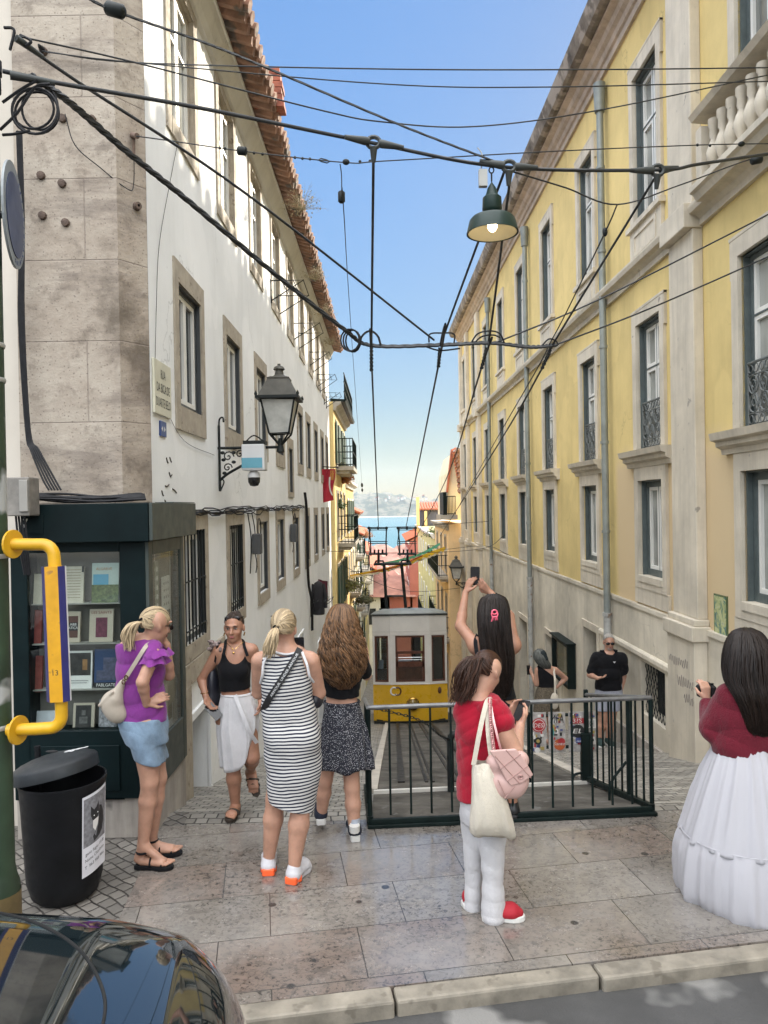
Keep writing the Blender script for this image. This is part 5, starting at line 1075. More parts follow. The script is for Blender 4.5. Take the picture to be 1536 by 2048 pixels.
for x0 in (0, 58):
    m = MB(); L = [tp(742+x0, 1112), tp(741+x0, 1085), tp(738+x0, 1056)]; R_ = [tp(773+x0, 1112), tp(772+x0, 1085), tp(773+x0, 1056)]
    m.tube(L, .02, 5); m.tube(R_, .02, 5); m.tube([tp(741+x0, 1110), tp(737+x0, 1085), tp(741+x0, 1058)], .012, 5)
    for py, w in ((1056, .028), (1060, .012), (1083, .014), (1087, .012), (1108, .03)): m.tube([tp(737+x0, py), tp(775+x0, py)], w, 6)
    for px in (738, 773, 756): m.ell(tp(px+x0, 1056), .045, 8, 5)
    for k in (749, 757, 765): m.tube([tp(k+x0, 1108), tp(k+x0, 1099)], .03, 6)
    m.tube([tp(757+x0, 1110), tp(757+x0, 1127)], .04, 6); m.build('trolley_frame', iron, tram, smooth=60)
for o in bpy.data.objects:              # the car body leans with the slope of the track
    q = o
    while q.parent is not None: q = q.parent
    if q == tram and o.type == 'MESH' and not o.name.startswith(('trolley', 'wheel', 'undercarriage')):
        for v in o.data.vertices:
            if v.co.y > 0: v.co.z -= .17*v.co.y
# ================================================================== the dark car by the kerb
CX = np.array((math.cos(KA), math.sin(KA), 0)); CN = np.array((-math.sin(KA), math.cos(KA), 0)); C0 = np.array((-.43, 2.20, -.075))
cpaint = NT('black car paint'); cpaint.set(Base_Color=(.006, .010, .012), Roughness=.045, Specular_IOR_Level=.7, Coat_Weight=1.0, Coat_Roughness=.02); cpaint = cpaint.m
cw = lambda s, t, z: C0+CX*s+CN*t+np.array((0, 0, z))
hp_ = [(-4.1, .55), (-4.0, .85), (-3.6, .95), (-3.2, 1.0), (-2.3, 1.02), (-1.6, 1.12), (-1.0, 1.06), (-.55, .985), (-.25, .89), (-.08, .78), (.0, .68)]
HS = np.array(hp_)
def ch(s, t):
    f = max(0.0, 1-abs(t/.93)**9)**.42; e = max(0.0, 1-max(0, (s+.5+.10*(t/.8)**2)/.60)**5)**.5 if s > -.6-.1 else 1.0
    b = max(0.0, 1-max(0, (-3.55-s)/.6)**5)**.5
    return .22+(float(np.interp(s, HS[:, 0], HS[:, 1]))-.22+.035*(1-(t/.8)**2))*f*e*b
car = thing('parked_car', 'glossy black car parked along the kerb, its curved bonnet mirroring the sky', 'car', cw(-2, 0, 0))
ss = np.concatenate([np.linspace(-4.14, -1.4, 24), np.linspace(-1.35, -.3, 30), np.linspace(-.28, .095, 40)]); tt = np.concatenate([np.linspace(-.93, -.74, 18), np.linspace(-.70, .70, 34), np.linspace(.74, .93, 18)])
m = MB(); m.grid([[cw(s, t, ch(s, t)) for t in tt] for s in ss])
m.build('body', cpaint, car, smooth=180)
m = MB(); m.box(tuple(np.array((0, 0, 0))), (0.001, .001, .001)) if False else None
seam = cat([(-1.55, .845), (-1.2, .79), (-.86, .66), (-.60, .46), (-.45, .22), (-.42, 0), (-.45, -.22), (-.60, -.46), (-.86, -.66), (-1.2, -.79), (-1.55, -.845)], 8)
m.tube([cw(s, t, ch(s, t)+.0005) for s, t in seam], .0055, 6); m.build('bonnet_gap', M('dark gap', (.003, .003, .003), .9), car)
m = MB(); cs = [(-3.9, .93, .70), (-3.5, 1.32, .60), (-2.9, 1.47, .57), (-2.2, 1.45, .58), (-1.75, 1.25, .63), (-1.2, .98, .72)]
G = []
for s, z, w in cs: G.append([cw(s, -w, z-.03), cw(s, -w*.6, z), cw(s, 0, z+.015), cw(s, w*.6, z), cw(s, w, z-.03)])
m.grid(G)
for k in (0, 4): m.grid([[g_[k], cw(c_[0], -.76 if k == 0 else .76, .92)] for g_, c_ in zip(G, cs)])
m.build('cabin_glass', glass_dark('tinted car glass', (.01, .012, .012), .04), car, smooth=40)
for s in (-.85, -3.2):
    for t in (-.80, .80):
        m = MB(); m.lathe([(.0, -.1), (.2, -.1), (.30, -.09), (.31, 0), (.30, .09), (.2, .1), (0, .1)], cw(s, t, .31), 24, CN, closed=False); w_ = m.build('wheel', rubber, car, smooth=40)
        m = MB(); m.lathe([(.19, -.101), (.17, -.09), (.19, .101)], cw(s, t, .31), 16, CN); m.build('rim', metal, w_, smooth=40)
m = MB(); m.grid([[cw(s, t*1.0, .22 if k == 0 else .12) for k in (0, 1)] for s, t in [(-4.1, -.8), (.0, -.8), (.09, 0), (.0, .8), (-4.1, .8)]]); m.build('sill', iron, car)
# ================================================================== overhead cables
def cpts(pts, per=8): return cat([at(*p) for p in pts], per) if len(pts) > 2 else [lerp(at(*pts[0]), at(*pts[1]), t) for t in np.linspace(0, 1, 6)]
cable_m = M('weathered black cable', (.020, .022, .024), .6, var=.25, vs=6, bump=0)
GRP = 'overhead cables strung across the head of the street'
def cable(lab, pts, r, parts=None, n=6, twist=0, name='overhead_cable'):
    P = cpts(pts); t = thing(name, lab, 'cable', P[0], GRP); m = MB()
    if twist:
        for k in range(3): m.tube([p+twist*np.array((math.cos(i*.8+k*2.1), math.sin(i*.8+k*2.1), math.sin(i*.8+k*2.1))) for i, p in enumerate(cat(P[::2], 4))], r, 5)
    else: m.tube(P, r, n)
    m.build('wire', cable_m, t, smooth=60)
    for nm, fn2, mm in parts or []:
        m = MB(); fn2(m); m.build(nm, mm, t, smooth=50)
    return t
grey_ins = M('dark grey clamp', (.045, .05, .048), .55, .3, var=.2)
def node(mb, px, py, Y, dirl, dirr, dn=True):     # forged ring with three sockets
    c = at(px, py, Y); mb.tube([c+np.array((.042*math.cos(a), 0, .036*math.sin(a))) for a in np.linspace(0, 2*PI, 15)[:-1]], .014, 6, closed=True)
    for q in (dirl, dirr): d = at(*q)-c; L = np.linalg.norm(d); d /= L; mb.tube([c+d*.035, c+d*.06, c+d*.2], [.026, .028, .015], 8)
    if dn: mb.tube([c+np.array((0, 0, -.03)), c+np.array((-.002, .02, -.12))], [.026, .014], 8)
def block(mb, px, py, Y, l, r, ax=(1, 0, 0)): ax = np.array(ax, float); ax /= np.linalg.norm(ax); mb.lathe([(r*.6, -l/2), (r, -l*.38), (r, l*.38), (r*.6, l/2)], at(px, py, Y), 12, ax)
cable('thick span cable from the green pole carrying three forged rings', [(5, 142, 3.95), (110, 165, 4.05), (400, 216, 4.45), (740, 285, 4.9), (1008, 334, 5.0), (1312, 340, 5.2), (1400, 328, 5.4), (1560, 304, 5.8)], .0115,
      [('span_ring', lambda m: node(m, 747, 285, 4.9, (600, 257, 4.7), (900, 312, 4.97)), grey_ins), ('span_ring', lambda m: node(m, 1018, 333, 5.0, (900, 312, 4.97), (1200, 341, 5.12)), grey_ins), ('span_ring', lambda m: node(m, 1315, 341, 5.2, (1200, 341, 5.12), (1450, 322, 5.5)), grey_ins), ('socket', lambda m: m.tube([at(20, 150, 3.96), at(110, 166, 4.05)], [.024, .016], 8), grey_ins)])
cable('twisted cable with black egg insulator running down to the lamp crossing', [(150, -20, 3.9), (225, 20, 4.0), (400, 82, 4.3), (520, 130, 4.45), (800, 250, 4.8), (1000, 327, 5.0)], .005, [('insulator', lambda m: block(m, 230, 20, 4.0, .11, .036, (1, 0, -.3)), iron)], twist=.006)
cable('thin straight wire, upper one of the two near the top of the picture', [(85, 102, 5.7), (270, 125, 5.7), (768, 138, 5.6), (1200, 139, 5.7), (1560, 135, 6.0)], .005, [('wall_hook', lambda m: m.lathe([(.025, 0), (.02, .05), (.008, .09)], at(88, 104, 5.75), 8, (0, -1, 0)), rubber)])
cable('thin straight wire just beneath the uppermost wire', [(90, 104, 5.7), (270, 125, 5.65), (768, 168, 5.5), (1100, 174, 5.6), (1560, 162, 6.0)], .0045)
cable('thin sagging wire crossing the sky below the two straight wires', [(35, 72, 3.97), (270, 125, 4.5), (640, 220, 5.0), (768, 244, 5.2), (950, 253, 5.4), (1200, 220, 5.7), (1560, 145, 6.2)], .005)
cable('thick straight cable falling from the green pole to the wire crossing in mid air', [(32, 76, 3.97), (150, 160, 4.3), (500, 393, 5.3), (868, 680, 7.0)], .0095, [('socket', lambda m: m.tube([at(32, 76, 3.97), at(85, 114, 4.1)], [.02, .013], 8), grey_ins)])
cable('heavy bundle of black cables sagging across the street', [(60, 150, 4.0), (140, 205, 4.2), (250, 300, 4.6), (380, 405, 5.2), (540, 540, 6.0), (690, 660, 6.8), (745, 691, 7.0), (880, 690, 7.0), (980, 686, 7.0), (1060, 694, 7.0), (1112, 690, 7.0)], .0125, [
    ('cable_coil', lambda m: [m.tube([at(700+s*3, 680, 6.8)+np.array((.085*math.cos(a)*(1-.1*s), .02*s, .10*math.sin(a))) for a in np.linspace(0, 2*PI, 15)[:-1]], .008, 5, closed=True) for s in (0, 1, 2)], rubber),
    ('cable_coil', lambda m: m.tube([at(740, 690, 7.0)+np.array((-.10+.2*t, 0, .13*math.sin(PI*t)**.5)) for t in np.linspace(0, 1, 12)], .011, 5), rubber),
    ('cable_loop', lambda m: [m.tube(cat([at(x, y+dy, 7.0) for x, y in P], 5), .008, 5) for P, dy in (([(858, 685), (860, 668), (885, 666), (908, 668), (908, 688)], 0), ([(850, 690), (880, 698), (920, 694)], 3), ([(940, 690), (955, 668), (980, 662), (1000, 668), (1010, 690)], 0), ([(945, 688), (962, 671), (985, 667), (1000, 672)], 3), ([(1085, 690), (1098, 678), (1112, 682), (1116, 690)], 0))], rubber)], twist=.011)
cable('straight cable rising from the crossing to the yellow wall, the higher of two', [(985, 688, 7.0), (1200, 598, 7.1), (1560, 417, 7.3)], .0085)
cable('straight cable rising from the crossing to the yellow wall, the lower of two', [(1108, 691, 7.0), (1300, 617, 7.1), (1560, 503, 7.3)], .0085)
cable('insulated guy wire from the pilaster hook with small blocks on it', [(270, 272, 5.75), (330, 280, 5.75), (484, 302, 5.7), (690, 325, 5.65), (768, 322, 5.65), (1100, 303, 5.9), (1400, 290, 6.3), (1560, 287, 6.6)], .0045, [
    ('insulator', lambda m: block(m, 484, 302, 5.7, .075, .032, (1, 0, -.1)), iron), ('insulator', lambda m: m.ell(at(692, 324, 5.65), (.028, .022, .022), 10, 6), iron), ('insulator', lambda m: m.ell(at(1483, 288, 6.45), (.03, .022, .022), 10, 6), iron),
    ('turnbuckle', lambda m: [m.tube([at(x0, y0, 5.68), at(x0+6, y0+3, 5.68), at(x1-6, y1+3, 5.68), at(x1, y1, 5.68), at(x1-6, y1-3, 5.68), at(x0+6, y0-3, 5.68)], .005, 5, closed=True) for x0, y0, x1, y1 in ((636, 320, 660, 323),)], iron),
    ('wire_tie', lambda m: [m.ell(at(x, y, 5.7), (.012, .01, .012), 6, 4) for x, y in ((440, 296), (450, 297), (508, 306), (525, 308), (590, 315), (605, 317), (620, 318), (720, 323), (740, 322), (1395, 290), (1420, 291))], iron),
    ('wall_bracket', lambda m: (m.tube([at(262, 270, 5.9), at(274, 272, 5.75)], .022, 8), m.tube([at(268, 275, 5.85), at(268, 310, 5.85)], .012, 5)), M('rusty bracket', (.16, .11, .085), .9, var=.3, vs=20))])
cable('very thin sight wire hanging down the street from a black block', [(680, 328, 5.65), (683, 350, 5.7), (684, 392, 5.75), (688, 430, 6.0), (705, 700, 12), (725, 985, 36)], .004, [('insulator', lambda m: block(m, 683, 394, 5.75, .09, .027, (0, 0, 1)), iron), ('insulator', lambda m: (m.ell(at(724, 970, 36), (.06, .06, .12), 8, 5), m.ell(at(724.5, 980, 36), (.05, .05, .09), 8, 5)), iron)])
def twine(px0, py0, px1, py1, Y): return lambda m: [m.tube([lerp(at(px0, py0, Y), at(px1, py1, Y), t)+.012*np.array((math.cos(20*t+k*3.1), 0, math.sin(20*t+k*3.1)*.3)) for t in np.linspace(0, 1, 22)], .009, 5) for k in (0, 1)]
cable('trolley wire hanging from the first ring and running down to the tram', [(747, 298, 4.9), (743, 690, 7.0), (744, 740, 7.6), (757, 1057, 21.2)], .0098, [('splice', twine(743, 695, 743, 742, 7.2), iron)])
cable('trolley wire slanting from the lamp crossing to the second trolley frame', [(1008, 345, 5.0), (885, 680, 7.0), (876, 735, 7.5), (812, 1054, 21.2)], .0098, [('splice', twine(880, 695, 877, 735, 7.2), iron)])
cable('trolley wire from the lamp crossing passing in front of the far yellow houses', [(1022, 345, 5.0), (978, 680, 7.0), (963, 735, 7.4), (880, 985, 18), (800, 1130, 34)], .0098, [('splice', twine(974, 695, 963, 738, 7.2), iron)])
cable('trolley wire from the third ring slanting across the yellow facade', [(1312, 352, 5.2), (1105, 690, 7.0), (1085, 735, 7.5), (980, 915, 13), (880, 1072, 34)], .0098, [('splice', twine(1102, 695, 1084, 738, 7.2), iron)])
cable('thinner wire beside the last trolley wire with a small oval insulator', [(1234, 410, 5.4), (1210, 465, 5.6), (1130, 630, 6.7), (1098, 690, 7.0), (1070, 745, 7.6), (975, 910, 13), (905, 1035, 28)], .006, [('insulator', lambda m: m.ell(at(1210, 464, 5.6), (.02, .02, .035), 10, 6), iron)])
cable('short bridle wire joining the lamp crossing to the yellow wall through a block', [(1024, 343, 5.0), (1130, 375, 5.2), (1234, 409, 5.4), (1360, 370, 5.6), (1490, 322, 5.9), (1560, 305, 6.1)], .0055, [('insulator', lambda m: block(m, 1513, 320, 5.9, .09, .032, (1, 0, .2)), iron)])
for lab, pts, r in (('thin cross wire from the banner to the yellow wall above the tram', [(640, 1046, 27), (690, 1047, 27), (760, 1055, 26.5), (990, 1042, 26), (1018, 1038, 26)], .010), ('low cross wire over the trolley frames', [(590, 1100, 22), (800, 1106, 22), (960, 1098, 22), (1010, 1070, 20)], .008), ('cross wire low over the tram roof', [(660, 1118, 30), (800, 1180, 28), (960, 1172, 28)], .009), ('thin cross wire from the pilaster of the yellow building', [(880, 1100, 30), (970, 1092, 26), (1022, 1112, 20)], .009)):
    cable(lab, pts, r)
# coil and drops of black cable at the corner
t = thing('cable_loops', 'large loops of spare black cable hanging beside the top of the green pole', 'cables', at(70, 220, 4.0)); m = MB()
for k, (cx, cy, rx, ry) in enumerate(((70, 222, 46, 46), (74, 226, 44, 42), (66, 218, 42, 40), (80, 216, 36, 44))):
    m.tube([at(cx+rx*math.cos(a), cy+ry*math.sin(a), 4.0+.03*k) for a in np.linspace(0, 2*PI, 25)[:-1]], .007, 5, closed=True)
m.build('loop', rubber, t, smooth=60)
for P in ([(5, 205), (40, 180), (75, 160)], [(0, 260), (35, 225), (70, 175), (100, 168)], [(5, 270), (30, 268), (60, 262)], [(20, 100), (28, 60), (8, 55)], [(40, 70), (62, 82), (52, 92)]): m = MB(); m.tube(cat([at(x, y, 4.0) for x, y in P], 6), .008, 5); m.build('loose_end', rubber, t, smooth=60)
m = MB()
for k in range(5): m.tube(cat([at(34+2.2*k, 262, 5.6), at(40+2*k, 450, 5.62), at(38+2.5*k, 640, 5.62), at(52+2*k, 860, 5.6), at(62+4*k, 900, 5.56), at(84+6*k, 955, 5.52), at(98+6*k, 980, 5.5)], 5), .008, 5)
m.tube(cat([at(130, 228, 5.7), at(150, 290, 5.7), at(200, 335, 5.72), at(255, 378, 5.8), at(267, 370, 5.85), at(268, 300, 5.85)], 6), .004, 4)
setp(m.build('corner_cable', rubber, smooth=60), 'black cables clipped down the corner pilaster to the display case', 'cables')
m = MB()                              # bolts and rust holes left in the pilaster
rust = M('rusty stained iron', (.10, .07, .055), .95, var=.4, vs=30)
for px, py in ((83, 352), (125, 368), (86, 432), (132, 446), (126, 238), (185, 240), (88, 104)):
    c = at(px, py, 5.75); m = MB(); m.lathe([(.02, 0), (.032, .006), (.03, .03), (.012, .035)], c+np.array((0, .005, 0)), 9, (0, -1, .0)); m.build('rusty_anchor', rust, wb)
for px, py in ((248, 262), (273, 413)): m = MB(); m.lathe([(.035, 0), (.03, .03), (.012, .032), (.012, .01)], at(px, py, 5.88)+np.array((.0, .0, 0)), 10, (.8, -.6, 0)); m.build('rusty_anchor', rust, wb)
m = MB()                              # thin stray wires on the white wall
for P in ([(342, 845, 0), (350, 700, 0), (372, 600, 0)],): pass
m.tube(cat([(wx(6.1, .015), 6.1, 4.0), (wx(6.2, .015), 6.22, 4.6), (wx(6.6, .012), 6.6, 5.3), (wx(6.9, .012), 6.95, 5.9)], 6), .0025, 4); m.tube(cat([(wx(6.1, .015), 6.1, 4.0), (wx(6.05, .015), 6.06, 3.5), (wx(6.3, .012), 6.3, 3.3), (wx(6.9, .012), 6.9, 3.05), (wx(8.1, .012), 8.1, 3.0)], 6), .0025, 4)
m.build('stray_wire', rubber, wb)
# ================================================================== dry shrubs on the eave
dry = M('dry stalks', (.30, .25, .15), .9, var=.4, vs=30, bump=0); dryg = M('dusty green leaf', (.085, .09, .045), .9, var=.4, vs=30, bump=0)
def shrub(name, lab, c, s, n, cols, seed, up=1.0, group=None, leaf=.03):
    rr = random.Random(seed); r = thing(name, lab, 'plant', c, group); c = np.array(c, float); ms = MB(); ml = MB()
    for _ in range(n):
        a = rr.uniform(0, 2*PI); e = rr.uniform(.1, 1.3); d = np.array((math.cos(a)*math.cos(e), math.sin(a)*math.cos(e), math.sin(e)*up)); L = s*rr.uniform(.5, 1.1); p1 = c+d*L*.55; p2 = c+d*L+np.array((rr.uniform(-.1, .1)*s, rr.uniform(-.1, .1)*s, -.08*s))
        ms.tube([c, p1, p2], [leaf*.12, leaf*.09, leaf*.04], 3)
        for _ in range(7):
            q = lerp(p1, p2, rr.random())+np.array([rr.uniform(-1, 1)*.12*s for _ in range(3)]); w = np.array([rr.uniform(-1, 1) for _ in range(3)]); w /= np.linalg.norm(w); v = np.cross(w, d); k = leaf*rr.uniform(.5, 1.2)
            ml.add([q-w*k*.4, q+v*k, q+w*k*.4, q-v*k*.6], [(0, 1, 2, 3)])
    ms.build('stems', cols[0], r, recalc=False); ml.build('leaves', cols[1], r, recalc=False); return r
G2 = 'dry shrubs rooted on the tiled eave'
for px, py, Y, s, lb in ((605, 420, 11.5, .42, 'largest dry feathery shrub on the tiled eave'), (630, 560, 15.2, .36, 'dry shrub on the eave between two others'), (645, 630, 18.5, .40, 'bushy dry shrub on the eave farther down the street'), (660, 690, 22.5, .34, 'smallest dry tuft at the far end of the eave')):
    shrub('roof_shrub', lb, at(px, py, Y), s, 60, (dry, dry), int(px), group=G2, leaf=.022)
# ================================================================== the houses farther down the street
def tint(name, col, st=.3): return plaster(name, col, streak=st, var=.1)
c_ylw = tint('warm yellow render', (.80, .62, .28)); c_crm = tint('cream render wall', (.80, .71, .50)); c_wht = tint('lime washed wall', (.85, .83, .78)); c_och = tint('ochre render', (.76, .55, .22)); c_pnk = tint('faded red render', (.42, .15, .12)); c_gry = tint('dark grey slate cladding', (.10, .095, .11)); c_pal = tint('pale lemon render', (.66, .60, .30)); c_ora = tint('peach render', (.76, .56, .32))
grn_sh = M('green shutters', (.04, .09, .06), .6); gryst = M('grey stone slab', (.38, .35, .30), .8, var=.2)
def tiles(mb, fr, u0, u1, n0, z0, n1, z1, step=.24, r=.08):
    u = u0+step/2
    while u < u1: mb.tube([fr(u, n0, z0), fr(u, n1, z1)], r, 5); u += step
    mb.raw([fr(u0, n0, z0-.03), fr(u1, n0, z0-.03), fr(u1, n1, z1-.03), fr(u0, n1, z1-.03)], [(0, 1, 2, 3)])
def house(lab, fr, u0, u1, z0, z1, col, cols, floors, depth=7, roof='tile', balc=(), sh=None, cor=True, winw=.42, over=.35, trim=None):
    um = (u0+u1)/2; r = thing('street_house', lab, 'house', fr(um, 0, z0))
    hs = [(u-winw, u+winw, a, b) for u in cols for a, b in floors]
    m = MB(fr); wall_holes(m, u0, u1, z0, z1, hs, depth=.18)
    for u in (u0, u1): m.quad((u, 0, z0), (u, -depth, z0), (u, -depth, z1), (u, 0, z1))
    m.quad((u0, -depth, z0), (u1, -depth, z0), (u1, -depth, z1), (u0, -depth, z1)); m.quad((u0, 0, z1), (u1, 0, z1), (u1, -depth, z1), (u0, -depth, z1)); m.build('wall', col, r)
    if cor: m = MB(fr); extr(m, [(-.02, z1-.3), (.08, z1-.3), (.1, z1-.18), (.24, z1-.1), (.26, z1), (-.02, z1)], u0, u1); m.build('cornice', trim or gryst, r)
    if roof == 'tile':
        m = MB(); tiles(m, fr, u0-.1, u1+.1, over, z1+.06, -depth/2, z1+depth*.27); tiles(m, fr, u0-.1, u1+.1, -depth-.2, z1, -depth/2, z1+depth*.27, .6)
        for u in (u0, u1): m.raw([fr(u, 0, z1), fr(u, -depth, z1), fr(u, -depth/2, z1+depth*.26)], [(0, 1, 2)])
        m.build('roof', tile_red, r)
    for i, h in enumerate(hs):
        a, b, c, d = h; m = MB(fr); border(m, a-.11, b+.11, c-.11, d+.11, .11, -.02, .03); w = m.build('window', trim or gryst, r)
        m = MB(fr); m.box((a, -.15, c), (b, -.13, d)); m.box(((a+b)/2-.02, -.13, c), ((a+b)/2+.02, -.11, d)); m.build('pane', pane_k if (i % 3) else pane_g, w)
        for q0, q1 in ((a-.45, a-.01), (b+.01, b+.45)) if sh and i % 2 == 0 else (): m = MB(fr); m.box((q0, .03, c), (q1, .07, d)); m.build('shutter', sh, w)
    for u, z, w, n in balc:
        m = MB(fr); m.box((u-w, 0, z-.14), (u+w, n, z)); m.box((u-w+.1, 0, z-.26), (u+w-.1, n*.7, z-.14)); b = m.build('balcony', gryst, r)
        m = MB(fr)
        for q in (z+.06, z+.5, z+.98): m.tube([(u-w, .02, q), (u-w, n-.03, q), (u+w, n-.03, q), (u+w, .02, q)], .018, 5)
        k = int(2*w/.13)
        for i in range(k+1): m.tube([(u-w+2*w*i/k, n-.03, z), (u-w+2*w*i/k, n-.03, z+.98)], .010, 4)
        for i in range(1, 5): m.tube([(u-w, n*i/5, z), (u-w, n*i/5, z+.98)], .010, 4); m.tube([(u+w, n*i/5, z), (u+w, n*i/5, z+.98)], .010, 4)
        m.build('railing', iron_g, b)
    return r
# west side, in full sun; frame u = -Y
L2 = Fr((-1.72, 0, 0), (-.002, -1, 0), (1, -.002, 0))
house('yellow house with two balconies next after the white building', L2, -32.6, -25.5, -12, 6.0, c_ylw, [-31.2, -29.0, -27.0], [(3.95, 5.4), (1.3, 2.9), (-1.3, .3), (-4, -2.2)], roof='flat', balc=[(-28.2, 3.85, 1.7, .62), (-29.0, 1.1, 1.9, .6), (-29, -4.1, 1.5, .5)], sh=grn_sh)
m = MB(L2); extr(m, [(-.1, 6.0), (.4, 6.0), (.45, 6.08), (-.1, 6.12)], -32.6, -25.6)
for z in (6.4, 6.75, 7.05): m.tube([(-32.5, .35, z), (-26, .35, z)], .02, 5)
for k in range(22): m.tube([(-32.5+.3*k, .35, 6.1), (-32.5+.3*k, .35, 7.05)], .012, 4)
r_ = thing('roof_terrace', 'roof terrace railing above the yellow house with balconies', 'railing', L2(-29, .35, 6.0)); m.build('railing', iron_g, r_)
house('narrow ochre house with white cornice and dark shutters', L2, -40.2, -32.7, -14, 3.55, c_och, [-38.9, -36.6, -34.4], [(1.3, 2.7), (-1.4, .2), (-4.2, -2.6), (-7, -5.2)], roof='flat', sh=grn_sh, balc=[(-36.6, -1.6, 1.6, .5), (-36.6, -4.4, 1.5, .5)], trim=c_wht)
house('small cream house with red tiled eave beyond the ochre house', L2, -46, -40.3, -15, 2.0, c_crm, [-44.8, -42.2], [(-.2, 1.3), (-3, -1.4), (-6, -4.3)], depth=5, sh=grn_sh, balc=[(-43.4, -.4, 1.6, .5), (-43.4, -3.2, 1.6, .5)])
house('white house with small balconies lower down the sunny side', L2, -56, -46.1, -16, .6, c_wht, [-54.5, -51.5, -48.5], [(-1.6, -.1), (-4.4, -2.8), (-7.4, -5.6)], sh=grn_sh, balc=[(-51.5, -1.8, 2.2, .55), (-51.5, -4.6, 2.2, .5)], depth=6)
house('pale lemon house far down the sunny side', L2, -70, -56.1, -18, -1.2, c_pal, [-68, -64.5, -61, -58], [(-3.4, -1.9), (-6.2, -4.6), (-9, -7.4)], depth=6, balc=[(-62, -3.6, 2.5, .55)])
house('white rendered house closing the sunny side of the street', Fr((-1.3, 0, 0), (-.002, -1, 0), (1, -.002, 0)), -90, -70.2, -22, -3.6, c_wht, [-87, -83, -79, -75, -72], [(-5.8, -4.3), (-8.6, -7), (-12, -10)], depth=6, balc=[(-80, -6, 3, .55)])
# east side, its fronts in shade
R2 = Fr((2.93, 0, 0), (.0, 1, 0), (-1, .0, 0))
house('peach gabled house with red tiled slope beside the long yellow building', R2, 34.3, 43.6, -14, 1.55, c_ora, [36.0, 38.6, 41.4], [(-.7, .9), (-3.6, -1.9), (-6.6, -4.8)], roof='flat', balc=[(39, -.9, 4.2, .5), (39, -3.8, 4.2, .45)], sh=None, depth=5)
gb = thing('gable_house', 'cream gable wall with steep red tiles and a corner balcony beside the yellow building', 'house', R2(35, -.5, 1.5))
m = MB(); gy = 34.9
m.prism([(at(894, 1040, gy)[0], gy, at(894, 1040, gy)[2]), (at(922, 1040, gy)[0], gy, at(922, 1040, gy)[2]), (at(921, 905, gy)[0], gy, at(921, 905, gy)[2]), (at(907, 905, gy)[0], gy, at(907, 905, gy)[2]), (at(897, 940, gy)[0], gy, at(897, 945, gy)[2])], (0, 6, 0)); m.build('wall', c_crm, gb)
m = MB()
for k in range(13):
    t = k/12; a = at(903+14*t, 903+72*t, gy-.35); b = at(911+9*t, 898+70*t, gy-.1); m.prism([a, b, b+np.array((0, .1, .09)), a+np.array((0, .1, .09))], (0, -.22, -.02))
m.prism([at(896, 985, gy-.15), at(893, 985, gy-.15), at(903, 898, gy-.15), at(907, 898, gy-.15)], (0, .5, 0)); m.build('roof', tile_red, gb)
m = MB()
for k in range(9): m.tube([at(912+7*k/8, 900+10*k, gy-.5), at(922, 903+10*k, gy-.4)], .13, 6)
m.build('ridge_tiles', tile_old, gb)
bx = lambda px, py: at(px, py, 34.2)
m = MB(); c0, c1 = bx(880, 1030), bx(914, 1030); m.box((c0[0], 33.9, c0[2]-.2), (c1[0], 36.5, c0[2])); bl = m.build('balcony', gryst, gb)
m = MB(); q0, q1 = bx(887, 993), bx(910, 993)
for z in (c0[2]+.05, q0[2]): m.tube([(q0[0], 36.3, z), (q0[0], 34.0, z), (q1[0], 34.0, z)], .022, 5)
for k in range(9): x = q0[0]+(q1[0]-q0[0])*k/8; m.tube([(x, 34.0, c0[2]), (x, 34.0, q0[2])], .012, 4)
for k in range(9): m.tube([(q0[0], 34.0+.29*k, c0[2]), (q0[0], 34.0+.29*k, q0[2])], .012, 4)
m.build('railing', iron_g, bl)
m = MB(); m.box((q0[0]-.03, 34.05, c0[2]), (q0[0]+.13, 36.2, q0[2]+.2)); m.build('screen', iron_g, bl)
house('pale yellow house with arched upper windows and a balustraded parapet', R2, 43.8, 66, -17, .75, c_pal, [46, 49.5, 53, 56.5, 60, 63.5], [(-2.1, -.3), (-5.2, -3.4), (-8.6, -6.6)], roof='flat', balc=[(52, -5.4, 5, .5)], trim=c_wht, depth=6)
house('faded red house with tiled eave at the bend of the street', Fr((2.3, 0, 0), (0, 1, 0), (-1, 0, 0)), 70, 84, -20, -.9, c_pnk, [73, 77, 81], [(-3.6, -2), (-6.8, -5)], depth=4, trim=c_wht)
dg = thing('slate_house', 'dark grey slate clad house with red tiled roof rising behind the parapet', 'house', at(858, 1044, 60))
m = MB(); a, b = at(843, 1044, 60), at(882, 1018, 60); m.box((a[0], 60, a[2]-8), (b[0], 66, b[2])); m.build('wall', c_gry, dg)
m = MB(); z = b[2]; f = Fr((a[0], 60, 0), (1, 0, 0), (0, -1, 0)); tiles(m, f, -.2, b[0]-a[0]+.2, .25, z, -3, z+.55, .22, .09); m.build('roof', tile_red, dg)
m = MB(); p = at(836, 1040, 60); m.box((p[0]-.12, 59.8, p[2]-1), (p[0]+.12, 60.1, at(836, 994, 60)[2])); m.box((at(851, 1040, 60)[0]-.1, 59.7, p[2]-1), (at(851, 1040, 60)[0]+.12, 59.95, at(851, 1022, 60)[2])); m.build('chimney', c_och, dg)
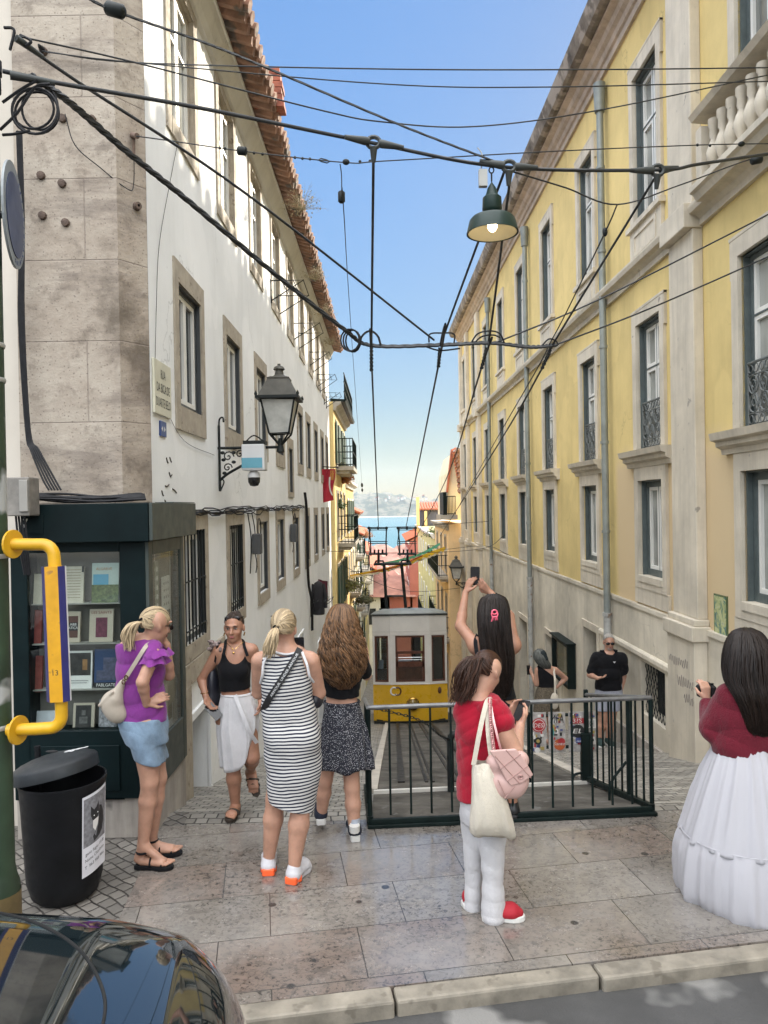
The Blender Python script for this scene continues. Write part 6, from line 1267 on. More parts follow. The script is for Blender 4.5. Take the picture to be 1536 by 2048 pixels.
# jumble of roofs where the street drops to the river
rr = random.Random(17); cols = [c_wht, c_crm, c_pnk, c_ora, c_pal, c_wht]
rl = ['white gabled house low beside the nearest tram trolley frame', 'cream house with wide hip roof just under the water line', 'faded red house between the two trolley frames', 'peach house with the widest roof close to the water', 'lemon house with hip roof below the slate house', 'white house with hip roof next to the faded red facade', 'white house with small roof low on the sunny side', 'cream house in the middle of the roofs above the bunting', 'red walled house with hip roof behind the second trolley frame', 'peach house with small roof just behind the tram', 'lemon house with small roof behind the tram mast', 'white house with hip roof at the foot of the pale yellow house', 'small cream house behind the potted plants of the lowest balcony', 'narrow white house seen just under the yellow bunting', 'narrow faded red house between the tram masts', 'small lemon house just behind the tram roof', 'peach house with small roof against the river edge', 'little white house against the river between the roofs', 'little cream house high among the roofs near the water', 'little red house beside the pale yellow parapet house']
rf = [(735, 1095, 96, 4.5), (762, 1092, 118, 5.5), (790, 1100, 105, 5), (818, 1090, 128, 6), (845, 1093, 112, 6), (868, 1110, 98, 5), (748, 1128, 88, 5), (780, 1118, 92, 6), (806, 1112, 100, 7), (772, 1142, 84, 5), (812, 1140, 86, 5), (838, 1128, 92, 5), (742, 1160, 70, 3.4), (762, 1150, 74, 3), (792, 1158, 70, 3), (818, 1152, 76, 3.6), (752, 1104, 108, 4.5), (778, 1102, 110, 4), (803, 1094, 118, 4.5), (832, 1102, 112, 4)]
for i, (px, py, Y, w) in enumerate(rf):
    c = at(px, py, Y); r = thing('far_roof_house', rl[i], 'house', (c[0], Y, c[2]-6), 'tile roofed houses at the foot of the hill')
    d = rr.uniform(6, 10); h = rr.uniform(1.4, 2.2); z = c[2]-h; m = MB(); m.box((c[0]-w/2, Y, z-9), (c[0]+w/2, Y+d, z)); m.build('wall', cols[i % 6], r)
    m = MB(); o = .4; q = min(w, d)*.35
    m.add([(c[0]-w/2-o, Y-o, z), (c[0]+w/2+o, Y-o, z), (c[0]+w/2+o, Y+d+o, z), (c[0]-w/2-o, Y+d+o, z), (c[0]-w/2+q, Y+d/2, z+h), (c[0]+w/2-q, Y+d/2, z+h)], [(0, 1, 5, 4), (1, 2, 5), (2, 3, 4, 5), (3, 0, 4)])
    m.build('roof', M('far roof tile paled for haze', (.33, .165, .125), .9, var=.35, vs=.8, bump=0), r)  # the paling of distant haze is put into this tile colour
    for k in range(3):
        x = c[0]-w/2+w*(k+.5)/3; m = MB(); m.box((x-.4, Y-.05, z-2.6), (x+.4, Y+.02, z-1.1)); m.build('window', pane_k, r)
# bunting across the street
bt = thing('bunting', 'yellow green and white paper bunting strung across the street above the tram', 'bunting', at(800, 1115, 31))
for nm, col, pts, w in (('yellow_streamer', (.62, .40, .02), [(700, 1150, 33), (760, 1138, 32), (800, 1128, 31.5), (850, 1108, 31), (890, 1093, 30)], .15), ('green_streamer', (.08, .34, .24), [(762, 1126, 34), (800, 1118, 33), (840, 1106, 32), (880, 1085, 31)], .13), ('white_streamer', (.7, .68, .6), [(698, 1153, 33), (760, 1143, 32), (800, 1132, 31.5), (855, 1113, 31), (896, 1096, 30)], .08)):
    P = cat([at(*p) for p in pts], 10); m = MB(); G = [[p, p+np.array((0, .02*math.sin(i*1.7), -w*(1+.3*math.sin(i*2.3))))] for i, p in enumerate(P)]; m.grid(G)
    m.build(nm, M('paper '+nm, col, .8, bump=0, obj=False), bt)
m = MB(); P = [(706, 1151, 33), (760, 1140, 32), (800, 1130, 31.5), (845, 1110, 31)]; P = cat([at(*p) for p in P], 10); m.strip([p+np.array((0, -.03, -.02)) for p in P], .05, .01, (0, 1, 0)); m.build('red_edge', M('red paper edge', (.4, .06, .03), .8), bt)
# plants on balconies
G3 = 'plants on the balconies down the street'
gl = M('fresh green leaf', (.07, .13, .03), .7, var=.4, vs=20, bump=0); ol = M('yellow green leaf', (.20, .19, .05), .7, var=.4, vs=20, bump=0); orl = M('orange dry leaf', (.38, .15, .05), .8, var=.4, vs=20, bump=0)
for px, py, Y, s, ml, lb in ((677, 945, 27.5, .55, dryg, 'dark trailing plant under the large balcony'), (688, 965, 30, .6, orl, 'orange leaved plant climbing the yellow house'), (672, 1015, 27.5, .5, gl, 'bright green plant in a pot on the yellow house'), (700, 1180, 30.5, .75, ol, 'bushy yellow green plant with orange tips on the lowest balcony'), (728, 1075, 50, .9, orl, 'orange flowering plant on a far balcony'), (868, 1072, 46, .9, dryg, 'palm like plant on the parapet of the pale yellow house'), (882, 1068, 44, .8, gl, 'leafy plant on the balcony of the peach house'), (728, 1205, 36, .7, dryg, 'dark potted plant low on the sunny side')):
    shrub('balcony_plant', lb, at(px, py, Y), s, 70, (dry, ml), int(px*3), up=.8, group=G3, leaf=.10)
# ================================================================== people
def skin_m(name, c):
    t = NT(name); p = t.pos(); c = np.array(c); t.set(Base_Color=t.ramp(t.noise(p, 9, 6, .65), [(.32, c*.80), (.5, c), (.68, c*1.12)]), Roughness=.48, Specular_IOR_Level=.4, Subsurface_Weight=.12)
    t.b.inputs['Subsurface Radius'].default_value = (.02, .008, .004); t.bump(t.noise(p, 160, 3), .08, .001); return t.m
def hair_m(name, c, var=.55):
    t = NT(name); c = np.array(c); a = t.n('ShaderNodeAttribute'); a.attribute_name = 'strand'
    t.set(Base_Color=t.ramp(a.outputs['Fac'], [(0, c*(1-var)), (.5, c), (1, np.minimum(c*(1+var), .9))]), Roughness=.42, Specular_IOR_Level=.28); return t.m
def cloth(name, c, rough=.9, var=.08, bs=260, bump=.25, sheen=.15):
    t = NT(name); p = t.pos(); c = np.array(c); t.set(Base_Color=t.ramp(t.noise(p, 9, 4), [(.3, c*(1-var)), (.7, np.minimum(c*(1+var), .9))]), Roughness=rough, Specular_IOR_Level=.2, Sheen_Weight=sheen)
    h = t.math('ADD', t.noise(p, bs, 2), t.math('MULTIPLY', t.noise(t.pos(scale=(1, 1, .45)), 16, 4, .6, .6), 3.0)); t.bump(h, bump, .006); return t.m
sk_light = skin_m('fair skin', (.50, .285, .20)); sk_tan = skin_m('tanned skin', (.36, .185, .12)); sk_mid = skin_m('lightly tanned skin', (.44, .245, .17))
lip_m = M('lips', (.33, .10, .09), .45, var=.05, bump=0); eye_w = M('eye white', (.30, .27, .25), .35, var=.02, bump=0); eye_d = M('dark iris', (.03, .022, .018), .15, bump=0); brow_m = M('dark brow', (.05, .032, .022), .8, bump=0)
lens_m = M('sunglass lens', (.012, .010, .010), .08, bump=0); gold = M('gold jewellery', (.6, .38, .12), .25, 1.0, bump=0)
blackc = cloth('black jersey', (.006, .006, .0075), sheen=.03); whitec = cloth('white linen', (.60, .59, .60), bump=.6); phone_m = M('black phone', (.01, .01, .012), .15, bump=0)
def sheer_cloth(name, c):
    t = NT(name); tl = t.n('ShaderNodeBsdfTranslucent'); tl.inputs[0].default_value = (*c, 1); mx = t.n('ShaderNodeMixShader'); mx.inputs[0].default_value = .35; t.set(Base_Color=c, Roughness=.9, Specular_IOR_Level=.15, Sheen_Weight=.2)
    t.bump(t.noise(t.pos(scale=(1, 1, .25)), 60, 4, .6), .35, .004); t.l(t.b.outputs[0], mx.inputs[1]); t.l(tl.outputs[0], mx.inputs[2]); t.l(mx.outputs[0], t.out.inputs[0]); return t.m
def V(*a): return np.array(a, float)
def unit(v): v = np.array(v, float); return v/(np.linalg.norm(v)+1e-12)
def axes(yaw, pitch=0, tilt=0):
    y = rad(yaw); r = V(math.cos(y), -math.sin(y), 0); f = V(math.sin(y), math.cos(y), 0); u = V(0, 0, 1)
    p = rad(pitch); f, u = f*math.cos(p)-u*math.sin(p), u*math.cos(p)+f*math.sin(p); q = rad(tilt); r, u = r*math.cos(q)+u*math.sin(q), u*math.cos(q)-r*math.sin(q)
    return np.array([r, f, u])
class Person:
    def __init__(s, lab, Y, foot, skin, grp=None):
        s.Y = Y; s.skin = skin; g = at(foot[0], foot[1], Y); s.root = thing('person', lab, 'person', (g[0], Y, g[2]), grp)
    def p(s, q): return at(q[0], q[1], s.Y+(q[2] if len(q) > 2 else 0))
    def st(s, rows, dy=0):             # (py, left px, right px, half depth[, dy]) -> stations
        out = []
        for r in rows:
            d = dy+(r[4] if len(r) > 4 else 0); a = s.p((r[1], r[0], d)); b = s.p((r[2], r[0], d)); c = (a+b)/2; out.append((c[0], c[1], c[2], np.linalg.norm(b-a)/2, r[3]))
        return out
    def sdf(s, h=.006, pad=.17, pts=None):
        P = np.array(pts); return SDF(P.min(0)-pad, P.max(0)+pad, h)
def head(S, c, R, sc=1.0, face=True):
    L = lambda x, y, z: c+sc*(R[0]*x+R[1]*y+R[2]*z)
    S.ell(L(0, -.012, .030), V(.075, .096, .088)*sc, R, .02); S.ell(L(0, .026, -.040), V(.057, .064, .076)*sc, R, .03); S.ell(L(0, .060, -.096), V(.024, .020, .018)*sc, R, .03)
    for x in (-1, 1):
        S.ell(L(.077*x, -.012, -.012), V(.010, .021, .031)*sc, R, .008); S.ell(L(.036*x, .058, -.032), V(.022, .022, .020)*sc, R, .02)
        if face: S.ell(L(.031*x, .101, .004), V(.019, .016, .010)*sc, R, .012, '-')
    S.cone(L(0, .086, .008), L(0, .108, -.030), .009*sc, .0125*sc, .012); S.ell(L(.011, .096, -.034), V(.008, .010, .007)*sc, R, .006); S.ell(L(-.011, .096, -.034), V(.008, .010, .007)*sc, R, .006)
    S.ell(L(0, .082, .024), V(.044, .014, .010)*sc, R, .015); S.ell(L(0, .086, -.062), V(.022, .009, .010)*sc, R, .01)
    return L
def face_parts(L, R, sc, root, eyes=True):
    if eyes:
        for x in (-1, 1):
            m = MB(); m.ell(L(.031*x, .0765, .003), V(.0130, .0130, .0085)*sc, 12, 8); e = m.build('eye', eye_w, root, smooth=180); m = MB(); m.ell(L(.031*x, .0850, .003), V(.0064, .0062, .0068)*sc, 8, 6); m.build('iris', eye_d, e, smooth=180)
            m = MB(); m.tube([L(.014*x, .098, .0225), L(.032*x, .096, .0285), L(.050*x, .083, .0235)], [.0035*sc, .004*sc, .002*sc], 6); m.tube([L(.017*x, .0925, .0105), L(.031*x, .0945, .0145), L(.046*x, .085, .0095)], .002*sc, 5); m.build('eyebrow', brow_m, root)
    m = MB(); m.ell(L(0, .094, -.0585), V(.021, .006, .0042)*sc, 12, 6, R.T); m.ell(L(0, .0935, -.0665), V(.018, .006, .0052)*sc, 12, 6, R.T); m.build('lips', lip_m, root, smooth=180)
def glasses(L, R, sc, root, up=False):
    o = V(0, -.01, .105) if up else V(0, 0, 0); m = MB(); Q = lambda x, y, z: L(x+o[0], y+o[1]-(.045 if up else 0), z+o[2]-(.03 if up else 0))
    for x in (-1, 1): m.ell(Q(.034*x, .104, .002), V(.029, .006, .021)*sc, 14, 8, R.T)
    m.tube([Q(-.06, .098, .010), Q(0, .109, .010), Q(.06, .098, .010)], .003*sc, 6)
    for x in (-1, 1): m.tube([Q(.06*x, .098, .010), Q(.079*x, .02, .004)], .003*sc, 5)
    m.build('sunglasses', lens_m, root, smooth=60)
def hand(S, w, d, n, curl=.6, side=1, sc=1.0, spread=.16, bend=None):
    """w wrist, d pointing direction, n the way the palm faces, side +1/-1 puts the thumb on +/- (d x n)"""
    d = unit(d); n = unit(n-d*np.dot(n, d)); a = np.cross(d, n)*side
    for k, q in enumerate((-.026, -.009, .009, .026)): S.cone(w, w+sc*(d*.082+a*q), .017*sc, .0115*sc, .012)
    tips = []
    for q, L in ((.028, .066), (.010, .076), (-.009, .070), (-.027, .054)):
        b = w+sc*(d*.084+a*q); c1 = curl*.55; c2 = curl*1.35; dd = unit(d+a*q*spread*20*.1)
        p1 = b+sc*L*.52*(dd*math.cos(c1)+n*math.sin(c1)); p2 = p1+sc*L*.48*(dd*math.cos(c2)+n*math.sin(c2)); S.cone(b, p1, .0092*sc, .0082*sc, .006); S.cone(p1, p2, .0082*sc, .0066*sc, .004); tips.append(p2)
    b = w+sc*(d*.026+a*.024); p1 = b+sc*.042*unit(d*.72+a*.62+n*.25); p2 = p1+sc*.034*unit(d*.85+a*.15+n*.5); S.cone(b, p1, .0125*sc, .0105*sc, .012); S.cone(p1, p2, .0105*sc, .0078*sc, .004); return tips
def arm(S, sh, el, wr, r=(.047, .038, .036, .024), k=.03):
    S.cone(sh, el, r[0], r[1], k); m = lerp(el, wr, .3); S.cone(el, m, r[1]*.97, r[2], .015); S.cone(m, wr, r[2], r[3], .015)
def leg(S, hip, kn, an, r=(.088, .056, .056, .033), k=.03):
    S.cone(hip, kn, r[0], r[1], k); d = unit(an-kn); m = lerp(kn, an, .32); S.cone(kn, m, r[1]*.93, r[2], .02); S.cone(m, an, r[2], r[3], .02)
def foot(S, an, d, zg, L=.235, toes=True):   # bare foot standing flat
    d = unit(V(d[0], d[1], 0)); a = V(-d[1], d[0], 0); h = V(an[0], an[1], zg)-d*.035; S.cone(h+V(0, 0, .034), an, .030, .033, .02); b = h+d*L*.72; S.cone(an+d*.03+V(0, 0, -.025), b+V(0, 0, .022), .032, .024, .03)
    for q in (-.022, 0, .022): S.cone(h+d*.03+V(0, 0, .02)+a*q*.5, b+a*q*1.2+V(0, 0, .016), .022, .018, .02)
    if toes:
        for q, l, r in ((.034, .06, .013), (.016, .056, .010), (0, .05, .0095), (-.015, .042, .009), (-.029, .032, .0085)): S.cone(b+a*q+V(0, 0, .014), b+a*q*1.05+d*l+V(0, 0, .011), r, r*.9, .006)
def sole(mb, h, d, L, w, z0, z1):
    d = unit(V(d[0], d[1], 0)); a = V(-d[1], d[0], 0); P = []
    for t, q in ((-.02, .25), (0, .36), (.15, .40), (.45, .38), (.7, .52), (.85, .46), (.96, .28), (1, .1)): P.append((t, q))
    O = [h+d*L*t+a*w*q for t, q in P]+[h+d*L*t-a*w*q for t, q in P[::-1]]; mb.prism([V(p[0], p[1], z0) for p in O], (0, 0, z1-z0))
def shoe(root, an, d, zg, up_m, sole_m, L=.27, w=.10, sh=.03, heel_m=None, heel_up=0.0, high=.06):
    d = unit(V(d[0], d[1], 0)); a = V(-d[1], d[0], 0); h = V(an[0], an[1], zg+heel_up)-d*.055
    S = SDF(np.minimum(h, h+d*L)-.12, np.maximum(h, h+d*L)+.14, .006); z = V(0, 0, 1)
    S.cone(h+d*.045+z*(sh+.03), h+d*.05+z*(sh+high), .043, .040, .02); b = h+d*L*.70+z*(sh+.018)
    for q in (-.018, .018): S.cone(h+d*.045+z*(sh+.018)+a*q*.6, b+a*q, .034, .034, .03)
    S.cone(h+d*.08+z*(sh+high-.012), h+d*L*.6+z*(sh+.03), .036, .030, .03); S.cone(b, h+d*(L*.86)+z*(sh+.008), .040, .026, .03); S.cut((0, 0, -1), V(0, 0, h[2]+sh*.7)); sh_ = S.build('shoe', up_m, root)
    m = MB(); sole(m, h, d, L, w, h[2], h[2]+sh); m.build('sole', sole_m, sh_, bevel=.006)
    if heel_m: m = MB(); sole(m, h-d*.006, d, L*.34, w*1.04, h[2]+.002, h[2]+sh*1.6); m.build('heel_counter', heel_m, sh_, bevel=.008)
    m = MB()
    for t in (.38, .46, .54): c = h+d*L*t+z*(sh+high+.012-.07*(t-.3)); m.tube([c-a*.024, c+z*.004, c+a*.024], .0035, 5)
    m.build('laces', whitec, sh_)
def skirt(st, folds, hem=None, n=180, rows=28, sag=0.0):
    A = np.array(cat(st, 8)); idx = np.linspace(0, len(A)-1, rows); G = []
    for i, q in enumerate(idx):
        x, y, z, rx, ry = [np.interp(q, range(len(A)), A[:, k]) for k in range(5)]; t = i/(rows-1); row = []
        for k in range(n):
            th = 2*PI*k/n; f = sum(a*t**pw*(1-2*abs(math.sin(.5*(fr*th+ph+1.3*t*math.sin(fr))+.6*math.sin(3*th+2*t)))**.75) for fr, a, ph, pw in folds); dz = hem(th)*t**2 if hem else 0
            row.append((x+(rx+f)*math.cos(th), y+(ry+f)*math.sin(th), z+dz))
        G.append(row)
    m = MB(); m.grid(G, wrap=True); return m, G
def hair(name, m, root, st, n=240, pts=20, curl=0.0, om=9, r=.0035, seed=1, base=.95, back=.75, end=(.8, 1.0), yaw=0, flare=.03, wob=.01, drift=.25):
    """a mass of hair: closed core plus strands that run down its surface"""
    rr = random.Random(seed); A = np.array(cat(st, 8)); K = len(A); cy, sy = math.cos(rad(yaw)), math.sin(rad(yaw))
    def pos(q, th, sc):
        x, y, z, rx, ry = [np.interp(q*(K-1), range(K), A[:, k]) for k in range(5)]; return V(x+rx*sc*math.cos(th), y+ry*sc*math.sin(th), z)
    v, f, at_ = [], [], []; nb = 40; rows = 28
    for i in range(rows):
        for k in range(nb): v.append(pos(i/(rows-1), 2*PI*k/nb, base*(1+.03*math.sin(7*k+.9*i)))); at_.append(.22+.18*math.sin(k*2.7)**2)
    f += [(i*nb+k, i*nb+(k+1) % nb, (i+1)*nb+(k+1) % nb, (i+1)*nb+k) for i in range(rows-1) for k in range(nb)]; f += [tuple(range(nb))[::-1], tuple((rows-1)*nb+k for k in range(nb))]
    for s in range(n):
        th = rr.uniform(PI, 2*PI) if rr.random() < back else rr.uniform(0, PI); q1 = rr.uniform(*end); ph = rr.uniform(0, 6.28); ph2 = rr.uniform(0, 6.28); fly = rr.random() < .07; sc0 = rr.uniform(1.02, 1.14) if fly else rr.uniform(.97, 1.0+flare); dth = rr.uniform(-drift, drift); sh = rr.random(); P = []
        q0 = rr.uniform(0, .12)
        for i in range(pts):
            t = i/(pts-1); q = q0+(q1-q0)*t; c = pos(q, th+dth*t, sc0+flare*t*rr.uniform(.6, 1)); nrm = V(math.cos(th), math.sin(th), 0); tn = V(-math.sin(th), math.cos(th), 0); am = curl*min(1, max(0, t-.18)*2.4)
            P.append(c+tn*(am*math.sin(om*t*2*PI/3+ph)+wob*math.sin(3*t+ph2))+nrm*(am*.7*math.cos(om*t*2*PI/3+ph)))
        mb = MB(); mb.tube(P, [r*(.45 if fly else 1)*(1-.75*(i/(pts-1))**3) for i in range(pts)], 4, cap=False); b = len(v); v += mb.v; f += [tuple(b+i for i in q) for q in mb.f]; at_ += [sh]*len(mb.v)
    return hair_obj(name, v, f, at_, m, root)
def hair_obj(name, v, f, at_, m, root):
    off = np.array(worldloc(root)); me = bpy.data.meshes.new(name); me.from_pydata([tuple(np.array(p)-off) for p in v], [], f); me.materials.append(m)
    a = me.attributes.new('strand', 'FLOAT', 'POINT'); a.data.foreach_set('value', np.array(at_, np.float32)); return link(name, me, root, 180)
def tail(name, m, root, path, r0, r1, n=120, pts=16, curl=.0, om=8, seed=2, r=.0032, shape=None):
    """a ponytail: strands following a path inside a tapering bundle"""
    rr = random.Random(seed); P0 = cat(path, 8); K = len(P0); v, f, at_ = [], [], []
    for s in range(n):
        th = rr.uniform(0, 6.28); q = math.sqrt(rr.random()); ph = rr.uniform(0, 6.28); e = rr.uniform(.78, 1.0); sh = rr.random(); P = []
        for i in range(pts):
            t = i/(pts-1)*e; c = np.array([np.interp(t*(K-1), range(K), [p[k] for p in P0]) for k in range(3)]); w = (r0+(r1-r0)*t) if shape is None else shape(t)
            P.append(c+w*q*V(math.cos(th+t*.6), math.sin(th+t*.6)*.8, 0)+curl*t*V(math.sin(om*t+ph), math.cos(om*t+ph), 0))
        mb = MB(); mb.tube(P, [r*(1-.6*(i/(pts-1))**3) for i in range(pts)], 4, cap=False); b = len(v); v += mb.v; f += [tuple(b+i for i in qq) for qq in mb.f]; at_ += [sh]*len(mb.v)
    return hair_obj(name, v, f, at_, m, root)
def clim(fr, front): g = min(1, max(0, (fr+.35)/1.35)); return 2.3+(front-2.3)*g**.75
def cap_hair(name, m, root, c, R, sc=1.0, n=170, seed=3, to=(0, -.105, .01), grow=1.05, front=1.0, r=.003):
    """hair combed over the skull to a gathering point (local coordinates)"""
    rr = random.Random(seed); L = lambda x, y, z: c+sc*(R[0]*x+R[1]*y+R[2]*z); C = V(0, -.012, .030); rx = V(.075, .096, .088)*grow; v, f, at_ = [], [], []; to = V(*to)
    mb = MB(); nb, rows = 28, 14; G = []
    for i in range(rows):
        ph = i/(rows-1)
        G.append([])
        for k in range(nb):
            th = 2*PI*k/nb; fr = math.sin(th); lim = clim(fr, front); a = ph*lim; p = C+rx*V(math.sin(a)*math.cos(th), math.sin(a)*math.sin(th), math.cos(a))*.985; G[-1].append(L(*p))
    mb.grid(G, wrap=True); v += mb.v; f += mb.f; at_ += [.35]*len(mb.v)
    for s in range(n):
        th = rr.uniform(0, 2*PI); fr = math.sin(th); lim = clim(fr, front); a = lim*rr.uniform(.75, 1.0); p0 = V(math.sin(a)*math.cos(th), math.sin(a)*math.sin(th), math.cos(a)); t1 = unit((to-C)/rx); P = []
        for i in range(12):
            t = i/11*.97; q = unit(p0*(1-t)+t1*t+V(0, 0, .25)*math.sin(PI*t)*(p0[2] > -.3)); P.append(L(*(C+rx*q*(1.0+.012*rr.random()))))
        m2 = MB(); m2.tube(P, r*sc, 4, cap=False); b = len(v); v += m2.v; f += [tuple(b+i for i in qq) for qq in m2.f]; at_ += [rr.random()]*len(m2.v)
    return hair_obj(name, v, f, at_, m, root)
def phone(lab, c, up, n, sz=(.072, .148, .009)):
    up = unit(up); n = unit(np.array(n)-up*np.dot(n, up)); a = np.cross(up, n); t = thing('phone', lab, 'phone', c); m = MB()
    m.prism([c+a*x*sz[0]/2+up*y*sz[1]/2-n*sz[2]/2 for x, y in ((-1, -.9), (-.88, -1), (.88, -1), (1, -.9), (1, .9), (.88, 1), (-.88, 1), (-1, .9))], n*sz[2]); b = m.build('body', phone_m, t)
    m = MB(); m.prism([c+a*x*sz[0]/2+up*y*sz[1]/2+n*(sz[2]/2+.0004) for x, y in ((-.5, .5), (-.1, .5), (-.1, .9), (-.5, .9))], n*.002); m.build('camera_lens', lens_m, t); return t
Zv = V(0, 0, 1)
def bbox_pts(P, *qs): return [P.p(q) for q in qs]
blond = hair_m('ash blond hair', (.38, .29, .18)); darkh = hair_m('dark brown hair', (.012, .007, .005)); brown = hair_m('brown hair', (.045, .021, .013)); curlh = hair_m('light brown curls', (.115, .060, .028), .85); slick = hair_m('slicked brown hair', (.030, .018, .012)); greyh = hair_m('grey hair', (.32, .30, .27), .3); greenh = hair_m('grey green hair', (.085, .088, .08), .4)
# ------------------------------------------------ woman in the purple top at the display
w = Person('woman in purple top and denim shorts leaning towards the bookshop display', 5.1, (300, 1714), sk_mid); R = axes(46, 14); hc = w.p((311, 1250, .0)); T = w.st([(1268, 262, 296, .05), (1284, 242, 314, .085), (1306, 240, 322, .10), (1340, 239, 324, .105), (1375, 240, 322, .10), (1410, 242, 324, .105), (1440, 243, 330, .115), (1475, 250, 334, .12)])
S = w.sdf(.006, .16, bbox_pts(w, (300, 1205), (300, 1716), (205, 1400), (360, 1400), (300, 1400, -.2), (300, 1400, .25)))
S.stack(T, k=.03); L = head(S, hc, R, 1.0); S.cone(w.p((284, 1296, 0)), hc+V(-.02, -.005, -.06), .055, .05, .03)
rs, re, rw = w.p((309, 1306, -.10)), w.p((285, 1364, -.17)), w.p((293, 1408, -.10)); arm(S, rs, re, rw, (.045, .040, .036, .025)); hand(S, rw, w.p((318, 1396, -.07))-rw, V(.3, 1, -.3), .5, -1)
ls, le, lw_ = w.p((262, 1272, .10)), w.p((338, 1350, .16)), w.p((334, 1290, .08)); arm(S, w.p((300, 1300, .12)), le, lw_, (.045, .038, .035, .024)); hand(S, lw_, V(-.4, -.2, 1), V(-.9, .1, .1), 1.1, 1, .9); S.ell(ls, (.055, .06, .05), None, .03)
leg(S, w.p((288, 1460, -.05)), w.p((300, 1562, -.05)), w.p((286, 1688, -.05)), (.095, .062, .058, .036)); leg(S, w.p((296, 1460, .06)), w.p((316, 1556, .08)), w.p((303, 1680, .12)), (.095, .06, .056, .036))
foot(S, w.p((286, 1690, -.05)), (1, -.1, 0), .03, .24); foot(S, w.p((303, 1684, .12)), (1, .1, 0), .03, .24); S.build('body', sk_mid, w.root)
face_parts(L, R, 1, w.root, False); glasses(L, R, 1, w.root)
purple = cloth('purple blouse cloth', (.19, .035, .21), bump=.6); S = w.sdf(.006, .14, bbox_pts(w, (240, 1255), (335, 1445), (290, 1350, -.12), (290, 1350, .18)))
S.stack(T, k=.03, grow=.013); S.cone(rs+V(-.02, .03, .02), lerp(rs, re, .18), .062, .062, .03); S.ell(ls+V(.02, 0, -.02), (.07, .07, .05), None, .03); S.cut((0, 0, -1), w.p((290, 1440, 0))); S.cut((-.25, 0, 1), w.p((280, 1278, 0))); S.wr(0.0110, (25, 25, 45), 3); S.build('blouse', purple, w.root)
m = MB()
for cc, rr_, dz in ((rs+V(0, 0, -.015), .07, .05), (rs+V(.03, .0, .03), .06, .045)):
    m.grid([[cc+V((rr_+.03*t+.012*t*math.sin(7*a))*math.cos(a), (rr_+.03*t+.012*t*math.sin(7*a))*math.sin(a), -dz*t+.008*math.sin(5*a)) for a in np.linspace(0, 2*PI, 40)[:-1]] for t in np.linspace(0, 1, 6)], wrap=True)
m.build('sleeve_frill', purple, w.root, smooth=180)
denim = cloth('washed denim', (.17, .24, .32), bump=.5, var=.3); S = w.sdf(.006, .12, bbox_pts(w, (240, 1430), (340, 1520), (290, 1460, -.14), (290, 1460, .18)))
S.stack(w.st([(1425, 244, 328, .115), (1450, 241, 333, .128), (1480, 254, 336, .125)]), k=.03, grow=.006); S.cone(w.p((290, 1470, -.05)), w.p((300, 1525, -.05)), .105, .098, .03); S.cone(w.p((296, 1470, .06)), w.p((312, 1525, .07)), .10, .09, .03); S.cut((-.15, 0, -1), w.p((300, 1516, 0))); S.cut((0, 0, 1), w.p((300, 1434, 0))); S.wr(0.0090, (30, 30, 50), 4); S.build('shorts', denim, w.root)
cap_hair('hair', blond, w.root, hc, R, 1.03, 190, 3, (0, -.10, .02), front=1.4); tb = L(0, -.105, .015); tail('ponytail', blond, w.root, [tb, tb+V(-.05, -.03, -.02), tb+V(-.075, -.05, -.09), tb+V(-.06, -.06, -.19)], .028, .03, 130, curl=.01, shape=lambda t: .016+.03*math.sin(min(1, t*1.2)*PI*.8)); m = MB(); m.tube([tb+V(.018*math.cos(a), .018*math.sin(a), .018*math.cos(a+1)) for a in np.linspace(0, 6.28, 11)[:-1]], .008, 6, closed=True); m.build('hair_tie', blackc, w.root)
for ank, d in ((w.p((286, 1690, -.05)), V(1, -.1, 0)), (w.p((303, 1684, .12)), V(1, .1, 0))):
    d = unit(d); h = V(ank[0], ank[1], 0)-d*.05; m = MB(); sole(m, h, d, .26, .095, .002, .03); sd = m.build('sandal', blackc, w.root, bevel=.006); m = MB(); a = V(-d[1], d[0], 0)
    for t, zc, ww in ((.11, .085, .042), (.19, .06, .045)): m.tube([h+d*t+a*ww*math.cos(q)+Zv*(.03+(zc-.03)*math.sin(q)) for q in np.linspace(0, PI, 9)], .007, 5)
    m.tube([V(ank[0], ank[1], .115)+V(.042*math.cos(q), .042*math.sin(q), 0) for q in np.linspace(0, 6.28, 15)[:-1]], .008, 5, closed=True); m.build('strap', blackc, sd)
m = MB(); m.tube([rw+V(.027*math.cos(a), .027*math.sin(a), 0)+V(0, 0, .01) for a in np.linspace(0, 6.28, 13)[:-1]], .005, 5, closed=True); m.build('bracelet', gold, w.root)
beige = M('beige soft leather', (.40, .345, .28), .55, var=.1, vs=7, bump=.2, bs=90)
bg_ = thing('shoulder_bag', 'beige slouchy shoulder bag hanging at the hip of the woman in purple', 'bag', w.p((228, 1410, -.12)))
S = SDF(w.p((228, 1410, -.12))-.2, w.p((228, 1410, -.12))+.2, .006); c = w.p((224, 1408, -.10)); S.ell(c, (.075, .055, .085), None, .03); S.ell(c+V(.035, 0, -.07), (.065, .05, .06), None, .04); S.cone(c+V(.03, 0, .05), c+V(.075, -.01, .145), .045, .02, .04); S.cone(c+V(-.07, -.03, .0), c+V(.02, -.045, .09), .012, .010, .01); S.build('body', beige, bg_)
m = MB(); P_ = cat([w.p((248, 1362, -.14)), w.p((268, 1330, -.15)), w.p((288, 1298, -.14)), w.p((298, 1286, -.06)), w.p((296, 1290, .06))], 5); m.strip(P_, .026, .005, (0, -1, 0)); m.build('strap', beige, bg_); m = MB()
for q in (w.p((247, 1364, -.145)), w.p((252, 1355, -.15))): m.tube([q+V(.011*math.cos(a), 0, .014*math.sin(a)) for a in np.linspace(0, 6.28, 11)[:-1]], .0035, 5, closed=True)
m.build('buckle', gold, bg_)
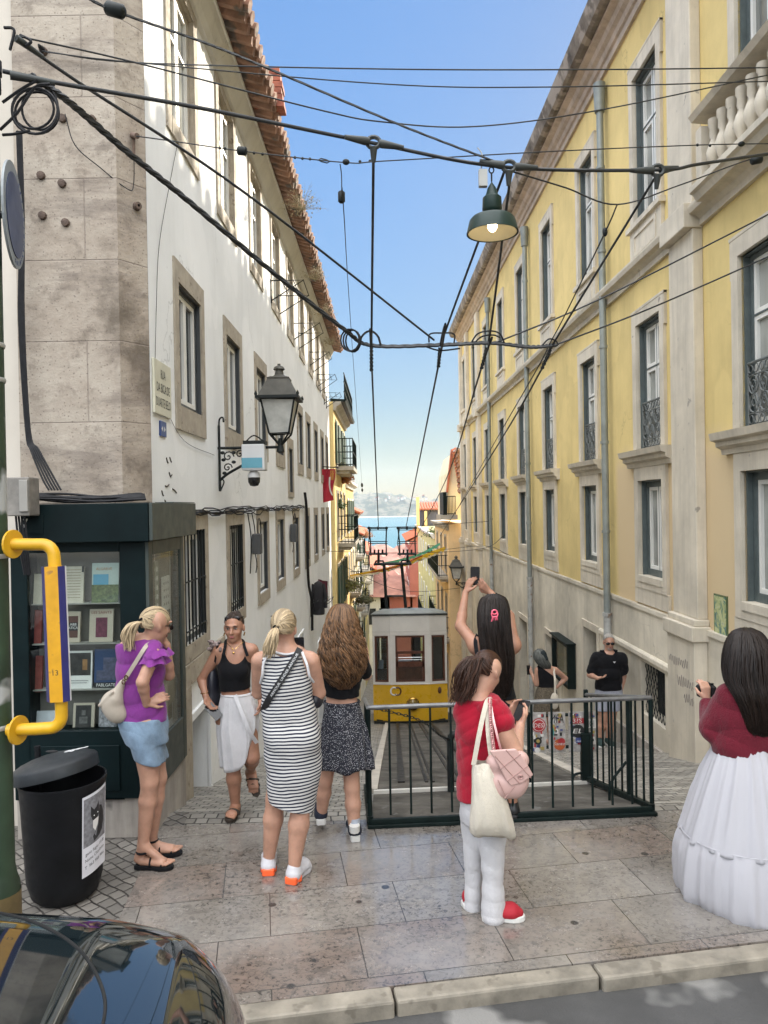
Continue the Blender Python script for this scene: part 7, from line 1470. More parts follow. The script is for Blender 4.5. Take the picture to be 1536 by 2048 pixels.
# ------------------------------------------------ woman walking up the street towards the camera
w = Person('tanned woman in black halter top and white wrap skirt striding up the street', 5.95, (470, 1632), sk_tan); R = axes(182, 3, -1); hc = w.p((468, 1254, .0)); T = w.st([(1290, 450, 488, .05), (1300, 436, 503, .075), (1318, 436, 502, .095), (1345, 439, 499, .108), (1368, 442, 498, .10), (1390, 443, 501, .095), (1410, 440, 507, .105), (1440, 437, 512, .115)])
S = w.sdf(.0055, .15, bbox_pts(w, (468, 1206), (470, 1635), (398, 1400), (532, 1400), (470, 1400, -.22), (505, 1570, .34)))
S.stack(T, k=.03); L = head(S, hc, R, .98); S.cone(w.p((469, 1296, .01)), hc+V(0, .015, -.05), .053, .05, .03)
a1, a2, a3 = w.p((437, 1302, 0)), w.p((404, 1360, .03)), w.p((411, 1392, -.06)); arm(S, a1, a2, a3, (.046, .037, .034, .024)); h1 = w.p((428, 1424, -.10))-a3; hand(S, a3, h1, V(.5, -.3, .2), .75, 1)
b1, b2, b3 = w.p((505, 1300, 0)), w.p((524, 1350, .06)), w.p((521, 1396, -.02)); arm(S, b1, b2, b3, (.046, .037, .034, .024)); hand(S, b3, V(-.05, -.2, -1), V(-1, -.3, 0), .8, -1)
S.cone(a1+V(.03, 0, .01), w.p((469, 1292, .02)), .04, .05, .04); S.cone(b1+V(-.03, 0, .01), w.p((469, 1292, .02)), .04, .05, .04)
k1, n1 = w.p((466, 1532, -.06)), w.p((471, 1613, .0)); leg(S, w.p((455, 1440, 0)), k1, n1, (.092, .06, .056, .034)); foot(S, n1, (-.05, -1, 0), .03+gz(5.95), .235)
k2, n2 = w.p((504, 1514, -.06)), w.p((501, 1541, .27)); leg(S, w.p((490, 1440, 0)), k2, n2, (.092, .06, .055, .034)); ft = w.p((507, 1574, .20)); S.cone(n2, w.p((499, 1548, .31)), .033, .03, .02)
for q in (-.02, 0, .02): S.cone(n2+V(q, .01, -.02), ft+V(q*1.3, 0, 0), .026, .019, .02)
for q in (-.03, -.014, .002, .016, .03): S.cone(ft+V(q, 0, 0), ft+V(q*1.1, -.012, -.045+abs(q)*.4), .0095, .0085, .006)
S.build('body', sk_tan, w.root); face_parts(L, R, .98, w.root); glasses(L, R, .98, w.root, True)
cap_hair('hair', slick, w.root, hc, R, .98, 200, 5, (0, -.085, .07), 1.035, .92, .0022); m = MB(); m.ell(L(0, -.10, .08), (.04, .035, .035), 14, 10); hair_obj('hair_bun', m.v, m.f, [.4]*len(m.v), slick, w.root)
S = w.sdf(.0055, .1, bbox_pts(w, (430, 1296), (510, 1380), (470, 1340, -.16), (470, 1340, .16))); S.stack(T, k=.03, grow=.009)
for x in (-.045, .048): S.ell(w.p((469, 1342, -.085))+V(x, 0, 0), (.055, .035, .05), None, .04)
S.cut((.08, 0, -1), w.p((470, 1377, 0))); S.ell(w.p((470, 1298, -.10)), (.085, .14, .118), None, .012, '-'); S.ell(w.p((428, 1304, 0)), (.075, .3, .105), None, .01, '-'); S.ell(w.p((511, 1302, 0)), (.072, .3, .105), None, .01, '-'); S.cut((0, 0, 1), w.p((470, 1303, 0))); S.wr(.002, (30, 30, 60), 4); S.build('halter_top', blackc, w.root)
m = MB()
for x0, x1 in ((446, 453), (495, 485)): m.strip(cat([w.p((x0, 1312, -.095)), w.p((lerp(x0, x1, .6).item(), 1294, -.065)), w.p((x1, 1281, .0)), w.p((469, 1280, .06))], 5), .022, .006, (0, -1, .3))
m.build('halter_strap', blackc, w.root); m = MB(); m.tube(cat([w.p((452, 1284, -.03)), w.p((464, 1296, -.085)), w.p((468, 1299, -.09)), w.p((474, 1295, -.085)), w.p((486, 1284, -.03))], 5), .002, 4); m.ell(w.p((467, 1306, -.098)), (.009, .004, .009), 8, 6); m.ell(w.p((465, 1298, -.09)), (.006, .004, .006), 8, 6); m.build('necklace', gold, w.root)
m = MB()
for x in (-1, 1): m.tube([L(.082*x, -.0, -.045)+V(.004*math.sin(a), .012*math.cos(a), .014*math.sin(a)-.012) for a in np.linspace(0, 6.28, 11)[:-1]], .0035, 5, closed=True)
m.tube([lerp(a2, a3, .8)+V(.031*math.cos(a), .03*math.sin(a), .004*math.cos(a)) for a in np.linspace(0, 6.28, 15)[:-1]], .004, 5, closed=True); m.build('earrings', gold, w.root)
sk_st = w.st([(1384, 443, 503, .10), (1402, 439, 509, .115), (1430, 434, 517, .135), (1460, 433, 521, .15), (1495, 437, 521, .16), (1533, 443, 514, .16)]); hm = lambda th: .21*max(0, math.sin(th*.5-.0)-.0)*0+(.20 if False else 0)
mb, G = skirt(sk_st, [(6, .010, .4, 1), (11, .007, 1.1, 1), (3, .012, 2.2, 1)], lambda th: .27*max(0, math.cos(th+.35))**5-.008*math.sin(5*th)); sko = mb.build('wrap_skirt', whitec, w.root, smooth=180); sm_ = sko.modifiers.new('cloth', 'SOLIDIFY'); sm_.thickness = .004
m = MB(); m.tube([q for q in G[1]], .006, 5, closed=True); m.strip(cat([w.p((470, 1390, -.115)), w.p((486, 1430, -.16)), w.p((500, 1465, -.165)), w.p((514, 1486, -.12))], 5), .03, .006, (0, -1, 0)); m.build('waist_seam', whitec, w.root)
for h, d, up in ((V(n1[0], n1[1], gz(5.95))+V(0, .05, 0), V(-.05, -1, 0), None), (None, None, 1)):
    brn = M('dark brown strap leather', (.035, .024, .016), .6); m = MB()
    if up is None: sole(m, h, d, .25, .095, h[2]+.002, h[2]+.03); sd = m.build('sandal', brn, w.root, bevel=.006); m = MB(); m.tube([h+V(-.0, -.16, 0)+V(.048*math.cos(q), 0, .028+.04*math.sin(q)) for q in np.linspace(0, PI, 9)], .013, 6); m.build('strap', brn, sd)
    else:
        dv_ = unit(ft-n2); s_ = V(1, 0, 0); nn_ = np.cross(s_, dv_); nn_ = nn_ if nn_[1] > 0 else -nn_; c0 = lerp(n2, ft, .45)+nn_*.035; m.prism([c0+s_*x*.045+dv_*y*.135 for x, y in ((-.7, -1), (.7, -1), (1, .4), (.9, .9), (.3, 1.1), (-.5, 1.05), (-1, .5))], nn_*.024); sd = m.build('sandal', brn, w.root, bevel=.006); m = MB()
        for q in (.55, .85): c1 = lerp(n2, ft, q); m.tube([c1+s_*.046*math.cos(a)+(-nn_)*.03*math.sin(a)+nn_*.02 for a in np.linspace(0, PI, 9)], .012, 6)
        m.build('strap', brn, sd)
phone('dark phone in the hand of the walking woman', a3+unit(h1)*.11+V(.015, -.015, -.02), unit(h1)+V(.5, 0, -.2), V(.5, -.8, .1), (.07, .145, .01))
bk = thing('tote_bag', 'black tote bag with patterned scarf under the arm of the walking woman', 'bag', w.p((428, 1365, .05))); S = SDF(w.p((428, 1362, .06))-.28, w.p((428, 1362, .06))+.28, .007); c = w.p((428, 1366, .07)); S.ell(c+V(0, 0, -.02), (.058, .12, .17), None, .03); S.ell(c+V(-.01, 0, -.12), (.062, .13, .08), None, .04); S.build('body', M('black quilted nylon', (.010, .011, .018), .5, bump=.3, bs=50), bk)
m = MB()
for o_ in (-.05, .05): m.strip(cat([c+V(.01, o_, .13), w.p((431, 1318, o_*.8)), w.p((436, 1288, o_*.6)), w.p((441, 1290, .05+o_*.3))], 5), .016, .006, (0, 1, 0))
m.build('strap', blackc, bk); m = MB(); rr = random.Random(2)
for _ in range(16): q = w.p((rr.uniform(412, 442), rr.uniform(1280, 1300), rr.uniform(-.06, .06))); m.ell(q, (rr.uniform(.012, .028), rr.uniform(.012, .028), rr.uniform(.010, .022)), 8, 6)
m.build('scarf', M('grey patterned scarf', (.22, .17, .16), .9, var=.7, vs=60), bk, smooth=180)
# ------------------------------------------------ woman in the striped dress
w = Person('blond woman in striped sleeveless dress photographing the street', 4.9, (565, 1750), sk_mid); R = axes(4, 4); hc = w.p((568, 1256, .02)); T = w.st([(1296, 556, 592, .05), (1308, 530, 606, .08), (1325, 524, 612, .10), (1350, 523, 618, .118), (1375, 523, 622, .118), (1400, 525, 624, .115), (1430, 526, 631, .125), (1465, 528, 638, .14), (1500, 530, 640, .145), (1540, 535, 640, .14), (1575, 538, 635, .13), (1622, 541, 626, .125)])
S = w.sdf(.006, .16, bbox_pts(w, (568, 1203), (568, 1755), (505, 1400), (655, 1400), (570, 1400, -.2), (570, 1400, .42)))
S.stack(T[:-4], k=.03, grow=-.008); L = head(S, hc, R, 1.0); S.cone(w.p((574, 1304, .01)), hc+V(.005, -.01, -.05), .058, .054, .03)
r1, r2, r3 = w.p((622, 1322, .0)), w.p((637, 1386, .08)), w.p((612, 1330, .32)); arm(S, r1, r2, r3, (.058, .047, .042, .027)); hand(S, r3, V(-.12, .1, 1), V(-1, .2, .1), .7, 1)
l1, l2, l3 = w.p((518, 1322, .0)), w.p((517, 1385, .10)), w.p((560, 1345, .32)); arm(S, l1, l2, l3, (.052, .044, .04, .026)); hand(S, l3, V(.4, .2, 1), V(1, .2, .1), .7, -1)
S.cone(r1+V(-.03, 0, .015), w.p((578, 1302, .01)), .045, .05, .04); S.cone(l1+V(.03, 0, .015), w.p((570, 1302, .01)), .045, .05, .04)
kL, aL = w.p((551, 1598, .03)), w.p((537, 1722, .06)); kR, aR = w.p((602, 1608, -.03)), w.p((588, 1738, -.06)); leg(S, w.p((566, 1500, .0)), kL, aL, (.08, .064, .064, .036)); leg(S, w.p((602, 1500, .0)), kR, aR, (.08, .066, .066, .037)); S.build('body', sk_mid, w.root)
t = NT('navy striped jersey'); g_ = t.n('ShaderNodeNewGeometry'); s_ = t.n('ShaderNodeSeparateXYZ'); t.l(g_.outputs['Position'], s_.inputs[0]); zz = t.math('ADD', s_.outputs['Z'], t.math('MULTIPLY', t.noise(t.pos(), 4, 2), .035)); zz = t.math('ADD', zz, t.math('MULTIPLY', s_.outputs['X'], -.05)); fr = t.math('FRACT', t.math('DIVIDE', zz, .0222))
t.set(Base_Color=t.mix(t.ramp(fr, [(.40, 1.0), (.45, 0.0), (.95, 0.0), (1.0, 1.0)]), (.54, .53, .51), (.020, .022, .040)), Roughness=.9, Specular_IOR_Level=.2); t.bump(t.noise(t.pos(scale=(1, 1, .6)), 22, 4), .3, .008); stripe = t.m
S = w.sdf(.0055, .1, bbox_pts(w, (520, 1300), (642, 1625), (570, 1400, -.18), (570, 1400, .18))); S.stack(T, k=.03, grow=.006); S.ell(w.p((566, 1478, -.075)), (.085, .075, .10), None, .05); S.ell(w.p((606, 1478, -.075)), (.085, .075, .10), None, .05); S.cut((-.28, 0, -1), w.p((580, 1608, 0))); S.cut((0, 0, 1), w.p((570, 1303, 0))); S.ell(w.p((512, 1330, 0)), (.055, .3, .115), None, .006, '-'); S.ell(w.p((634, 1328, 0)), (.070, .3, .13), None, .006, '-'); S.ell(w.p((572, 1296, 0)), (.085, .3, .045), None, .006, '-'); S.wr(0.0080, (16, 16, 40), 8, 4); S.build('striped_dress', stripe, w.root)
m = MB(); P_ = lambda L_: cat([w.p(q) for q in L_], 5); m.tube(P_([(604, 1304, -.075), (614, 1330, -.105), (619, 1352, -.10), (627, 1364, -.05)]), .009, 6); m.tube(P_([(541, 1304, -.075), (528, 1325, -.10), (525, 1350, -.10), (521, 1366, -.05)]), .009, 6); m.tube(P_([(545, 1303, -.06), (572, 1309, -.075), (600, 1303, -.06)]), .009, 6); m.build('white_binding', whitec, w.root, smooth=60)
cap_hair('hair', blond, w.root, hc, R, 1.03, 260, 9, (-.03, -.115, .015), 1.07, 1.0, .0028); tb = L(-.03, -.118, .01); tail('ponytail', blond, w.root, [tb, tb+V(-.01, -.045, -.03), tb+V(-.025, -.06, -.10), tb+V(-.04, -.055, -.18)], .03, .04, 170, curl=.008, shape=lambda t: .014+.036*min(1, t*1.5)**.8*(1-.4*t*t)); glasses(L, R, 1.03, w.root, True)
m = MB(); m.tube([tb+V(.016*math.cos(a), .008*math.sin(a), .016*math.sin(a)) for a in np.linspace(0, 6.28, 11)[:-1]], .006, 6, closed=True); m.build('hair_tie', blackc, w.root)
whs = M('white knit trainer', (.54, .53, .55), .7, var=.06, vs=30, bump=.2, bs=200); ors = M('neon orange rubber', (.95, .13, .035), .5, var=.03, bump=.02)
shoe(w.root, aL, (-.12, 1, 0), 0.0, whs, whs, heel_m=ors); shoe(w.root, aR, (.35, 1, 0), 0.0, whs, whs, heel_m=ors)
phone('phone held up by the woman in the striped dress', w.p((598, 1296, .36)), V(0, 0, 1), V(0, -1, 0), (.072, .15, .009))
cbs = thing('crossbody_strap', 'black lettered crossbody strap with small black bag on the striped dress', 'bag', w.p((580, 1340, -.12))); st_ = P_([(600, 1297, -.06), (592, 1312, -.105), (575, 1340, -.132), (555, 1372, -.14), (538, 1398, -.125), (528, 1418, -.07), (526, 1424, .0)]); m = MB(); m.strip(st_, .042, .004, (0, -1, 0)); m.build('strap', M('black webbing', (.012, .012, .013), .7), cbs)
A_ = w.p((546, 1387, -.144)); B_ = w.p((588, 1320, -.125)); dx = unit(B_-A_); up_ = unit(np.cross(V(0, -1, 0), dx)); up_ = up_ if up_[2] > 0 else -up_; m = MB(); nrm = unit(np.cross(dx, up_)); nrm = nrm if nrm[1] < 0 else -nrm
SP = np.array(st_); SL = np.concatenate([[0], np.cumsum(np.linalg.norm(np.diff(SP, axis=0), axis=1))]); Ltot = SL[-1]
def on_strap(x, y, z):
    d = min(max(.205-x, .001), Ltot-.01); c0 = V(*[np.interp(d, SL, SP[:, k]) for k in range(3)]); c1 = V(*[np.interp(d+.005, SL, SP[:, k]) for k in range(3)]); tn = unit(c0-c1); n0 = V(0, -1, 0); a_ = unit(np.cross(n0, tn)); a_ = a_ if a_[2] > 0 else -a_; b_ = unit(np.cross(a_, tn)); b_ = b_ if b_[1] < 0 else -b_
    return c0+a_*(y-.008)+b_*(.0035+abs(z))
text(m, 'ARMOUR  UNDER ARMOUR', on_strap, .016, .32, th=.0004); m.build('lettering', M('white strap lettering', (.6, .6, .6), .6), cbs)
S = SDF(w.p((634, 1398, .05))-.16, w.p((634, 1398, .05))+.16, .007); S.ell(w.p((632, 1398, .10)), (.05, .09, .06), None, .02); S.build('pouch', M('black quilted nylon', (.010, .011, .018), .5), cbs)
# ------------------------------------------------ woman with the long curls
w = Person('woman with long curly hair in black crop top and speckled skirt', 5.5, (680, 1690), sk_light); R = axes(0, 2); hc = w.p((682, 1256, .02)); T = w.st([(1296, 668, 700, .05), (1308, 650, 718, .08), (1330, 646, 722, .10), (1360, 648, 720, .105), (1388, 651, 716, .095), (1405, 650, 717, .095), (1425, 646, 722, .11), (1450, 643, 727, .12)])
S = w.sdf(.006, .15, bbox_pts(w, (682, 1206), (682, 1700), (625, 1400), (745, 1400), (682, 1400, -.2), (682, 1300, .42)))
S.stack(T[:-1], k=.03, grow=-.006); L = head(S, hc, R, .98); S.cone(w.p((684, 1304, .01)), hc+V(0, -.01, -.05), .054, .05, .03)
r1, r2, r3 = w.p((719, 1316, 0)), w.p((733, 1350, .14)), w.p((730, 1300, .32)); arm(S, r1, r2, r3, (.046, .038, .035, .024)); hand(S, r3, V(-.15, .1, 1), V(-1, .2, 0), .6, 1)
l1, l2, l3 = w.p((649, 1316, 0)), w.p((640, 1354, .14)), w.p((664, 1300, .34)); arm(S, l1, l2, l3, (.046, .038, .035, .024)); hand(S, l3, V(.15, .1, 1), V(1, .2, 0), .6, -1)
kL, aL = w.p((650, 1560, .05)), w.p((642, 1640, .12)); kR, aR = w.p((704, 1575, -.03)), w.p((710, 1680, -.06)); leg(S, w.p((668, 1450, .02)), kL, aL, (.075, .056, .054, .032)); leg(S, w.p((697, 1450, 0)), kR, aR, (.075, .057, .056, .033)); S.build('body', sk_light, w.root)
S = w.sdf(.006, .1, bbox_pts(w, (630, 1298), (742, 1392), (682, 1340, -.16), (682, 1340, .22))); S.stack(T, k=.03, grow=.010); S.cone(r1, lerp(r1, r2, .82), .058, .052, .03); S.cone(l1, lerp(l1, l2, .8), .058, .052, .03); S.cut((0, 0, -1), w.p((682, 1391, 0))); S.ell(w.p((682, 1296, 0)), (.075, .3, .04), None, .01, '-'); S.wr(0.0080, (30, 30, 40), 5); S.build('crop_top', blackc, w.root)
t = NT('speckled viscose'); vo = t.n('ShaderNodeTexVoronoi'); vo.inputs['Scale'].default_value = 120; t.l(t.pos(), vo.inputs['Vector']); n2_ = t.noise(t.pos(), 60, 2)
t.set(Base_Color=t.mix(t.ramp(t.math('ADD', vo.outputs['Distance'], t.math('MULTIPLY', n2_, .3)), [(.40, 1.0), (.46, 0.0)]), (.012, .013, .022), (.48, .48, .50)), Roughness=.85); speck = t.m
mb, G = skirt(w.st([(1404, 649, 718, .10), (1425, 645, 724, .125), (1455, 640, 733, .145), (1490, 636, 741, .165), (1532, 634, 747, .18)]), [(9, .016, .3, 1.2), (5, .012, 1.0, 1.2), (14, .006, 2, 1)], lambda th: .012*math.sin(5*th)); o_ = mb.build('speckled_skirt', speck, w.root, smooth=180); o_.modifiers.new('cloth', 'SOLIDIFY').thickness = .003; m = MB(); m.tube(G[0], .012, 6, closed=True); m.build('waistband', speck, w.root, smooth=60)
hair('curly_hair', curlh, w.root, w.st([(1208, 677, 690, .03, .02), (1216, 664, 704, .075, .01), (1235, 656, 712, .108, -.01), (1262, 650, 719, .118, -.03), (1290, 644, 726, .112, -.06), (1318, 641, 729, .10, -.085), (1342, 647, 725, .085, -.095), (1360, 658, 714, .06, -.10), (1378, 670, 702, .03, -.10)]), 330, 46, .013, 17, .0058, 4, .84, .85, (.55, 1.0), flare=.07, wob=.006, drift=.09)
navy_s2 = M('navy suede', (.012, .016, .030), .9, bump=.2, bs=150); wsole = M('white trainer sole', (.62, .61, .58), .6, bump=.05)
shoe(w.root, aL, (-.12, 1, 0), 0.0, navy_s2, wsole, .255, .092, .045, heel_up=.05); shoe(w.root, aR, (-.15, 1, 0), 0.0, navy_s2, wsole, .255, .092, .045)
m = MB(); m.lathe([(.042, 0), (.04, .05), (.038, .07)], V(aR[0], aR[1], .085), 14); m.build('sock', M('grey blue sock', (.35, .38, .44), .9), w.root, smooth=60)
m = MB(); m.lathe([(.037, .0), (.04, .05)], V(aR[0], aR[1]-.047, .075), 8, (0, -.1, 1)); m.build('heel_patch', wsole, w.root)
phone('phone held in front of the curly haired woman', w.p((698, 1272, .40)), V(0, 0, 1), V(0, -1, 0))
# ------------------------------------------------ tall woman with the raised phone
w = Person('woman in black with long dark hair and pink clip raising a phone overhead', 5.72, (1010, 1625), sk_tan); R = axes(-8, -6); hc = w.p((986, 1237, .02)); T = w.st([(1282, 972, 1008, .05), (1296, 952, 1026, .08), (1320, 953, 1026, .10), (1350, 960, 1024, .10), (1375, 962, 1025, .098), (1400, 958, 1031, .115), (1425, 956, 1034, .125), (1450, 956, 1034, .125)])
S = w.sdf(.006, .15, bbox_pts(w, (985, 1120), (1010, 1630), (905, 1250), (1045, 1250), (990, 1300, -.2), (960, 1150, .36)))
S.stack(T, k=.03); L = head(S, hc, R, .98); S.cone(w.p((990, 1292, .01)), hc+V(0, -.005, -.05), .054, .05, .03)
l1, l2, l3 = w.p((952, 1292, .0)), w.p((921, 1252, .12)), w.p((931, 1186, .26)); arm(S, l1, l2, l3, (.05, .043, .038, .025)); S.cone(l1, w.p((975, 1300, .0)), .06, .06, .04); tl = hand(S, l3, w.p((941, 1160, .27))-l3, V(.7, .5, .1), .55, -1)
r1, r2, r3 = w.p((1026, 1290, .0)), w.p((1018, 1232, .14)), w.p((982, 1186, .26)); arm(S, r1, r2, r3, (.05, .042, .038, .025)); S.cone(r1, w.p((1005, 1300, 0)), .06, .06, .04); hand(S, r3, w.p((960, 1166, .27))-r3, V(-.2, .6, .6), .6, 1)
kL, aL = w.p((990, 1530, .0)), w.p((992, 1608, .02)); kR, aR = w.p((1020, 1530, 0)), w.p((1026, 1608, .02)); leg(S, w.p((980, 1440, 0)), kL, aL); leg(S, w.p((1012, 1440, 0)), kR, aR); S.build('body', sk_tan, w.root)
S = w.sdf(.006, .1, bbox_pts(w, (950, 1290), (1035, 1420), (990, 1350, -.16), (990, 1350, .16))); S.stack(T, k=.03, grow=.009); S.cut((0, 0, -1), w.p((990, 1395, 0))); S.ell(w.p((990, 1290, -.1)), (.10, .14, .10), None, .02, '-'); S.ell(w.p((938, 1290, 0)), (.06, .3, .11), None, .01, '-'); S.ell(w.p((1042, 1290, 0)), (.06, .3, .11), None, .01, '-'); S.build('black_top', blackc, w.root)
m = MB(); m.strip(P_([(962, 1340, -.10), (955, 1312, -.11), (951, 1284, -.06), (955, 1270, .05)]), .03, .006, (0, -1, 0)); m.build('shoulder_strap', blackc, w.root)
mb, G = skirt(w.st([(1385, 961, 1027, .105), (1400, 957, 1032, .122), (1420, 952, 1038, .14), (1446, 948, 1042, .15)]), [(8, .012, .3, 1), (5, .01, 1, 1)], lambda th: .02*math.sin(3*th+1)); mb.build('black_skirt', blackc, w.root, smooth=180).modifiers.new('cloth', 'SOLIDIFY').thickness = .003
hair('long_hair', darkh, w.root, w.st([(1188, 978, 996, .03, .03), (1198, 962, 1012, .075, .02), (1220, 956, 1018, .112, -.0), (1250, 956, 1020, .115, -.03), (1285, 960, 1024, .09, -.07), (1320, 966, 1027, .07, -.095), (1350, 974, 1026, .055, -.105), (1375, 984, 1022, .04, -.11), (1398, 995, 1012, .02, -.11)]), 330, 22, .004, 5, .0032, 6, .94, .82, (.72, 1.0), wob=.012)
pk = M('pink plastic clip', (.75, .13, .20), .3, bump=0); m = MB(); c = w.p((989, 1231, -.125)); X_ = V(1, 0, 0)
for sx in (-1, 1):
    m.tube([c+V(.017*sx, 0, .035), c+V(.024*sx, -.012, .01), c+V(.014*sx, -.012, -.012), c+V(.024*sx, -.006, -.045)], .006, 6); m.tube([c+V(.005*sx, -.008, -.01), c+V(.010*sx, -.006, -.045)], .005, 6)
m.tube([c+V(.018*math.cos(a), -.004, .026+.016*math.sin(a)) for a in np.linspace(0, 6.28, 13)[:-1]], .0065, 6, closed=True); m.tube([c+V(-.022, -.012, -.008), c+V(.022, -.012, -.008)], .007, 6); m.build('claw_clip', pk, w.root, smooth=60)
m = MB(); m.tube([lerp(r3, r2, .16)+V(.030*math.cos(a), .012*math.sin(a), .027*math.sin(a)+.006*math.cos(a)) for a in np.linspace(0, 6.28, 15)[:-1]], .007, 6, closed=True); m.build('wrist_band', blackc, w.root)
bls = M('black leather shoe', (.012, .012, .012), .4); shoe(w.root, aL, (0, 1, 0), .02, bls, bls, .25, .09, .03); shoe(w.root, aR, (.1, 1, 0), .02, bls, bls, .25, .09, .03)
phone('black phone held high above the dark haired woman', w.p((950, 1152, .30)), V(.03, 0, 1), V(0, -1, 0), (.074, .150, .009))
# ------------------------------------------------ woman in the red top
w = Person('woman in red top and white trousers with ponytail looking at her phone', 4.4, (975, 1838), sk_light); R = axes(46, 26); hc = w.p((973, 1343, .02)); T = w.st([(1388, 935, 975, .055), (1402, 916, 994, .09), (1425, 911, 1006, .115), (1450, 913, 1018, .13), (1480, 916, 1016, .128), (1510, 918, 1004, .12), (1545, 919, 1000, .125), (1585, 918, 1006, .135), (1620, 922, 1012, .14)])
S = w.sdf(.006, .16, bbox_pts(w, (973, 1295), (975, 1845), (905, 1500), (1070, 1500), (975, 1500, -.22), (1000, 1430, .3)))
S.stack(T[:-2], k=.03, grow=-.006); L = head(S, hc, R, .97); S.cone(w.p((955, 1396, .0)), hc+V(-.02, -.015, -.055), .06, .054, .03)
r1, r2, r3 = w.p((990, 1424, -.10)), w.p((1027, 1504, -.12)), w.p((1040, 1452, .06)); arm(S, r1, r2, r3, (.062, .053, .044, .028)); hand(S, r3, w.p((1050, 1430, .12))-r3, V(-.6, .3, .5), .6, 1, 1.0)
l1, l2, l3 = w.p((1000, 1430, .16)), w.p((1022, 1480, .24)), w.p((1020, 1440, .20)); arm(S, l1, l2, l3, (.05, .042, .038, .026)); hand(S, l3, V(.35, .15, .9), V(.5, -.4, .3), .7, -1)
S.build('body', sk_light, w.root); face_parts(L, R, 1.02, w.root, True)
redt = cloth('crimson jersey', (.32, .006, .022), bump=.5); S = w.sdf(.006, .1, bbox_pts(w, (908, 1385), (1030, 1590), (960, 1450, -.2), (960, 1450, .2))); S.stack(T, k=.03, grow=.009); S.ell(w.p((1008, 1456, .08)), (.065, .07, .06), None, .05); S.cone(r1+V(-.03, .02, .02), lerp(r1, r2, .24), .084, .080, .03); S.cut((.12, 0, -1), w.p((960, 1588, 0))); S.ell(w.p((952, 1380, -.03)), (.105, .16, .058), None, .012, '-'); S.cut((.1, 0, 1), w.p((990, 1388, 0))); S.wr(0.0120, (26, 26, 60), 6, 4); S.build('red_top', redt, w.root)
pan = cloth('white cotton trousers', (.54, .53, .54), bump=.6); S = w.sdf(.006, .12, bbox_pts(w, (915, 1575), (1022, 1838), (960, 1700, -.2), (960, 1700, .2))); S.stack(w.st([(1570, 920, 1004, .13), (1600, 922, 1012, .142), (1640, 926, 1014, .14)]), k=.03, grow=.004); S.cone(w.p((948, 1630, .05)), w.p((947, 1725, .06)), .085, .052, .03); S.cone(w.p((947, 1725, .06)), w.p((946, 1812, .08)), .05, .052, .02); S.cone(w.p((985, 1635, -.05)), w.p((985, 1735, -.05)), .092, .060, .03); S.cone(w.p((985, 1735, -.05)), w.p((987, 1828, -.05)), .058, .070, .02); S.cut((.05, 0, -1), w.p((975, 1834, 0))); S.cut((0, 0, 1), w.p((960, 1580, 0))); S.wr(.0055, (22, 22, 70), 7, 4); S.build('trousers', pan, w.root)
cap_hair('hair', brown, w.root, hc, R, .99, 240, 12, (-.0, -.10, .05), 1.07, 1.22, .003); tb = L(0, -.11, .055); tail('ponytail', brown, w.root, [tb, tb+V(-.035, -.03, .0), tb+V(-.075, -.045, -.08), tb+V(-.095, -.05, -.17), tb+V(-.12, -.05, -.26)], .03, .05, 300, 22, .02, 9, 7, .0032, lambda t: .016+.060*min(1, t*2.2)**.8*(1-.35*t*t))
rsh = M('red suede shoe', (.36, .01, .022), .8, bump=.3, bs=150); shoe(w.root, w.p((984, 1822, -.05)), (1, -.05, 0), 0.0, rsh, wsole, .245, .088, .034, high=.035); shoe(w.root, w.p((943, 1805, .10)), (.95, .25, 0), 0.0, rsh, wsole, .24, .088, .034, high=.035)
phone('phone held low by the woman in red', w.p((1043, 1421, .13)), V(.35, .5, .5), V(-.3, -.4, .7))
tb_ = thing('canvas_tote', 'cream canvas tote hanging from the shoulder of the woman in red', 'bag', w.p((985, 1600, -.22))); canv = cloth('cream canvas', (.62, .56, .46), bump=.8); G = []
for py, xl, xr, dp in ((1524, 945, 988, .05), (1545, 944, 992, .07), (1575, 944, 1004, .085), (1610, 943, 1018, .09), (1640, 940, 1026, .085), (1660, 939, 1031, .06), (1671, 948, 1030, .012)):
    a = w.p((xl, py, -.22)); b = w.p((xr, py+(6 if py > 1650 else 0), -.22)); c = (a+b)/2; rx = np.linalg.norm(b-a)/2; G.append([V(c[0]+rx*math.copysign(abs(math.cos(q))**.7, math.cos(q)), c[1]+dp*math.copysign(abs(math.sin(q))**.8, math.sin(q))+.006*math.sin(9*q+py), c[2]+(a[2]-b[2])*-.5*math.cos(q)+.008*math.sin(3*q)) for q in np.linspace(0, 2*PI, 49)[:-1]])
m = MB(); m.grid(G, wrap=True); m.add(G[-1], [tuple(range(48))]); m.build('pouch', canv, tb_, smooth=180); m = MB()
for P0 in ([(947, 1530, -.24), (960, 1460, -.23), (972, 1408, -.17), (978, 1398, -.06), (980, 1410, .02)], [(984, 1528, -.24), (976, 1460, -.22), (976, 1408, -.15), (980, 1399, -.06)]): m = MB(); m.strip(P_(P0), .026, .004, (0, -1, 0)); m.build('strap', canv, tb_)
pb = thing('quilted_bag', 'pink quilted flap handbag beside the cream tote', 'bag', w.p((1020, 1550, -.26))); pink = M('dusty pink leather', (.50, .32, .285), .42, var=.08, vs=6, bump=.12, bs=60)
def pq(px, py, d=-.26): return w.p((px, py, d))
S = SDF(pq(1020, 1550)-.28, pq(1020, 1550)+.28, .006); 
for a_, b_ in (((990, 1525), (1040, 1520)), ((992, 1560), (1040, 1560)), ((1000, 1580), (1030, 1578))): S.cone(pq(*a_, -.24), pq(*b_, -.24), .05, .05, .05)
S.build('body', pink, pb)
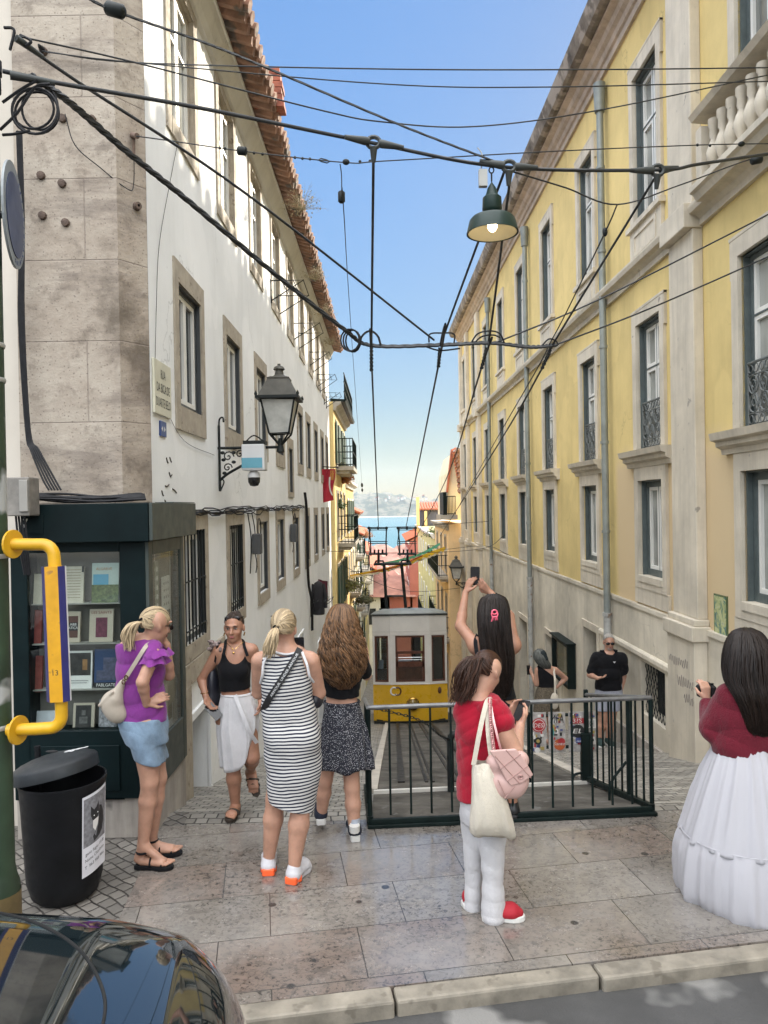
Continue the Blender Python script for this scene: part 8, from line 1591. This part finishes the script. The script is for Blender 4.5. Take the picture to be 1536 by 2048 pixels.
m = MB(); fl = [(979, 1502), (1000, 1500), (1032, 1498), (1050, 1520), (1067, 1551), (1046, 1566), (1022, 1573), (1012, 1560), (996, 1530)]; m.prism([pq(x, y, -.305-.0*(x-1000)/50) for x, y in fl], (0, .016, 0)); m.build('flap', pink, pb, bevel=.007); m = MB(); qm = M('pink seam', (.36, .21, .185), .6, bump=0)
for a_, b_ in (((990, 1512), (1040, 1568)), ((1012, 1500), (1062, 1556)), ((1000, 1538), (1042, 1508)), ((1014, 1562), (1056, 1532)), ((996, 1560), (1012, 1594)), ((1030, 1572), (1010, 1596))): m.tube([pq(*a_, -.307), pq(*b_, -.307)], .0025, 4)
m.build('quilting', qm, pb); m = MB(); c = pq(1041, 1554, -.309)
for sx in (-.005, .005): m.tube([c+V(sx+.008*math.cos(a), 0, .011*math.sin(a)) for a in np.linspace(0, 6.28, 13)[:-1]], .002, 4, closed=True)
m.build('clasp', M('rose metal', (.5, .3, .28), .3, .8), pb); m = MB(); pts = P_([(988, 1504, -.27), (984, 1470, -.25), (981, 1430, -.21), (981, 1402, -.14), (984, 1400, -.06)])
for i in range(0, len(pts)-1):
    for t_ in (0, .5): c = lerp(pts[i], pts[i+1], t_); m.tube([c+V(.008*math.cos(a), .006*(i % 2), .013*math.sin(a)) for a in np.linspace(0, 6.28, 9)[:-1]], .003, 4, closed=True)
m.strip(P_([(1002, 1500, -.25), (994, 1470, -.24), (985, 1430, -.2), (982, 1402, -.13)]), .012, .004, (0, -1, 0)); m.build('chain_strap', M('pink plated chain', (.55, .30, .29), .3, .5), pb)
# ------------------------------------------------ woman with the camera
w = Person('woman in maroon jumper and long white tiered skirt holding a camera', 4.6, (1495, 1797), sk_light); R = axes(-30, 8); hc = w.p((1492, 1314, .02)); T = w.st([(1362, 1474, 1528, .06), (1380, 1452, 1555, .10), (1415, 1440, 1566, .13), (1455, 1434, 1570, .14), (1485, 1432, 1566, .145), (1500, 1434, 1562, .145)])
S = w.sdf(.006, .16, bbox_pts(w, (1492, 1250), (1495, 1560), (1390, 1400), (1610, 1400), (1495, 1400, -.25), (1440, 1400, .4)))
S.stack(T, k=.03, grow=-.01); L = head(S, hc, R, 1.04); S.cone(w.p((1500, 1372, .01)), hc+V(0, -.01, -.06), .058, .054, .03)
l1, l2, l3 = w.p((1458, 1396, .02)), w.p((1424, 1456, .06)), w.p((1414, 1402, .26)); arm(S, l1, l2, l3); hand(S, l3, V(-.05, .1, 1), V(-.3, .9, 0), .9, 1)
r1, r2, r3 = w.p((1556, 1396, .02)), w.p((1560, 1460, .15)), w.p((1470, 1420, .36)); arm(S, r1, r2, r3); hand(S, r3, V(-1, .1, .3), V(-.1, .2, 1), .9, -1); S.build('body', sk_light, w.root)
mar = cloth('maroon knit', (.115, .008, .018), bump=.8, bs=120); S = w.sdf(.006, .14, bbox_pts(w, (1410, 1365), (1590, 1505), (1495, 1400, -.2), (1440, 1420, .32))); S.stack(T, k=.03, grow=.014); S.cone(l1, l2, .078, .070, .04); S.cone(l2, lerp(l2, l3, .82), .068, .052, .03); S.cone(r1, r2, .078, .07, .04); S.cone(r2, lerp(r2, r3, .85), .068, .05, .03); S.cut((.12, 0, -1), w.p((1480, 1497, 0))); S.ell(w.p((1498, 1366, 0)), (.085, .2, .045), None, .01, '-'); S.wr(0.0150, (24, 24, 36), 8, 4); S.build('jumper', mar, w.root)
sheer = sheer_cloth('sheer white cotton', (.60, .59, .62)); mb, G = skirt(w.st([(1468, 1450, 1548, .12), (1500, 1428, 1570, .185), (1540, 1410, 1586, .25), (1590, 1392, 1602, .31), (1640, 1376, 1614, .36), (1672, 1366, 1622, .385)]), [(17, .008, .3, .5), (9, .012, 1.0, .8), (31, .005, 2, .2), (53, .0025, 1, .1)]); mb.build('skirt', sheer, w.root, smooth=180).modifiers.new('cloth', 'SOLIDIFY').thickness = .003
mb, G2_ = skirt(w.st([(1664, 1370, 1618, .37), (1690, 1361, 1626, .395), (1730, 1356, 1632, .42), (1770, 1356, 1632, .42), (1797, 1364, 1624, .39)]), [(13, .010, .8, .35), (24, .007, 2.0, .25), (47, .0035, 1, .15), (4, .02, 1, 1)], lambda th: .02*math.sin(4*th)); mb.build('skirt_tier', sheer, w.root, smooth=180).modifiers.new('cloth', 'SOLIDIFY').thickness = .003
m = MB(); m.tube(G2_[0], .0035, 4, closed=True); m.build('tier_seam', sheer, w.root, smooth=60)
hair('long_hair', darkh, w.root, w.st([(1256, 1484, 1502, .03, .03), (1266, 1466, 1520, .08, .02), (1290, 1455, 1532, .125, 0), (1325, 1449, 1540, .14, -.02), (1358, 1452, 1545, .13, -.05), (1390, 1468, 1549, .10, -.10), (1425, 1484, 1550, .07, -.125), (1455, 1492, 1549, .05, -.13), (1472, 1500, 1545, .03, -.13)]), 360, 22, .003, 4, .0036, 16, .95, .8, (.8, 1.0), wob=.010, flare=.02)
cm = thing('photo_camera', 'black compact camera in the hands of the woman in maroon', 'camera', w.p((1412, 1380, .32))); c = w.p((1412, 1381, .33)); m = MB(); m.box(c+V(-.055, -.02, -.04), c+V(.055, .025, .035)); m.box(c+V(-.02, -.02, .035), c+V(.025, .022, .055)); m.box(c+V(.03, -.03, -.04), c+V(.058, .0, .03)); m.build('case', M('black camera leatherette', (.014, .014, .015), .6, bump=.3, bs=200), cm, bevel=.006); m = MB(); m.lathe([(.032, 0), (.034, .03), (.028, .07)], c+V(0, .02, -.005), 18, (-.1, 1, 0)); m.lathe([(.011, 0), (.011, .012)], c+V(.04, 0, .035), 10); m.build('lens', iron, cm, smooth=40)
# ------------------------------------------------ woman with the grey green hair by the wall
w = Person('woman with green scarf over grey hair and brown skirt standing with hand on hip', 11.85, (1092, 1492), sk_mid); R = axes(-55, 18); hc = w.p((1080, 1313, 0)); T = w.st([(1330, 1078, 1100, .06), (1337, 1074, 1110, .09), (1350, 1075, 1110, .105), (1366, 1078, 1108, .1), (1378, 1076, 1110, .12), (1400, 1070, 1114, .15)])
S = w.sdf(.009, .2, bbox_pts(w, (1080, 1295), (1092, 1495), (1055, 1350), (1135, 1350), (1090, 1400, -.2), (1090, 1400, .3))); S.stack(T, k=.03); L = head(S, hc, R, .98); S.cone(w.p((1088, 1335, 0)), hc+V(.02, 0, -.05), .05, .048, .03)
arm(S, w.p((1075, 1340, 0)), w.p((1073, 1368, .0)), w.p((1064, 1348, .12))); hand(S, w.p((1064, 1348, .12)), V(-.4, .3, 1), V(.2, 1, 0), .8, 1); arm(S, w.p((1111, 1340, 0)), w.p((1131, 1357, .05)), w.p((1114, 1374, .0))); hand(S, w.p((1114, 1374, 0)), V(-.8, .2, -.3), V(-.3, -1, 0), .4, 1)
leg(S, w.p((1084, 1400, 0)), w.p((1084, 1445, 0)), w.p((1084, 1482, 0))); leg(S, w.p((1102, 1400, 0)), w.p((1102, 1447, 0)), w.p((1101, 1485, 0))); zg = gz(11.85); foot(S, w.p((1084, 1482, 0)), (-.5, .8, 0), zg+.01); foot(S, w.p((1101, 1485, 0)), (-.2, .9, 0), zg+.01); S.build('body', sk_mid, w.root)
S = w.sdf(.009, .1, bbox_pts(w, (1070, 1328), (1115, 1376), (1090, 1350, -.2), (1090, 1350, .2))); S.stack(T, k=.03, grow=.012); S.cut((0, 0, -1), w.p((1090, 1373, 0))); S.cut((.75, 0, 1), w.p((1090, 1339, 0))); S.build('black_top', blackc, w.root)
mb, G = skirt(w.st([(1372, 1076, 1110, .12), (1385, 1071, 1114, .15), (1405, 1068, 1117, .17), (1424, 1066, 1118, .17)]), [(7, .012, .3, 1)], None, 64, 12); mb.build('brown_skirt', M('patterned brown cloth', (.10, .08, .055), .9, var=.6, vs=50), w.root, smooth=180)
hair('grey_hair', greenh, w.root, w.st([(1298, 1076, 1084, .04), (1305, 1068, 1091, .09), (1316, 1068, 1094, .10, -.03), (1328, 1076, 1100, .07, -.06), (1337, 1086, 1102, .03, -.07)]), 160, 14, .004, 4, .006, 5, .95, .75); S = SDF(hc-.2, hc+.22, .009); S.ell(hc+V(0, 0, .05), (.084, .10, .065), R, .02); S.cone(hc+V(.04, -.06, .05), hc+V(.08, -.10, -.02), .05, .03, .04); S.build('head_scarf', M('dark teal scarf', (.005, .011, .013), .9, bump=.3), w.root)
phone('phone held up by the woman with the scarf', w.p((1057, 1340, .12)), V(0, .2, 1), V(.6, -.8, 0)); wb_ = thing('white_bag', 'pale shoulder bag at the back of the woman with the scarf', 'bag', w.p((1109, 1395, -.1))); S = SDF(w.p((1108, 1390, -.1))-.3, w.p((1108, 1390, -.1))+.3, .009); S.ell(w.p((1109, 1402, -.14)), (.07, .05, .13), None, .02); S.build('pouch', canv, wb_); m = MB(); m.strip([w.p((1110, 1388, -.15)), w.p((1110, 1360, -.14)), w.p((1107, 1336, -.05))], .03, .006, (0, -1, 0)); m.build('strap', canv, wb_)
# ------------------------------------------------ man in the black T-shirt
w = Person('grey haired man in black t-shirt, grey shorts and sunglasses standing by the wall', 11.6, (1212, 1490), sk_mid); R = axes(186, 6); hc = w.p((1218, 1284, 0)); T = w.st([(1303, 1204, 1232, .07), (1311, 1192, 1244, .10), (1330, 1191, 1244, .13), (1350, 1192, 1241, .14), (1370, 1194, 1241, .14), (1390, 1193, 1242, .135)])
S = w.sdf(.009, .2, bbox_pts(w, (1218, 1262), (1212, 1495), (1175, 1350), (1255, 1350), (1215, 1400, -.3), (1215, 1400, .25))); S.stack(T, k=.03); L = head(S, hc, R, 1.04); S.cone(w.p((1218, 1308, 0)), hc+V(0, .01, -.06), .066, .062, .03)
arm(S, w.p((1190, 1316, 0)), w.p((1180, 1350, .02)), w.p((1194, 1356, -.22)), (.06, .047, .043, .03)); hand(S, w.p((1194, 1356, -.22)), V(1, -.3, .2), V(0, -.1, 1), .5, 1); arm(S, w.p((1246, 1316, 0)), w.p((1247, 1352, .03)), w.p((1241, 1384, -.03)), (.06, .047, .043, .03)); hand(S, w.p((1241, 1384, -.03)), V(-.1, 0, -1), V(-1, 0, 0), .5, -1)
leg(S, w.p((1206, 1390, 0)), w.p((1205, 1440, -.02)), w.p((1200, 1476, 0)), (.1, .065, .066, .042)); leg(S, w.p((1228, 1390, 0)), w.p((1222, 1442, -.02)), w.p((1216, 1482, 0)), (.1, .065, .066, .042)); S.build('body', sk_mid, w.root); face_parts(L, R, 1.04, w.root, False); glasses(L, R, 1.06, w.root)
S = w.sdf(.009, .15, bbox_pts(w, (1180, 1300), (1255, 1380), (1215, 1340, -.2), (1215, 1340, .2))); S.stack(T, k=.03, grow=.018); S.cone(w.p((1193, 1315, 0)), w.p((1184, 1340, .01)), .085, .078, .04); S.cone(w.p((1243, 1315, 0)), w.p((1247, 1340, .01)), .085, .078, .04); S.cut((0, 0, -1), w.p((1215, 1377, 0))); S.ell(w.p((1218, 1301, -.03)), (.085, .12, .05), None, .02, '-'); S.wr(0.0140, (24, 24, 36), 9); S.build('t_shirt', blackc, w.root); m = MB(); q = w.p((1229, 1325, -.165)); m.prism([q+V(-.02, 0, .012), q+V(.02, 0, .012), q+V(0, 0, -.012)], (0, .01, 0)); m.build('chest_logo', whitec, w.root)
S = w.sdf(.009, .15, bbox_pts(w, (1185, 1368), (1248, 1420), (1215, 1390, -.2), (1215, 1390, .2))); S.stack(w.st([(1366, 1194, 1242, .14), (1385, 1192, 1243, .145)]), k=.03, grow=.01); S.cone(w.p((1206, 1390, 0)), w.p((1204, 1425, -.01)), .115, .105, .03); S.cone(w.p((1229, 1390, 0)), w.p((1226, 1425, -.01)), .115, .105, .03); S.cut((0, 0, -1), w.p((1215, 1420, 0))); S.build('shorts', cloth('grey cotton shorts', (.33, .34, .40), bump=.5), w.root)
cap_hair('hair', greyh, w.root, hc, R, 1.04, 110, 6, (0, -.04, .12), 1.05, .85, .005); m = MB(); m.ell(L(0, .07, -.085), V(.040, .028, .030), 12, 8, R.T); m.build('beard', M('grey stubble', (.27, .22, .19), .9), w.root, smooth=180)
gsh = M('dark green trainer', (.012, .035, .032), .7); 
for a_, d_ in ((w.p((1200, 1476, 0)), (-.15, -1, 0)), (w.p((1216, 1482, 0)), (.05, -1, 0))): shoe(w.root, a_, d_, gz(a_[1]-.1), gsh, wsole, .29, .11, .03)
phone('phone in the hand of the man in the black t-shirt', w.p((1207, 1353, -.24)), V(1, -.3, .1), V(0, -.2, 1))
# ================================================================== the air between here and the far bank
t = NT('haze'); t.t.nodes.remove(t.b); v = t.n('ShaderNodeVolumePrincipled'); v.inputs['Density'].default_value = .00012; v.inputs['Color'].default_value = (.80, .88, .97, 1); v.inputs['Anisotropy'].default_value = 0.0
t.l(v.outputs[0], t.out.inputs['Volume'])
m = MB(); m.box((-1900, -125, -62), (1900, 4100, 190)); hz = m.build('haze', t.m); hz['kind'] = 'stuff'
